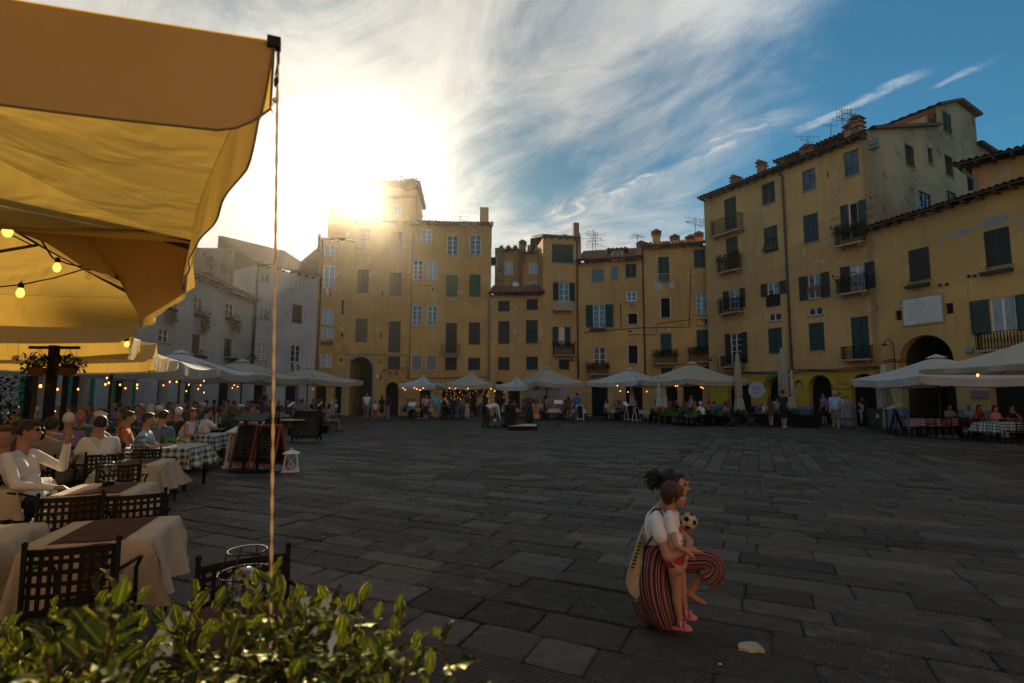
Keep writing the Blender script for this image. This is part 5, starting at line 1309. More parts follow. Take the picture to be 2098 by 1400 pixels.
def quadtable(TL, TR, BR, BL, z=.745):
    p = [G(a[0], a[1], z) for a in (TL, TR, BR, BL)]; c = sum(p, Vector())/4
    ex = ((p[1]-p[0])+(p[2]-p[3]))/2; return c, math.atan2(ex.y, ex.x), ex.length/2, ((p[0]-p[3]).length+(p[1]-p[2]).length)/4
fg = [((134, 1070), (373, 1055), (303, 1103), (59, 1121), 'nearest fully visible', .40), ((173, 991), (323, 981), (259, 1016), (96, 1018), 'second', .30), ((247, 939), (357, 934), (326, 957), (200, 958), 'third', .40),
      ((185, 909), (280, 908), (258, 924), (147, 923), 'fourth', .30)]
base_c, base_r, _, _ = quadtable(*fg[0][:4])
lbls = ['large square table with brown runner nearest the camera beyond the hedge', 'square table with cage lamp just behind the nearest one', 'square table whose cream cloth hangs toward the chalkboards', 'square table with glasses where the man in white shirt drinks']
for i, (a, b, c_, d, nm, hg_) in enumerate(fg):
    c, rt, hx, hy = quadtable(a, b, c_, d)
    rt = base_r+R.uniform(-.03, .03); hx = hy = .33
    make_table(lbls[i], c, rt, hx, hy, group='brown and cream tables at the left terrace')
    cloth('cream cloth over the '+lbls[i].replace('with', 'holding', 1)[:60].rsplit(' ', 1)[0], c, rt, hx, hy, 'cloth_cream', hg_, seed=i+3, group='cream cloths of the left terrace', nf=44)
    runner('brown runner laid across the '+['nearest clothed table', 'table with the cage lamp', 'table hanging toward the chalkboards', 'drinking man\'s table'][i], c, rt, hx, hy, seed=i+1)
# table at the hedge, bottom edge
c = G(505, 1300, .745); c0t = c
make_table('square table partly hidden by the leafy hedge beside a lattice chair', c, base_r+.02, .33, .33, group='brown and cream tables at the left terrace')
cloth('cream cloth on the table behind the leafy hedge', c, base_r+.02, .33, .33, 'cloth_cream', .26, seed=21, group='cream cloths of the left terrace'); runner('brown runner on the table behind the leafy hedge', c, base_r+.02, .33, .33, seed=9)
for (px, py, lb) in ((-20, 992, 'table at the picture edge before the woman with a wine glass'), (-112, 1105, 'table at the picture edge, nearest of the outer row')):
    c = G(px, py, .745); make_table('cream covered '+lb, c, base_r, .34, .34, group='brown and cream tables at the left terrace'); cloth('plain cream cloth of the '+lb.replace('before the woman with a wine glass', 'by the wine drinker'), c, base_r, .36, .36, 'cloth_cream', .30, seed=px+200, group='cream cloths of the left terrace', nf=44)
# near chairs, placed by the pixels of their back's top corners
def chair_back(pl, pr, label, away=True, z=.87, turn=0):
    a, b = G(*pl, z), G(*pr, z); m_ = (a+b)/2; rot = math.atan2((b-a).y, (b-a).x)
    if not away: rot += math.pi
    rot += turn
    off = Matrix.Rotation(rot, 3, 'Z') @ Vector((0, .235, 0)); return chair(label, m_.x+off.x, m_.y+off.y, rot)
chair_back((50, 1120), (246, 1104), 'black lattice chair with its back to the camera at the nearest table')
chair_back((82, 1016), (210, 1008), 'black lattice chair behind the nearest table, beside its twin')
chair_back((216, 1012), (338, 1004), 'black lattice chair with sunlit holes, under the right of the cage lamp table', turn=.05)
chair_back((399, 1150), (598, 1120), 'black lattice chair beyond the hedge, standing on the open paving side', away=False)
chair_back((188, 950), (300, 945), 'black lattice chair at the third brown table'); chair_back((263, 917), (338, 917), 'black lattice chair facing the fourth brown table')
chair_back((255, 895), (330, 893), 'black chair beyond the fourth brown table', away=False)
# cage lamps
def cage_lamp(label, c, z, s=1.0, wt=.0022):
    t = thing('cage_lamp', label, 'table lamp', (c[0], c[1], z), 0, 'cage lamps with clear globes')
    m = MB(); m.lathe([(.001, 0), (.045, 0), (.048, .012), (.048, .034), (.001, .036)], 20); m.tube([(0, 0, .03), (0, 0, .10)], .005, 6); m.obj('stand', 'iron', t, True)
    g = MB(); g.ball((0, 0, .165), .052, 16, 10); g.obj('globe', 'clear_glass', t, True)
    f = MB(); f.tube([(.02*math.cos(a*1.3), .02*math.sin(a*1.3), .135+a*.006) for a in range(10)], .0012, 4); f.obj('filament', 'copper_pipe', t)
    k = MB()
    for zz, rr in ((.09, .05), (.14, .078), (.20, .078), (.265, .055)): k.tube([(rr*math.cos(a*6.2832/20), rr*math.sin(a*6.2832/20), zz) for a in range(21)], wt, 5)
    for a in range(8): a_ = a*6.2832/8; k.tube([(r_*math.cos(a_), r_*math.sin(a_), z_) for z_, r_ in ((.09, .05), (.14, .078), (.20, .078), (.265, .055))], wt*.9, 5)
    k.obj('cage', 'iron', t, True); t.scale = (s, s, s); return t
cage_lamp('black cage lamp with clear globe, largest, standing beyond the hedge', (c0t.x+.02, c0t.y-.07), .750, 1.25)
for (px, py, Lb) in ((222, 994, 'cage lamp on the table behind the nearest one'), (288, 938, 'cage lamp with gold reflections on the third table'), (243, 912, 'cage lamp near the drinks on the fourth table')):
    c = G(px, py, .75); cage_lamp(Lb, c, .750, 1.1, .0042)
def ashtray(px, py, lb):
    c = G(px, py, .751); m = MB(); m.lathe([(.001, 0), (.04, 0), (.045, .02), (.038, .022), (.034, .006), (.001, .006)], 14, (0, 0, 0)); o = m.obj('ashtray', 'iron', None, True, c); tag(o, lb, 'ashtray')
ashtray(241, 910, 'small black ashtray on the fourth brown table')
def glass_(px, py, h, r, lb, z=.752, drink=None, stem=False):
    c = G(px, py, z); t = thing('drinking_glass', lb, 'glass', c)
    m = MB()
    if stem: m.lathe([(.001, 0), (.03, .002), (.004, .008), (.004, h*.45), (r*.6, h*.5), (r, h*.7), (r*.75, h)], 14)
    else: m.lathe([(.001, 0), (r*.8, 0), (r*.85, .004), (r, h)], 14)
    m.obj('glass', 'clear_glass', t, True)
    if drink: m = MB(); m.lathe([(.001, .006), (r*.8, .006), (r*.84, h*.4), (.001, h*.4)], 12); m.obj('drink', drink, t, True)
M('amber_drink', (.55, .25, .04), rough=.1, trans=.5)
glass_(183, 916, .15, .04, 'tall tumbler with amber drink near the table edge', drink='amber_drink'); glass_(190, 914, .10, .035, 'short tumbler beside the tall one on the drinking man\'s table')
c = G(200, 911, .752); m = MB(); m.lathe([(.001, 0), (.04, 0), (.06, .03), (.055, .03), (.035, .006), (.001, .006)], 14); d = m.obj('bowl', 'red_cloth', None, True, c); tag(d, 'little red bowl of snacks on the drinking man\'s table', 'bowl')
m = MB(); leaves(m, (0, 0, .035), (.035, .035, .015), 20, .03, R); m.obj('snacks', 'flower_yellow', d)
# ------------------------------------------------------------------ signs and lanterns of the terrace
def lantern(label, px, py, wd, hh, Yr=0):
    c = G(px, py); t = thing('lantern', label, 'lantern', (c.x, c.y, .016), Yr, 'white wooden lanterns')
    b, tp = wd/2, wd*.36; zt_ = hh*.74; k = wd*.05
    for nm, z0, z1, r0 in (('base', 0, hh*.05, b*1.12), ('top_plate', zt_, zt_+hh*.03, tp*1.25)):
        m = MB(); m.box(-r0, r0, -r0, r0, z0, z1); m.obj(nm, 'white_paint', t)
    for a in (-1, 1):
        for e in (-1, 1): m = MB(); m.tube([(a*b*.92, e*b*.92, hh*.05), (a*tp*.95, e*tp*.95, zt_)], k, 4); m.obj('corner_post', 'white_paint', t)
    for i in range(4):
        m = MB(); Mr = Matrix.Rotation(i*math.pi/2, 4, 'Z')
        for s_ in (1, -1): m.tube([Mr @ Vector((s_*b*.9, -b*.93, hh*.06)), Mr @ Vector((-s_*tp*.9, -tp*.96, zt_-.01))], k*.4, 4)
        m.tube([Mr @ Vector((-b*.9, -b*.93, hh*.075)), Mr @ Vector((b*.9, -b*.93, hh*.075))], k*.6, 4); m.obj('cross_brace', 'white_paint', t)
    m = MB(); z1 = zt_+hh*.03; m.add([(-tp*1.5, -tp*1.5, z1), (tp*1.5, -tp*1.5, z1), (tp*1.5, tp*1.5, z1), (-tp*1.5, tp*1.5, z1), (-tp*.35, -tp*.35, hh*.90), (tp*.35, -tp*.35, hh*.90), (tp*.35, tp*.35, hh*.90), (-tp*.35, tp*.35, hh*.90)], [(0, 3, 2, 1), (4, 5, 6, 7), (0, 1, 5, 4), (1, 2, 6, 5), (2, 3, 7, 6), (3, 0, 4, 7)]); m.obj('roof', 'white_paint', t)
    m = MB(); m.lathe([(.001, 0), (tp*.2, .0), (tp*.12, hh*.03), (tp*.28, hh*.06), (tp*.2, hh*.09), (.001, hh*.1)], 10, (0, 0, hh*.90)); m.obj('finial', 'white_paint', t, True)
    m = MB(); m.lathe([(.001, 0), (b*.4, 0), (b*.4, hh*.22), (.001, hh*.22)], 14, (0, 0, hh*.05)); m.obj('candle', 'mortar', t, True)
lantern('small white lantern with crossed bars standing on the paving before the red chalkboards', 595, 968, .31, .50, .35)
lantern('tall white lantern half hidden behind the red chalkboards', 489, 958, .50, 1.02, .25)
def aboard(label, px, py, w_, h_, rot, frame, txt=None, lean=.20, z0=0, faces=2, group='chalkboard signs on the paving'):
    c = G(px, py); t = thing('chalkboard', label, 'sign', (c.x, c.y, .015), rot, group)
    for s_ in ((1, -1) if faces == 2 else (1,)):
        Mf = Matrix.Translation((0, -s_*.0, h_)) @ Matrix.Rotation(-s_*lean, 4, 'X') @ Matrix.Translation((0, -s_*.012, -h_))
        m = MB(); f = .05
        m.box(-w_/2, -w_/2+f, -.015, .015, 0, h_, Mf); m.box(w_/2-f, w_/2, -.015, .015, 0, h_, Mf); m.box(-w_/2+f, w_/2-f, -.015, .015, h_-f, h_, Mf); m.box(-w_/2+f, w_/2-f, -.015, .015, .10, .10+f, Mf); m.obj('frame', frame, t)
        m = MB(); m.box(-w_/2+f, w_/2-f, -.006, .006, .10+f, h_-f, Mf); bd = m.obj('board', 'black_paint', t)
        if s_ == 1 and txt:
            for (body, sz, zz, mt) in txt: text_obj('chalk_writing', body, sz, mt, bd, Mf @ Matrix.Translation((0, -.0085, zz)) @ Matrix.Rotation(rad(90), 4, 'X'), extrude=.0005)
        if s_ == 1:   # faint rows of menu writing, too small to read
            m = MB(); z = h_-.30
            while z > .24:
                x = -w_/2+.10
                while x < w_/2-.12:
                    k = R.uniform(.02, .06); m.box(x, x+k, -.0072, -.0062, z, z+R.uniform(.006, .016), Mf); x += k+R.uniform(.008, .03)
                    if R.random() < .12: x += .1
                z -= R.uniform(.055, .075)
            m.obj('chalk_lines', 'letter_grey', bd)
    return t
aboard('red framed chalkboard, nearer to the rope, leaning open on the paving', 552, 966, .60, .98, rad(-22), 'red_wood')
aboard('red framed chalkboard standing behind the black menu stand', 506, 962, .60, 1.0, rad(-22), 'red_wood')
aboard('black chalkboard with white writing out on the open paving', 628, 906, .88, 1.05, rad(4), 'black_paint')
# black menu stand with open folder
c = G(512, 968); t = thing('menu_stand', 'black menu stand with open slanted folder before the red chalkboards', 'menu stand', (c.x, c.y, .015), rad(-14))
for x in (-.17, .17): m = MB(); m.box(x-.02, x+.02, -.02, .02, .03, 1.12); m.obj('post', 'black_paint', t)
m = MB(); m.box(-.36, .36, -.20, .20, 0, .03); m.obj('foot', 'black_paint', t)
for s_ in (-1, 1):
    m = MB(); m.box(0, .40, -.20, .17, 0, .02, Matrix.Translation((0, 0, 1.14)) @ Matrix.Rotation(rad(24), 4, 'X') @ (Matrix.Rotation(math.pi, 4, 'Z') if s_ < 0 else Matrix.Identity(4))); m.obj('folder', 'black_paint', t)
m = MB(); m.tube([(.2, -.1, 1.1), (.30, -.2, 1.0), (.42, -.22, 1.0), (.44, -.18, 1.06)], .008, 5); m.obj('reading_lamp', 'white_iron', t)
# round cream table, terracotta planter
c = G(574, 912); make_table('round pale table between the rope and the black chalkboard', (c.x, c.y+.9), 0, .40, .40, .78, True, group='tables of the terraces')
def planter_(label, px, py, wx, wy, hh, mat, nl, lh, leafsize=.07, lm='leaf_mid', rot=0, flower=None, cat='planter', pos=None):
    c = G(px, py) if pos is None else Vector((pos[0], pos[1], 0)); t = thing('planter', label, cat, (c.x, c.y+(wy/2 if pos is None else 0), .012), rot, 'planters along the terraces')
    m = MB(); m.box(-wx/2, wx/2, -wy/2, wy/2, 0, hh-.04); m.box(-wx/2-.02, wx/2+.02, -wy/2-.02, wy/2+.02, hh-.04, hh); m.obj('box', mat, t)
    m = MB(); leaves(m, (0, 0, hh+lh/2-.05), (wx/2+.05, wy/2+.04, lh/2), nl, leafsize, R, 'box' if wx > 1 else None); m.obj('foliage', lm, t)['kind'] = 'stuff'
    m = MB(); [m.tube([(R.uniform(-wx/4, wx/4), 0, hh-.05), (R.uniform(-wx/3, wx/3), R.uniform(-.1, .1), hh+lh*.8)], .008, 4) for _ in range(5)]; m.obj('stems', 'roof_wood', t)
    if flower: m = MB(); leaves(m, (0, -.05, hh+lh*.6), (wx/2, wy/2+.05, lh/2), 40, .06, R, 'box'); m.obj('flowers', flower, t)
    return t
planter_('terracotta planter with tall leafy olive shrub near the white lantern', 467, 938, .60, .5, .42, 'terracotta', 900, 1.0, .08)
planter_('low flowering planter by the round pale table', 655, 888, .5, .4, .3, 'black_paint', 200, .5, .08, flower='flower_red')
planter_('low flowering planter behind the black chalkboard', 605, 893, .6, .4, .3, 'black_paint', 220, .45, .08, flower='flower_red')
for i, (x, y, lb) in enumerate([(-3.05, 5.3, 'drinking man'), (-4.4, 7.3, 'brown tables'), (-5.6, 8.9, 'checked tables')]):
    pass
planter_('long dark planter hedge between the man in the white shirt and the tables behind', 0, 0, 3.0, .5, .55, 'black_paint', 1700, .45, .09, 'leaf_dark', rad(6), pos=(XH(190, 11.2).x, 11.2))
planter_('long planter hedge behind the fourth brown table', 0, 0, 1.4, .45, .55, 'black_paint', 800, .42, .09, 'leaf_dark', rad(4), pos=(XH(318, 12.2).x, 12.2))
planter_('tall dark shrub in a box at the left picture edge', 0, 0, 1.2, .9, .6, 'black_paint', 1500, 1.4, .10, 'leaf_dark', 0, pos=(-9.6, 9.4))
for i, (px0, Y, lb) in enumerate([(1478, 30.0, 'below the first folded parasol'), (1525, 29.4, 'beside the folding sunbed chairs'), (1570, 28.9, 'behind the walking couple'), (1615, 28.4, 'in front of the blue dado'), (1655, 28.0, 'left of the man in the blue shirt'), (1432, 30.6, 'behind the man walking alone')]):
    p = at(px0, Y); planter_('dark box hedge '+lb, 0, 0, 1.15, .4, .65, 'black_paint', 260, .35, .10, 'leaf_dark', rad(-28), pos=p)
# post with hanging baskets
p = at(94, 7.3); t = thing('post', 'black post carrying two flower baskets under the yellow parasols', 'post', (p[0], p[1], 0)); m = MB(); m.box(-.045, .045, -.045, .045, .015, 2.33); m.obj('upright', 'black_paint', t); m = MB(); m.box(-.35, .35, -.02, .02, 2.28, 2.32); m.obj('cross_arm', 'black_paint', t)
for s_, lb in ((-1, 'outer'), (1, 'inner')):
    q = at(94+s_*31, 7.2); b = thing('hanging_basket', 'hanging basket of trailing flowers on the '+lb+' side of the black post', 'hanging basket', (q[0], q[1], 1.98), 0, 'hanging flower baskets'); m = MB(); m.lathe([(.02, -.09), (.09, -.06), (.13, .03), (.12, .03)], 12); m.obj('basket', 'terracotta', b)
    m = MB(); leaves(m, (0, 0, .08), (.21, .2, .14), 260, .07, R); m.obj('foliage', 'leaf_dark', b)['kind'] = 'stuff'
    m = MB(); [m.tube([(.12*math.cos(a), .12*math.sin(a), .03), (0, 0, .33)], .003, 3) for a in (0, 2.1, 4.2)]; m.obj('chains', 'iron', b)
m = MB(); m.box(-.03, .03, -.03, .03, .6, 2.7); o = m.obj('post', 'black_paint', None, False, (*at(124, 8.6), 0)); tag(o, 'thin dark pole behind the inner hanging basket', 'post')
# menu stand, boards and bins at the right
c = G(1845, 893); t = aboard('black chalkboard with pale rows leaning beside the red checked tables', 1838, 893, .50, 1.05, rad(62), 'black_paint', lean=.25)
m = MB(); m.box(-.28, .28, -.2, .2, 0, .03, Matrix.Translation((c.x, c.y+.3, 1.22)) @ Matrix.Rotation(rad(-20), 4, 'Y')); o = m.obj('menu_folder', 'white_paint'); 
m = MB(); m.tube([(c.x, c.y+.3, .02), (c.x, c.y+.3, 1.2)], .02, 6); m.box(c.x-.2, c.x+.2, c.y+.1, c.y+.5, .01, .03); s2 = m.obj('menu_stand', 'black_paint'); tag(s2, 'menu stand with slanted white folder beside the red checked tables', 'menu stand'); o.parent = s2; o.name = 'folder'
p = at(1795, 26.5); t = thing('wheeled_bin', 'dark green wheeled bin with white notice by the wall', 'bin', (p[0], p[1], 0), rad(-20)); m = MB()
m.add([(-.42, -.35, .08), (.42, -.35, .08), (.42, .35, .08), (-.42, .35, .08), (-.5, -.42, 1.05), (.5, -.42, 1.05), (.5, .42, 1.05), (-.5, .42, 1.05)], [(0, 3, 2, 1), (0, 1, 5, 4), (1, 2, 6, 5), (2, 3, 7, 6), (3, 0, 4, 7)]); m.obj('bin_body', M('bin_green', (.012, .055, .03), rough=.5), t); m = MB(); m.box(-.53, .53, -.46, .45, 1.05, 1.10); m.obj('lid', 'bin_green', t)
m = MB(); m.add([(.0, -.41, .62), (.2, -.41, .62), (.2, -.425, .85), (.0, -.425, .85)], [(0, 1, 2, 3)]); m.obj('notice', 'marble', t)
for x in (-.35, .35): m = MB(); m.tube([(x-.03, 0, .09), (x+.03, 0, .09)], .075, 10); m.obj('wheel', 'iron', t); t.scale = (.55, .6, .95)
def music(label, px, py, Y, wpx=20, ang=0, mat='marble'):
    p = PY(px, py, Y); t = thing('menu_stand', label, 'menu stand', (p.x, p.y, 0), ang, 'lectern stands with open menus'); w_ = wpx*Y/FPX/2
    m = MB(); m.box(-w_, w_, -.14, .14, 0, .012, Matrix.Translation((0, 0, p.z)) @ Matrix.Rotation(rad(42), 4, 'X')); m.obj('menu', mat, t); m = MB(); m.tube([(0, .03, .02), (0, .03, p.z-.02)], .012, 5); [m.tube([(0, .03, .12), (.25*math.cos(a), .03+.25*math.sin(a), .02)], .01, 4) for a in (0, 2.1, 4.2)]; m.obj('tripod', 'iron', t)
music('white open menu on a stand left of the pink shirted woman', 844, 828, 30, 14); music('white open menu on a stand behind the cello', 1144, 824, 27, 18); music('white open menu beside the green tables', 1282, 828, 26, 11, .6)
music('white menu tilted at the left terrace edge', 597, 829, 22, 14, -.7); music('white menu tilted before the red checked far table', 655, 829, 24, 9, -.9)
for px, py, Y, w_, h_, rt, lb in ((1187, 863, 30, .5, 1.0, .4, 'white framed easel behind the man in blue'), (1290, 864, 27.5, .55, 1.05, .5, 'white folding easel by the red and green tables'), (1304, 866, 27, .5, .9, .9, 'second easel by the red and green tables')):
    t = aboard(lb, px, py, w_, h_, rt, 'white_paint', None, .18, group='white easels')
# shop sign on the pale wall
hN = [o for o in bpy.data.objects if o.get('label', '').startswith('slim orange')][0]
u = PY(1123, 795, 38.0)
t = thing('shop_front', 'pale pink shop wall with dark lettering behind the beige parasol', 'shop front', (u.x, u.y, 0)); m = MB(); m.box(-1.5, 1.55, 0, .3, 0, 2.95); m.obj('wall', M('pale_pink', (.42, .36, .33), rough=.9, scale=2), t); text_obj('lettering', 'NUNA LIE', .42, 'letter_dark', t, Matrix.Translation((0, -.006, u.z-.05)) @ Matrix.Rotation(rad(90), 4, 'X'), extrude=.01)
# wall lamps
def walllamp(px, py, Y, label, side=1):
    p = PY(px, py, Y); t = thing('street_lamp', label, 'lamp', p, 0, 'curved wall lamps'); s_ = side
    m = MB(); m.tube([(0, 0, -1.2), (0, 0, .05), (-.12*s_, -.05, .30), (-.35*s_, -.1, .42), (-.55*s_, -.15, .30), (-.58*s_, -.15, .18)], .022, 6); m.tube([(0, 0, -.2), (-.2*s_, -.05, -.05), (-.3*s_, -.05, .1)], .012, 4); m.obj('bracket', 'iron', t, True)
    m = MB(); m.lathe([(.02, .05), (.06, .0), (.16, -.06), (.17, -.08), (.02, -.07)], 14, (-.58*s_, -.15, .16)); m.obj('shade', 'iron', t, True); m = MB(); m.ball((-.58*s_, -.15, .06), .05, 10, 6, (1, 1, 1.3)); m.obj('bulb', 'curtain_glass', t, True)
walllamp(1831, 712, 27.2, 'curved black wall lamp between the tan building and the archway'); walllamp(1471, 742, 36.5, 'curved black wall lamp at the corner of the tall tan building'); walllamp(1186, 742, 40.2, 'small curved wall lamp beside the drainpipe in the far corner', 1); walllamp(507, 738, 35.0, 'curved wall lamp on the white corner house', -1)
p = PY(1636, 785, 30.5); t = thing('wall_lantern', 'black glazed lantern on the yellow ground floor wall', 'lamp', p); m = MB(); m.box(-.12, .12, -.12, .12, -.2, .02); m.obj('lamp_glass', 'curtain_glass', t); m = MB(); m.add([(-.16, -.16, .02), (.16, -.16, .02), (.16, .16, .02), (-.16, .16, .02), (0, 0, .2)], [(0, 1, 4), (1, 2, 4), (2, 3, 4), (3, 0, 4), (0, 3, 2, 1)]); [m.box(a-.012, a+.012, b-.012, b+.012, -.22, .02) for a in (-.13, .13) for b in (-.13, .13)]; m.obj('lamp_frame', 'iron', t)
# flags
def flag(px, py, Y, cols, hh, lb):
    p = PY(px, py, Y); t = thing('flag', lb, 'flag', p); 
    for i, mt in enumerate(cols):
        m = MB(); m.grid(lambda a, b: (-.3+.2*i+.2*a/3+.05*b/6, -.06*math.sin(a+b*.9+i), -hh*b/6-.1*a/3-.08*i), 3, 6); m.obj('stripe', mt, t, True)
M('flag_green', (.02, .18, .06), rough=.8); M('flag_red', (.40, .03, .03), rough=.8)
flag(605, 742, 36.5, ('flag_green', 'marble', 'flag_red'), .7, 'small green white and red flag under a window of the white corner house')
flag(676, 590, 39.6, ('marble', 'flag_red'), .55, 'white and red cloth hanging from a railed window of the narrow orange house')
# aerials on the roofs
def aerial(px0, y0, y1, Y, label, arms=4, tilt=0):
    a, b = PY(px0, y0, Y), PY(px0+tilt, y1, Y); t = thing('aerial', label, 'aerial', (a.x, a.y, 0), 0, 'roof aerials'); m = MB(); m.tube([(0, 0, a.z-.5), (b.x-a.x, 0, b.z)], .022, 4); m.obj('mast', 'iron', t)
    for i in range(arms):
        k = MB(); z = b.z-(b.z-a.z)*(.08+.62*i/max(1, arms)); w_ = R.uniform(.4, 1.0); an = R.uniform(-.5, .5); dx, dy = math.cos(an), math.sin(an)
        k.tube([(-w_*dx, -w_*dy, z), (w_*dx, w_*dy, z+R.uniform(-.1, .1))], .014, 3)
        for e in np.linspace(-.9, .9, 6): k.tube([(w_*e*dx, w_*e*dy-.0, z-.16), (w_*e*dx, w_*e*dy, z+.16)], .008, 3)
        k.obj('antenna', 'iron', t)
aerial(600, 520, 474, 38, 'tall aerial beside the stair-shaped gable behind the rope', 4); aerial(1213, 520, 470, 43, 'cluster aerial behind the slim orange house', 6, 3); aerial(1222, 528, 478, 43, 'second cluster aerial behind the slim orange house', 5, -3)
aerial(1306, 495, 480, 43, 'small bushy aerial by the dormer house chimney', 3); aerial(944, 462, 443, 43, 'small aerial above the orange building', 2); aerial(1424, 470, 446, 40, 'twin aerial above the blue shuttered house', 4); aerial(1447, 478, 455, 40, 'thin aerial nearest the tan building eaves', 2)
aerial(1655, 300, 280, 33, 'small aerial on the first tan building chimney', 2); aerial(1730, 270, 222, 31, 'tallest aerial on the tan building roof', 5, -6); aerial(1742, 262, 222, 31, 'forked aerial beside the tallest one', 3, 2); aerial(1702, 282, 255, 32, 'single bent aerial on the tan building roof', 1)
aerial(433, 560, 530, 33, 'aerial in front of the upper white house', 4)
# ------------------------------------------------------------------ people
def nbody(prims, voxel=.02, smooth=3, mats=()):
    """union of tapered capsules and ellipsoids -> one continuous skin; faces take the region of the nearest primitive"""
    mb = MB()
    for p in prims:
        if p[0] == 'c':
            _, a, ra, b, rb, reg = p; a, b = Vector(a), Vector(b); t = (b-a); L = t.length
            if L < 1e-6: t = Vector((0, 0, 1))
            t.normalize(); pts = []; rs = []
            for k in range(4): th = math.pi/2*(1-k/4); pts.append(a-t*ra*math.sin(th)); rs.append(max(.001, ra*math.cos(th)))
            pts.append(a); rs.append(ra); pts.append(b); rs.append(rb)
            for k in range(1, 5): th = math.pi/2*k/4; pts.append(b+t*rb*math.sin(th)); rs.append(max(.001, rb*math.cos(th)))
            mb.tube(pts, rs, 12)
        else:
            _, c, r, reg = p[:4]; k = len(mb.v); mb.ball((0, 0, 0), 1, 14, 9, r)
            Mr = Matrix.Rotation(p[4], 3, p[5]) if len(p) > 4 else Matrix.Identity(3)
            for i in range(k, len(mb.v)): mb.v[i] = tuple(Vector(c)+Mr @ Vector(mb.v[i]))
    me = bpy.data.meshes.new('person'); me.from_pydata(mb.v, [], mb.f); o = bpy.data.objects.new('tmp', me); C.objects.link(o)
    md = o.modifiers.new('r', 'REMESH'); md.mode = 'VOXEL'; md.voxel_size = voxel
    if smooth: m2 = o.modifiers.new('s', 'SMOOTH'); m2.factor = .5; m2.iterations = smooth
    dg = bpy.context.evaluated_depsgraph_get(); me2 = bpy.data.meshes.new_from_object(o.evaluated_get(dg)); bpy.data.objects.remove(o)
    me2.name = 'person'; n = len(me2.polygons); ct = np.empty(n*3); me2.polygons.foreach_get('center', ct); ct = ct.reshape(-1, 3)
    best = np.full(n, 1e9); reg_ = np.zeros(n, dtype=np.int32)
    for p in prims:
        if p[0] == 'c':
            a, b = np.array(p[1], float), np.array(p[3], float); ab = b-a; t = np.clip(((ct-a) @ ab)/max(1e-9, ab @ ab), 0, 1)
            d = np.linalg.norm(ct-(a+t[:, None]*ab), axis=1)-(p[2]+(p[4]-p[2])*t); rg = p[5]
        else:
            q = ct-np.array(p[1], float)
            if len(p) > 4: q = q @ np.array(Matrix.Rotation(p[4], 3, p[5]))
            r = np.array(p[2], float); k0 = np.linalg.norm(q/r, axis=1); k1 = np.linalg.norm(q/(r*r), axis=1)+1e-9; d = k0*(k0-1)/k1; rg = p[3]
        m_ = d < best; best[m_] = d[m_]; reg_[m_] = rg
    me2.materials.clear()
    for m_ in mats or ('skin', 'tshirt', 'trouser', 'shoe', 'hair', 'extra'): me2.materials.append(_mc[m_])
    me2.polygons.foreach_set('material_index', reg_); me2.polygons.foreach_set('use_smooth', [True]*n); me2.update(); return me2
M('skin', (.36, .19, .12), rough=.6, var=.08, scale=20); M('skin_dark', (.22, .11, .065), rough=.6, var=.08)
M('tshirt', (.5, .5, .5), rough=.9); M('trouser', (.05, .05, .06), rough=.9); M('shoe', (.03, .03, .03), rough=.7); M('hair', (.018, .011, .007), rough=.55, var=.4, scale=60, bump=.6, bscale=120); M('extra', (.03, .03, .03), rough=.8)
COLS = {'white': (.62, .62, .62), 'light blue': (.26, .38, .52), 'blue': (.03, .12, .36), 'navy': (.012, .016, .04), 'black': (.012, .012, .012), 'grey': (.16, .17, .18), 'pink': (.55, .22, .30), 'turquoise': (.04, .36, .38),
        'red': (.36, .03, .025), 'orange': (.48, .12, .02), 'green': (.025, .065, .03), 'beige': (.42, .35, .25), 'cream': (.52, .47, .36), 'purple': (.22, .12, .26), 'brown': (.09, .035, .022), 'teal': (.02, .14, .17), 'yellow': (.50, .34, .05), 'khaki': (.16, .13, .08), 'denim': (.06, .11, .20), 'olive': (.06, .07, .025), 'striped grey': (.22, .23, .26)}
HAIRC = {'dark': (.012, .008, .006), 'brown': (.06, .03, .015), 'fair': (.30, .19, .08), 'grey': (.34, .33, .32), 'white': (.55, .55, .53)}
def cl_(n_): return M('wear_'+n_.replace(' ', '_'), COLS[n_], rough=.92, var=.15, scale=5, bump=.35, bscale=14)
def ha_(n_): return M('hair_'+n_, HAIRC[n_], rough=.55, var=.3, scale=60)
def head_prims(c, f, s=1.0, hair='short', rh=4, skin=0):
    """c centre, f unit facing dir (horizontal)"""
    c = Vector(c); f = Vector(f).normalized(); up = Vector((0, 0, 1)); a = math.atan2(f.y, f.x)-math.pi/2
    P = [('e', c, (.073*s, .088*s, .108*s), skin, a, 'Z'), ('e', c+f*.035*s-up*.05*s, (.052*s, .055*s, .062*s), skin, a, 'Z'), ('c', c+f*.083*s+up*.01*s, .009*s, c+f*.108*s-up*.024*s, .014*s, skin)]
    sd = Vector((-f.y, f.x, 0))
    for k in (-1, 1): P.append(('e', c+sd*k*.074*s-up*.005*s, (.012*s, .018*s, .03*s), skin, a, 'Z'))
    if hair == 'bald': pass
    else:
        P.append(('e', c-f*.018*s+up*.026*s, (.083*s, .094*s, .100*s), rh, a, 'Z'))
        P.append(('e', c+f*.05*s+up*.078*s, (.06*s, .04*s, .03*s), rh, a, 'Z'))
        if hair == 'long': P += [('c', c-f*.055*s-up*.02*s, .075*s, c-f*.075*s-up*.20*s, .055*s, rh), ('c', c+sd*.06*s-f*.03*s-up*.0*s, .035*s, c+sd*.075*s-f*.05*s-up*.17*s, .028*s, rh), ('c', c-sd*.06*s-f*.03*s-up*.0*s, .035*s, c-sd*.075*s-f*.05*s-up*.17*s, .028*s, rh)]
        if hair == 'bun': P.append(('e', c-f*.10*s+up*.045*s, (.045*s, .045*s, .045*s), rh))
    return P
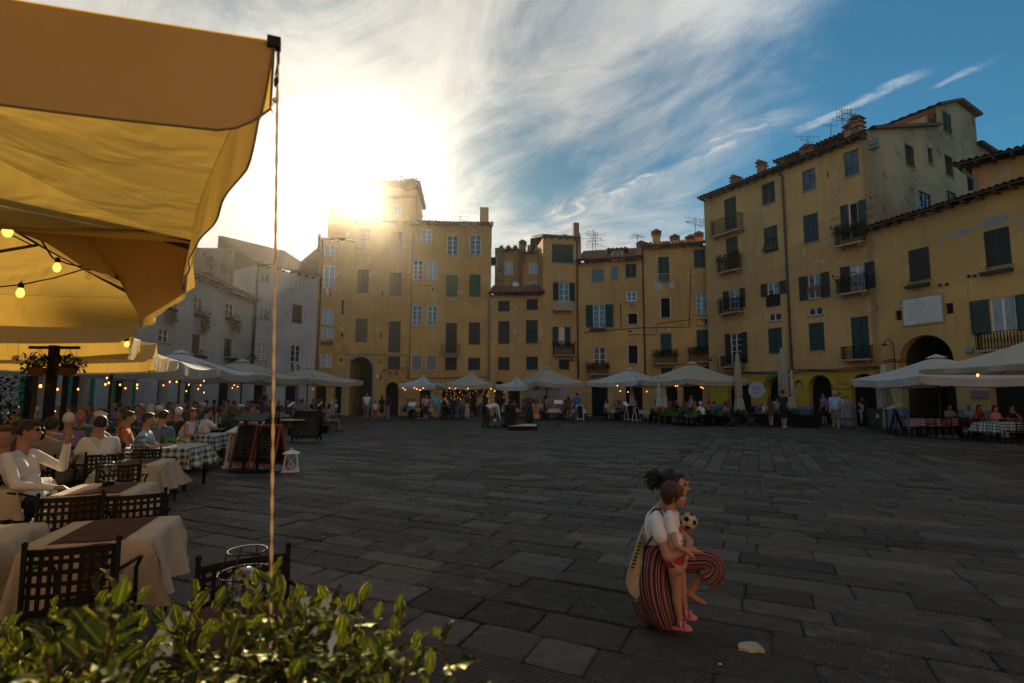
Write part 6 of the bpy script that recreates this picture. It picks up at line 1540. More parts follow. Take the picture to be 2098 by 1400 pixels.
def hand_prims(w, d, s=1.0, fingers=False, side=1, skin=0):
    w = Vector(w); d = Vector(d).normalized(); P = [('c', w, .022*s, w+d*.06*s, .030*s, skin)]
    n = d.cross(Vector((0, 0, 1))); n = n.normalized() if n.length > .2 else Vector((1, 0, 0))
    k = d.cross(n).normalized()
    for i in (-1.5, -.5, .5, 1.5):
        b = w+d*.075*s+n*i*.017*s; L = (.068-.006*abs(i))*s; P.append(('c', b, .0085*s, b+d*L*.6+k*.006*s, .008*s, skin)); P.append(('c', b+d*L*.6+k*.006*s, .008*s, b+d*L+k*.02*s, .007*s, skin))
    P.append(('c', w+d*.02*s-n*side*.024*s, .011*s, w+d*.07*s-n*side*.05*s, .009*s, skin)); return P
def figure(J, build=1.0, legs='trousers', sleeves='short', hair='short', dress=None, fem=False, hs=1.0):
    """J joints: pel, chest, neck, head, f(ace dir), and per side l/r: sh el wr hip kn an toe"""
    V = {k: (Vector(v) if k not in ('hd',) else v) for k, v in J.items()}; b = build; P = []
    P.append(('e', V['pel'], (.165*b, .115*b, .12), 2, *J.get('trot', (0, 'Z')))); P.append(('c', V['pel']+(V['chest']-V['pel'])*.2, (.135 if not fem else .115)*b, V['pel']+(V['chest']-V['pel'])*.55, (.14 if not fem else .115)*b, 1))
    mid = (V['lsh']+V['rsh'])/2; axis = (V['rsh']-V['lsh']).normalized()
    for k in (-1, 1): P.append(('c', V['chest']+axis*k*.055*b, .118*b, V['chest']+(mid-V['chest'])*.55+axis*k*.09*b, .095*b, 1))
    P.append(('c', V['lsh']-axis*-.03, .055*b, V['rsh']-axis*.03, .055*b, 1))
    if fem: 
        for k in (-1, 1): P.append(('e', V['chest']+V['f']*.09+axis*k*.07+Vector((0, 0, .03)), (.06, .055, .055), 1))
    P.append(('c', V['neck']-Vector((0, 0, .03)), .055, V['head']-Vector((0, 0, .05))-V['f']*.02, .048, 0))
    P += head_prims(V['head'], V['f'], hs, hair)
    for s in 'lr':
        sh, el, wr = V[s+'sh'], V[s+'el'], V[s+'wr']
        k = {'short': .62, 'none': .0, 'long': 1.0}[sleeves]; 
        if k: P.append(('c', sh, .058*b, sh.lerp(el, k), .050*b if sleeves == 'short' else .044, 1))
        P.append(('c', sh, .046*b, el, .037, 0)); P.append(('c', el, .037, wr, .024, 0))
        if sleeves == 'long': P.append(('c', el, .046, el.lerp(wr, .92), .034, 1))
        P += hand_prims(wr, (wr-el).normalized(), 1, True, 1 if s == 'l' else -1)
        hp, kn, an, to = V[s+'hip'], V[s+'kn'], V[s+'an'], V[s+'toe']
        w = .09*b if not fem else .088*b
        P.append(('c', hp, w, kn, .055, 0)); P.append(('c', kn, .053, kn.lerp(an, .35), .055, 0)); P.append(('c', kn.lerp(an, .35), .055, an, .034, 0))
        if legs == 'shorts': P.append(('c', hp, w+.012, hp.lerp(kn, .85), .085, 2))
        elif legs == 'trousers': P.append(('c', hp, w+.008, kn, .070, 2)); P.append(('c', kn, .070, an+Vector((0, 0, .02)), .058, 2))
        elif legs == 'mini': P.append(('c', hp, w+.02, hp.lerp(kn, .4), .10, 2))
        P.append(('c', an-Vector((0, 0, .015)), .04, to, .034, 3)); P.append(('c', an-Vector((0, 0, .025)), .036, an-(to-an)*.25-Vector((0, 0, .025)), .032, 3))
    if dress:   # skirt from the waist to dress height
        z = dress; c0 = V['pel']+Vector((0, 0, .05)); m_ = (V['lan']+V['ran'])/2; c1 = Vector((m_.x*.6+c0.x*.4, m_.y*.6+c0.y*.4, z)); P.append(('c', c0, .15*b, c1+Vector((0, 0, .16)), .19*b, 2)); 
        for k in (-1, 1): P.append(('c', c0, .12*b, c1+axis*k*.10+Vector((0, 0, .13)), .13*b, 2))
    return P
def standing(H=1.75, stride=.0, arms='down', turn=0, lean=0, **kw):
    s = H/1.75; v = lambda x, y, z: (x*s, y*s, z*s); rn = kw.pop('rn', R)
    sh = 1.41; J = dict(pel=v(0, 0, .97), chest=v(0, lean*.5, 1.22), neck=v(0, lean, 1.46), head=v(0, lean+.02, 1.635), f=Vector((math.sin(turn), math.cos(turn), 0)),
             lsh=v(-.175, lean, sh), rsh=v(.175, lean, sh), lhip=v(-.085, 0, .90), rhip=v(.085, 0, .90),
             lkn=v(-.09, stride*.55+.02, .49), rkn=v(.09, -stride*.35+.02, .49), lan=v(-.09, stride, .085), ran=v(.09, -stride, .085+max(0, stride)*.22), ltoe=v(-.11, stride+.15, .045), rtoe=v(.11, -stride+.15, .045))
    A = {'down': ((-.215, -.03, 1.13), (-.22, .06, .88)), 'fold': ((-.24, -.02, 1.13), (-.02, .19, 1.15)), 'up': ((-.30, .1, 1.50), (-.24, .15, 1.76)), 'hold': ((-.22, .02, 1.14), (-.16, .27, 1.12)), 'hip': ((-.32, -.06, 1.16), (-.17, .02, 1.0)), 'phone': ((-.22, .06, 1.17), (-.05, .26, 1.33))}
    la, ra = (arms if isinstance(arms, tuple) else (arms, arms))
    sw = stride*.5
    for s_, nm, sg in (('l', la, 1), ('r', ra, -1)):
        e, w_ = A[nm]; J[s_+'el'] = v(e[0]*sg, e[1]-sw*sg*.5, e[2]); J[s_+'wr'] = v(w_[0]*sg, w_[1]-sw*sg, w_[2])
    return figure(J, hs=s**.5, **kw)
def seated(arms='table', lean=.05, turn=0, s=1.0, **kw):
    v = lambda x, y, z: (x*s, y*s, z*s)
    J = dict(pel=v(0, 0, .56), chest=v(0, lean*.5, .80), neck=v(0, lean, 1.05), head=v(0, lean+.03, 1.225), f=Vector((math.sin(turn), math.cos(turn), -.1)), lsh=v(-.175, lean, .99), rsh=v(.175, lean, .99),
             lhip=v(-.09, .03, .53), rhip=v(.09, .03, .53), lkn=v(-.11, .44, .52), rkn=v(.11, .44, .52), lan=v(-.11, .42, .10), ran=v(.12, .50, .10), ltoe=v(-.12, .57, .05), rtoe=v(.13, .64, .05))
    A = {'table': ((-.25, .12, .78), (-.12, .36, .80)), 'drink': ((-.26, .16, .84), (-.06, .22, 1.10)), 'chin': ((-.22, .26, .80), (-.06, .17, 1.06)), 'lap': ((-.24, .02, .76), (-.10, .24, .66)), 'wave': ((-.32, .14, .98), (-.22, .2, 1.26))}
    la, ra = (arms if isinstance(arms, tuple) else (arms, arms))
    for s_, nm, sg in (('l', la, 1), ('r', ra, -1)):
        e, w_ = A[nm]; J[s_+'el'] = v(e[0]*sg, e[1]+lean*.5, e[2]); J[s_+'wr'] = v(w_[0]*sg, w_[1]+lean*.5, w_[2])
    return figure(J, **kw)
_bm = {}
def person(label, x, y, rot, key, prims, top, bot='navy', hair='dark', shoe='black', skin='skin', vox=.024, group=None, sc_=1.0):
    if key not in _bm: _bm[key] = nbody(prims() if callable(prims) else prims, vox)
    o = mobj('person', _bm[key], None, (x, y, .012), rot); tag(o, label, 'person', group); o.scale = (sc_,)*3
    for i, m_ in enumerate((_mc[skin], cl_(top), cl_(bot), cl_(shoe) if shoe in COLS else _mc[shoe], ha_(hair))): o.material_slots[i].link = 'OBJECT'; o.material_slots[i].material = m_
    return o
def at_feet(px, py): return G(px, py)
FACE = math.pi   # facing the camera
# (px, feet y, head y, rot, key kwargs, colours, label)
S = [
 (750, 862, 804, FACE, dict(legs='shorts', arms='down', stride=.12), 'white', 'khaki', 'dark', 'man in white shirt and khaki shorts walking out from the dark arch'),
 (768, 862, 822, FACE+.5, dict(legs='shorts', H=1.3), 'white', 'red', 'brown', 'child in white top and red shorts beside two women near the arch'),
 (781, 862, 811, .6, dict(legs='none', dress=.55, fem=True, arms='hold', hair='long'), 'black', 'black', 'dark', 'woman in short black dress near the arch'),
 (794, 863, 812, -.9, dict(legs='trousers', fem=True, arms='fold', hair='long'), 'black', 'purple', 'dark', 'woman in black top and purple trousers next to the black dress'),
 (872, 863, 809, FACE, dict(legs='shorts', fem=True, arms='down', stride=.06, hair='short'), 'pink', 'navy', 'dark', 'woman in pink tee and navy shorts facing the camera'),
 (893, 862, 804, FACE-.2, dict(legs='shorts', arms='down', stride=.1, build=1.1), 'turquoise', 'grey', 'brown', 'man in turquoise tee and grey shorts'),
 (909, 860, 812, 0, dict(legs='trousers', arms='hip'), 'white', 'black', 'dark', 'person with black backpack over a white tee seen from behind'),
 (927, 861, 812, .3, dict(legs='trousers', arms='fold'), 'black', 'black', 'dark', 'person all in black beside the backpack wearer'),
 (936, 861, 816, -.4, dict(legs='trousers', fem=True, hair='long', stride=.1), 'brown', 'denim', 'brown', 'woman in brown top and jeans by the fairy lights'),
 (949, 858, 811, .5, dict(legs='trousers', arms='down'), 'light blue', 'denim', 'dark', 'person in light blue shirt behind the white dress'),
 (957, 858, 810, 2.6, dict(legs='none', dress=.1, fem=True, sleeves='none', hair='bun'), 'brown', 'white', 'brown', 'woman in long white skirt by the fairy lights'),
 (968, 857, 811, 1.0, dict(legs='none', dress=.5, fem=True, hair='long', arms='hold'), 'black', 'black', 'dark', 'woman in black next to the long white skirt'),
 (982, 858, 804, -.4, dict(legs='trousers', arms=('up', 'down')), 'white', 'denim', 'dark', 'man in white tee and jeans raising one hand'),
 (1004, 851, 805, FACE, dict(legs='trousers', arms='hold'), 'white', 'black', 'dark', 'waiter in white tee behind the bending man'),
 (866, 855, 808, 1.4, dict(legs='trousers', arms='hold'), 'white', 'black', 'dark', 'waiter in white shirt below the small white parasol'),
 (1165, 862, 811, -.2, dict(legs='none', dress=.75, fem=True, hair='long', arms='fold'), 'olive', 'olive', 'dark', 'woman in dark patterned dress beside the man in blue'),
 (1182, 862, 805, 0, dict(legs='shorts', arms='hip', build=1.1), 'blue', 'navy', 'dark', 'man in blue tee seen from behind near the white easel'),
 (1117, 858, 812, 1.2, dict(legs='trousers', arms='hold', H=1.6, fem=True), 'black', 'black', 'dark', 'violinist in black in front of the pale shop wall'),
 (1215, 850, 806, FACE, dict(legs='trousers', arms='down'), 'white', 'black', 'dark', 'waiter in white shirt in a dark doorway'),
 (1238, 850, 806, FACE+.3, dict(legs='trousers', arms='fold'), 'white', 'black', 'brown', 'second waiter in white shirt, right of the dark doorway'),
 (1367, 852, 815, -1.2, dict(legs='trousers', arms='hold'), 'white', 'black', 'dark', 'waiter in white behind the green tables'),
 (1417, 872, 807, -1.35, dict(legs='trousers', arms='down', stride=.20), 'light blue', 'black', 'dark', 'man in pale blue shirt and black trousers walking alone past the hedges'),
 (1580, 877, 812, -.35, dict(legs='mini', fem=True, hair='long', sleeves='none', stride=.16), 'brown', 'brown', 'brown', 'woman in short brown dress with white bag walking away'),
 (1607, 879, 800, -.5, dict(legs='shorts', arms=('down', 'down'), stride=.08), 'black', 'black', 'dark', 'young man in black tee and shorts with white shoes walking away'),
 (1594, 866, 818, -.3, dict(legs='trousers', fem=True), 'light blue', 'white', 'fair', 'person in light blue between the walking couple'),
 (1690, 873, 806, FACE-.8, dict(legs='shorts', fem=True, hair='short'), 'purple', 'black', 'dark', 'woman in purple patterned top and black shorts'),
 (1714, 884, 802, FACE, dict(legs='shorts', build=1.22, arms='down', stride=.12), 'light blue', 'khaki', 'grey', 'broad man in pale blue shirt and khaki shorts facing the camera'),
 (1722, 876, 808, FACE+.2, dict(legs='shorts'), 'white', 'beige', 'dark', 'person hidden behind the broad man in pale blue shirt'),
 (1741, 880, 810, FACE+.5, dict(legs='none', dress=.5, fem=True, arms='hold'), 'striped grey', 'striped grey', 'dark', 'woman in grey striped dress with folded hands'),
 (1770, 873, 815, FACE-.2, dict(legs='trousers', fem=True, build=1.05), 'pink', 'beige', 'fair', 'woman in pale pink top and beige trousers near the bin'),
 (262, 838, 802, FACE, dict(legs='trousers', fem=True, arms='hold'), 'light blue', 'denim', 'dark', 'waitress in light blue top by the green door frame'),
 (390, 846, 806, .6, dict(legs='trousers'), 'white', 'black', 'dark', 'waiter in white tee before the white house door'),
 (434, 846, 810, 2.2, dict(legs='trousers', fem=True, hair='bun'), 'pink', 'black', 'dark', 'woman in pink top standing by the white house wall'),
 (293, 848, 812, 2.8, dict(legs='trousers'), 'brown', 'black', 'dark', 'man in brown standing under the second parasol row'),
 (540, 862, 800, 2.6, dict(legs='trousers', fem=True, hair='bun', arms='hold', sleeves='none'), 'navy', 'navy', 'brown', 'waitress in navy vest with brown hair behind the rope'),
]
for i, (px, fy, hy, rot, kw, top, bot, hr, lb) in enumerate(S):
    p = G(px, fy); Hh = HCAM+(PY(px, hy, p.y).z-HCAM); kw = dict(kw); H0 = kw.pop('H', 1.75); rot = rot-math.atan2(p.x, p.y)
    o = person(lb, p.x, p.y, rot, 's%d' % i, (lambda kw=kw: standing(1.75, **kw)), top, bot, hr, 'white' if i in (23, 12, 24) else 'black', sc_=max(.6, Hh)/1.75)
def local_thing(o, name, mb, mat, smooth=True): return mb.obj(name, mat, o, smooth)
ppl = {o['label']: o for o in C.objects if o.name.startswith('person')}
def carried(host, name, label, cat, mb, mat):
    h_ = ppl[host]; o = mb.obj(name, mat, None, True); o.location = h_.location; o.rotation_euler = h_.rotation_euler; o.scale = h_.scale; return tag(o, label, cat)
m = MB(); m.ball((0, -.19, 1.22), 1, 12, 8, (.16, .11, .23)); [m.tube([(k*.11, -.12, 1.40), (k*.12, .02, 1.47), (k*.12, .13, 1.35), (k*.13, .10, 1.1), (k*.12, -.12, 1.05)], .016, 5) for k in (-1, 1)]
carried('person with black backpack over a white tee seen from behind', 'backpack', 'black backpack worn by the person in the white tee', 'backpack', m, 'black_paint')
m = MB(); m.box(-.36, -.30, -.16, .16, .82, 1.12); m.tube([(-.33, -.12, 1.12), (-.22, -.03, 1.44), (-.33, .12, 1.12)], .012, 5); carried('woman in short brown dress with white bag walking away', 'shoulder_bag', 'white shoulder bag carried by the woman in the brown dress', 'bag', m, 'marble')
# ---- bending man in white shirt
p = G(1000, 878); s = 1.0
J = dict(pel=(0, -.05, .95), chest=(0, .28, 1.10), neck=(0, .50, 1.05), head=(0, .62, .93), f=Vector((0, .6, -.8)), lsh=(-.17, .44, 1.10), rsh=(.17, .44, 1.10), lel=(-.2, .42, .84), lwr=(-.18, .50, .64), rel=(.2, .5, .82), rwr=(.16, .58, .42), lhip=(-.09, -.04, .88), rhip=(.09, -.04, .88), lkn=(-.1, .05, .48), rkn=(.11, -.16, .48), lan=(-.10, .0, .085), ran=(.12, -.28, .085), ltoe=(-.1, .15, .04), rtoe=(.13, -.14, .04))
person('man in white shirt and black trousers bending down to a bag', p.x, p.y, rad(-78), 'bend', lambda: figure(J, sleeves='long'), 'white', 'black', 'dark', vox=.022)
c = G(1014, 877); t = thing('toy', 'small green and white toy figure on the paving by the bending man', 'toy', c); m = MB(); m.ball((0, 0, .18), .13, 12, 8, (1, .8, 1.2)); m.obj('body', 'flag_green', t, True); m = MB(); m.ball((0, -.02, .36), .09, 12, 8); m.obj('head', 'marble', t, True); m = MB(); m.lathe([(.001, 0), (.34, .0), (.34, .03), (.001, .03)], 20); m.obj('base', 'iron', t)
# ---- cellist
p = G(1084, 871); J = dict(pel=(0, 0, 1.0), chest=(0, 0, 1.25), neck=(0, 0, 1.50), head=(0, .02, 1.68), f=Vector((.2, 1, -.1)), lsh=(-.17, 0, 1.44), rsh=(.17, 0, 1.44), lel=(-.27, .05, 1.22), lwr=(-.22, .22, 1.36), rel=(.26, .08, 1.16), rwr=(.05, .28, 1.06), lhip=(-.09, 0, .93), rhip=(.09, 0, .93), lkn=(-.09, .02, .5), rkn=(.09, .02, .5), lan=(-.09, 0, .08), ran=(.09, 0, .08), ltoe=(-.1, .14, .04), rtoe=(.1, .14, .04))
person('cellist in bronze blouse and long black skirt standing in the open square', p.x, p.y, FACE, 'cello', lambda: figure(J, legs='none', dress=.02, fem=True, hair='long', sleeves='long'), 'brown', 'black', 'brown', vox=.022)
t = thing('cello', 'orange brown cello held upright by the standing cellist', 'cello', (p.x+.42, p.y-.30, .20), 0); t.rotation_euler = (rad(-6), rad(-5), 0)
out = [(0, 0), (.13, .01), (.20, .07), (.215, .16), (.19, .25), (.14, .31), (.125, .36), (.14, .42), (.165, .50), (.16, .58), (.12, .65), (.05, .69), (0, .70)]
full = [(x, z) for x, z in out]+[(-x, z) for x, z in reversed(out[1:-1])]
m = MB(); n_ = len(full); m.add([(x, -.05, z+.12) for x, z in full]+[(x, .06, z+.12) for x, z in full]+[(x*.8, -.072, .47+(z-.35)*.8) for x, z in full], [(i, n_+i, n_+(i+1) % n_, (i+1) % n_) for i in range(n_)]+[(i, (i+1) % n_, 2*n_+(i+1) % n_, 2*n_+i) for i in range(n_)]+[tuple(range(2*n_, 3*n_)), tuple(range(2*n_-1, n_-1, -1))]); m.obj('body', M('varnish', (.42, .12, .02), rough=.25, var=.2), t)
m = MB(); m.box(-.018, .018, -.10, -.085, .36, 1.18); m.obj('fingerboard', 'iron', t); m = MB(); m.box(-.02, .02, -.085, -.03, .80, 1.22); m.ball((0, -.06, 1.27), .03, 8, 6); [m.tube([(-.06, -.06, z), (.06, -.06, z)], .007, 5) for z in (1.20, 1.24)]; m.obj('neck', 'varnish', t)
m = MB(); m.box(-.045, .045, -.12, -.073, .38, .40); m.box(-.03, .03, -.10, -.085, .17, .34); m.obj('bridge', 'mortar', t); m = MB(); m.tube([(0, 0, .12), (0, 0, -.19)], .006, 5); m.obj('endpin', 'iron', t)
m = MB(); [m.tube([(k*.07, -.0745, .40), (k*.085, -.0745, .45), (k*.07, -.0745, .52)], .005, 4) for k in (-1, 1)]; m.obj('sound_hole', 'iron', t)
m = MB(); m.tube([(-.35, -.14, .55), (.30, -.14, .60)], .006, 5); o = m.obj('bow', 'iron', None, False, (p.x+.34, p.y-.32, .5)); tag(o, 'dark bow resting across the cello strings', 'bow')
# case, seat and bag of the musician
c = G(1082, 882); t = thing('cello_case', 'open black instrument case with pale lining lying on the paving', 'instrument case', c, rad(4)); m = MB(); m.box(-.48, .42, -.22, .22, 0, .20); m.add([(-.48, -.2, .02), (-.95, -.10, .02), (-.95, .10, .02), (-.48, .2, .02), (-.48, -.2, .19), (-.95, -.10, .15), (-.95, .10, .15), (-.48, .2, .19)], [(0, 1, 5, 4), (1, 2, 6, 5), (2, 3, 7, 6), (4, 5, 6, 7)]); m.obj('shell', 'black_paint', t)
m = MB(); m.add([(-.45, -.19, .205), (.39, -.19, .205), (.39, .16, .27), (-.05, .20, .30), (-.45, .18, .24), (-.9, 0, .21)], [(0, 1, 2, 3, 4), (0, 4, 5)]); m.obj('lining', 'mortar', t)
p = at(1045, 27.0); t = thing('speaker_cart', 'black amplifier strapped on a folding cart beside the cellist', 'amplifier', (p[0], p[1], 0), .1); m = MB(); m.box(-.26, .26, -.2, .2, .62, 1.12); m.obj('amplifier', 'black_paint', t); m = MB(); m.box(-.22, .22, -.15, .15, .1, .60); m.obj('crate', 'iron', t); m = MB(); m.tube([(.27, .1, .02), (.27, .1, 1.15)], .012, 5); m.tube([(-.27, .1, .02), (-.27, .1, 1.15)], .012, 5); m.obj('frame', 'iron', t); m = MB(); [m.tube([(k, .0, .08), (k+.03, .0, .08)], .08, 10) for k in (-.29, .26)]; m.obj('wheels', 'iron', t)
p = at(1057, 27.4); m = MB(); m.tube([(0, 0, .02), (0, 0, 1.5), (-.14, 0, 1.72)], .012, 5); [m.tube([(0, 0, .25), (.25*math.cos(a), .25*math.sin(a), .01)], .01, 4) for a in (0, 2.1, 4.2)]; m.tube([(-.14, 0, 1.72), (-.2, 0, 1.8)], .028, 6); o = m.obj('microphone_stand', 'iron', None, False, (p[0], p[1], 0)); tag(o, 'thin microphone stand beside the black amplifier', 'microphone stand')
c = G(1034, 877); m = MB(); m.ball((0, 0, .13), 1, 10, 7, (.2, .15, .13)); m.tube([(-.1, 0, .2), (0, 0, .34), (.1, 0, .2)], .014, 5); o = m.obj('bag', 'black_paint', None, True, c); tag(o, 'crumpled black bag in front of the amplifier cart', 'bag')
# ---- tables with seated guests below the parasols
ORD = ['first', 'second', 'third', 'fourth', 'fifth', 'sixth', 'seventh', 'eighth']
tops_ = ['white', 'black', 'navy', 'grey', 'red', 'light blue', 'green', 'blue', 'beige', 'pink', 'orange', 'brown', 'teal', 'cream', 'purple', 'yellow']; hairs = ['dark', 'dark', 'brown', 'brown', 'fair', 'grey', 'white']
keys = [('a', dict(arms='table', lean=.10)), ('b', dict(arms=('chin', 'table'), lean=.16)), ('c', dict(arms='lap', lean=-.04)), ('d', dict(arms=('table', 'drink'), lean=.05)), ('e', dict(arms='table', lean=.14, fem=True, hair='long', sleeves='none')), ('f', dict(arms=('table', 'wave'), lean=.02, fem=True, hair='long')), ('g', dict(arms='chin', lean=.22, hair='bun', fem=True)), ('h', dict(arms='table', lean=.1, hair='bald', turn=.5, legs='shorts'))]
used = {}
def guest(x, y, rot, place, rn, top=None, hr=None, k=None):
    k = k or rn.choice(keys); 
    for _ in range(60):
        tp = top or rn.choice(tops_); hh = hr or rn.choice(hairs)
        sx_ = 'woman' if k[0] in 'efg' else 'man'; lb = f"{hh} haired {sx_} in {tp} {place}" if k[0] != 'h' else f"bald man in {tp} {place}"
        if lb not in used: break
        if top: hr = None
    used[lb] = 1; top_ = tp
    return person(lb, x, y, rot, 'seat'+k[0], (lambda: seated(**k[1])), top_, rn.choice(['navy', 'black', 'khaki', 'denim', 'beige']), hh, 'black', vox=.026, group='guests seated on the terraces')
rn = random.Random(5); tn = 0
def terrace(P0_, P1_, w_, nA, nB, mat, place, clothname, full=False, occ=.75, hang=.25, tdim=.38):
    P0_, P1_ = Vector(P0_), Vector(P1_); d = P1_-P0_; L = d.length; d.normalize(); nrm = Vector((-d.y, d.x)); rot = math.atan2(d.y, d.x); k = 0
    for b in range(nB):
        for a in range(nA):
            q = P0_+d*(L*(a+.5)/nA+rn.uniform(-.15, .15))+nrm*(.55+(w_-1.0)*(b+.4)/nB); rr = rot+rn.uniform(-.06, .06)
            seatn = ORD[min(7, k)]; k += 1; pl = f"at the {seatn} table {place}"
            t = make_table(f"{clothname} {seatn} table {place}"[:110], q, rr, tdim, tdim, group='tables of the terraces'); 
            cloth(f"{clothname} cloth on the {seatn} table {place}", q, rr, tdim, tdim, mat, hang, seed=int(q.x*91+q.y*7), nf=20, group='cloths of the terrace tables')
            for (ox, oy) in ((-.68, 0), (.68, 0), (0, -.68), (0, .68)):
                if (ox == 0) and rn.random() < .35: continue
                w = Matrix.Rotation(rr, 2) @ Vector((ox, oy)); ang = math.atan2(-w.y, -w.x)-math.pi/2; jx, jy = rn.uniform(-.06, .06), rn.uniform(-.06, .06)
                side = ('south' if oy < 0 else 'north') if ox == 0 else ('west' if ox < 0 else 'east'); side = {'south': 'front', 'north': 'far', 'west': 'near', 'east': 'other'}[side]
                cx_, cy_ = q.x+w.x+jx, q.y+w.y+jy; chair(f"dark chair on the {side} side {pl}".replace("parasol with the curved flap", "curved flap").replace("scalloped parasol", "scallops").replace("before the ", ""), cx_, cy_, ang, False, group='dark chairs of the terraces')
                if rn.random() < occ: guest(cx_, cy_, ang+rn.uniform(-.2, .2), pl, rn)
PL = {3: ('before the white scalloped parasol', 'under the white scalloped parasol'), }
terrace(PAR[2][1], PAR[2][2], 4.2, 2, 2, 'check_green', 'under the curved yellow flap', 'green checked', tdim=.40, hang=.32)
terrace(PAR[3][1], PAR[3][2], 4.6, 2, 2, 'cloth_white', 'under the scalloped parasol', 'white', occ=.85)
terrace(PAR[4][1], PAR[4][2], 4.6, 2, 2, 'cloth_white', 'under the grey parasol', 'white', occ=.85)
terrace(PAR[5][1], PAR[5][2], 4.8, 3, 2, 'cloth_white', 'under the wide parasol', 'white', occ=.85)
terrace(PAR[6][1], PAR[6][2], 4.8, 3, 1, 'check_red', 'by the arched passage', 'red checked', occ=.6)
terrace(PAR[7][1], PAR[7][2], 3.0, 2, 1, 'cloth_cream', 'beside the small parasol', 'cream', occ=.6)
terrace(PAR[9][1], (PAR[10][2][0], PAR[10][2][1]-1.5), 3.0, 4, 1, 'cloth_white', 'behind the musicians', 'white', occ=.45)
terrace(PAR[10][1], PAR[10][2], 4.2, 2, 1, 'check_red', 'by the shop wall', 'red checked', occ=.8)
terrace(PAR[11][1], PAR[11][2], 4.2, 3, 1, 'cloth_white', 'under the bluish parasol', 'white', occ=.9)
terrace(PAR[12][1], PAR[12][2], 4.6, 3, 2, 'cloth_green', 'under the large parasol', 'bright green', occ=.9)
q0, q1 = at(1490, 30.6), at(1600, 29.6); terrace(q0, q1, 3.0, 2, 1, 'cloth_cream', 'between the folded parasols', 'cream', occ=.8)
# right terraces
for i, (px0, px1, Y, mt, nm) in enumerate(((1862, 1925, 22.2, 'check_red', 'first red checked table beside the menu stand'), (1928, 1990, 22.4, 'check_red', 'second red checked table under the white parasol'), (2012, 2078, 19.6, 'check_green', 'green checked table with pointed cloth at the right'), (2084, 2140, 20.6, 'check_red', 'red checked table at the right picture edge'))):
    c = XH((px0+px1)/2, Y); rr = -.08 if i != 2 else .25; make_table(nm, c, rr, .55, .40, group='tables of the terraces'); cloth(nm.split()[0]+' cloth of '+nm if 0 else 'cloth of the '+nm, c, rr, .55, .40, mt, .32 if i != 2 else .38, seed=i+40, nf=30)
    for ox, oy in ((-.3, -.72), (.3, -.72), (-.3, .72), (.3, .72)):
        w = Matrix.Rotation(rr, 2) @ Vector((ox, oy)); ang = 0 if oy < 0 else math.pi
        chair(f"dark chair {'before' if oy < 0 else 'behind'} the {'outer' if ox < 0 else 'inner'} half, {nm}", c.x+w.x, c.y+w.y, ang+rr, False, group='dark chairs of the terraces')
for px, Y, tp, hr, k, pl in ((1945, 23.4, 'light blue', 'dark', keys[0], 'at the second red checked table by the archway'), (1985, 23.2, 'light blue', 'dark', keys[7], 'before the blue dado'), (2004, 21.6, 'red', 'brown', keys[4], 'beside the green checked table'), (2036, 20.9, 'pink', 'brown', keys[4], 'behind the green checked table'), (2068, 21.2, 'black', 'dark', keys[1], 'near the right dark doorway')):
    p = at(px, Y); guest(p[0], p[1], FACE+.1, pl, rn, tp, hr, k)
# loungers folded beside the hedge
for px, lb in ((1500, 'dark folding chair with pale frame left of the folded parasol'), (1536, 'dark folding chair with pale frame beside the box hedge')):
    p = at(px, 28.2); t = thing('folding_chair', lb, 'chair', (p[0], p[1], .012), rad(50), 'folding chairs'); m = MB(); [m.tube([(x, -.35, 0), (x, .25, .85)], .012, 5) for x in (-.25, .25)]; [m.tube([(x, .3, 0), (x, -.3, .5)], .012, 5) for x in (-.25, .25)]; m.tube([(-.25, -.4, .01), (.25, -.4, .01)], .015, 5); m.obj('frame', 'grey_pipe', t)
    m = MB(); m.grid(lambda i, j: (-.24+.48*i/4, -.28+.1*j, .46+.02*math.sin(j)), 4, 4); m.grid(lambda i, j: (-.24+.48*i/4, .12+.03*j, .45+.09*j), 4, 4); m.obj('sling', 'black_paint', t)
# ---- people of the left terrace, near the camera
def nfig(label, loc, rot, key, J, top, bot, hr, vox=.012, skin='skin', **kw):
    return person(label, loc[0], loc[1], rot, key, lambda: figure(J, **kw), top, bot, hr, 'black', skin, vox)
# man in white shirt drinking, in profile, facing the picture's right
JM = dict(pel=(0, 0, .56), chest=(0, -.10, .83), neck=(0, -.12, 1.08), head=(0, -.06, 1.265), f=Vector((0, 1, .02)), lsh=(-.19, -.14, 1.02), rsh=(.19, -.12, 1.02), lel=(-.27, .10, .86), lwr=(-.14, .20, 1.13), rel=(.25, .02, .76), rwr=(.16, .30, .72),
    lhip=(-.1, .03, .53), rhip=(.1, .03, .53), lkn=(-.12, .47, .56), rkn=(.12, .44, .50), lan=(-.06, .62, .18), ran=(.13, .42, .10), ltoe=(-.06, .78, .13), rtoe=(.14, .58, .05))
p = PY(74, 905, 5.4); man = nfig('man in white shirt and dark glasses drinking at the brown table', (p.x, p.y), rad(-80), 'drinker', JM, 'white', 'black', 'dark', .011, sleeves='long')
cm_ = chair('black chair under the man in the white shirt', man.location.x, man.location.y, man.rotation_euler.z)
def worn(host, name, label, cat, build):
    m = MB(); build(m); o = m.obj(name, 'black_paint', None, True); o.location = host.location; o.rotation_euler = host.rotation_euler; return tag(o, label, cat)
worn(man, 'sunglasses', 'dark sunglasses worn by the drinking man', 'sunglasses', lambda m: ([m.ball((k*.034, .03, 1.285), 1, 10, 6, (.026, .012, .02)) for k in (-1, 1)], [m.tube([(k*.07, -.06, 1.29), (k*.066, .02, 1.29)], .004, 4) for k in (-1, 1)], m.tube([(-.01, .035, 1.29), (.01, .035, 1.29)], .004, 4)))
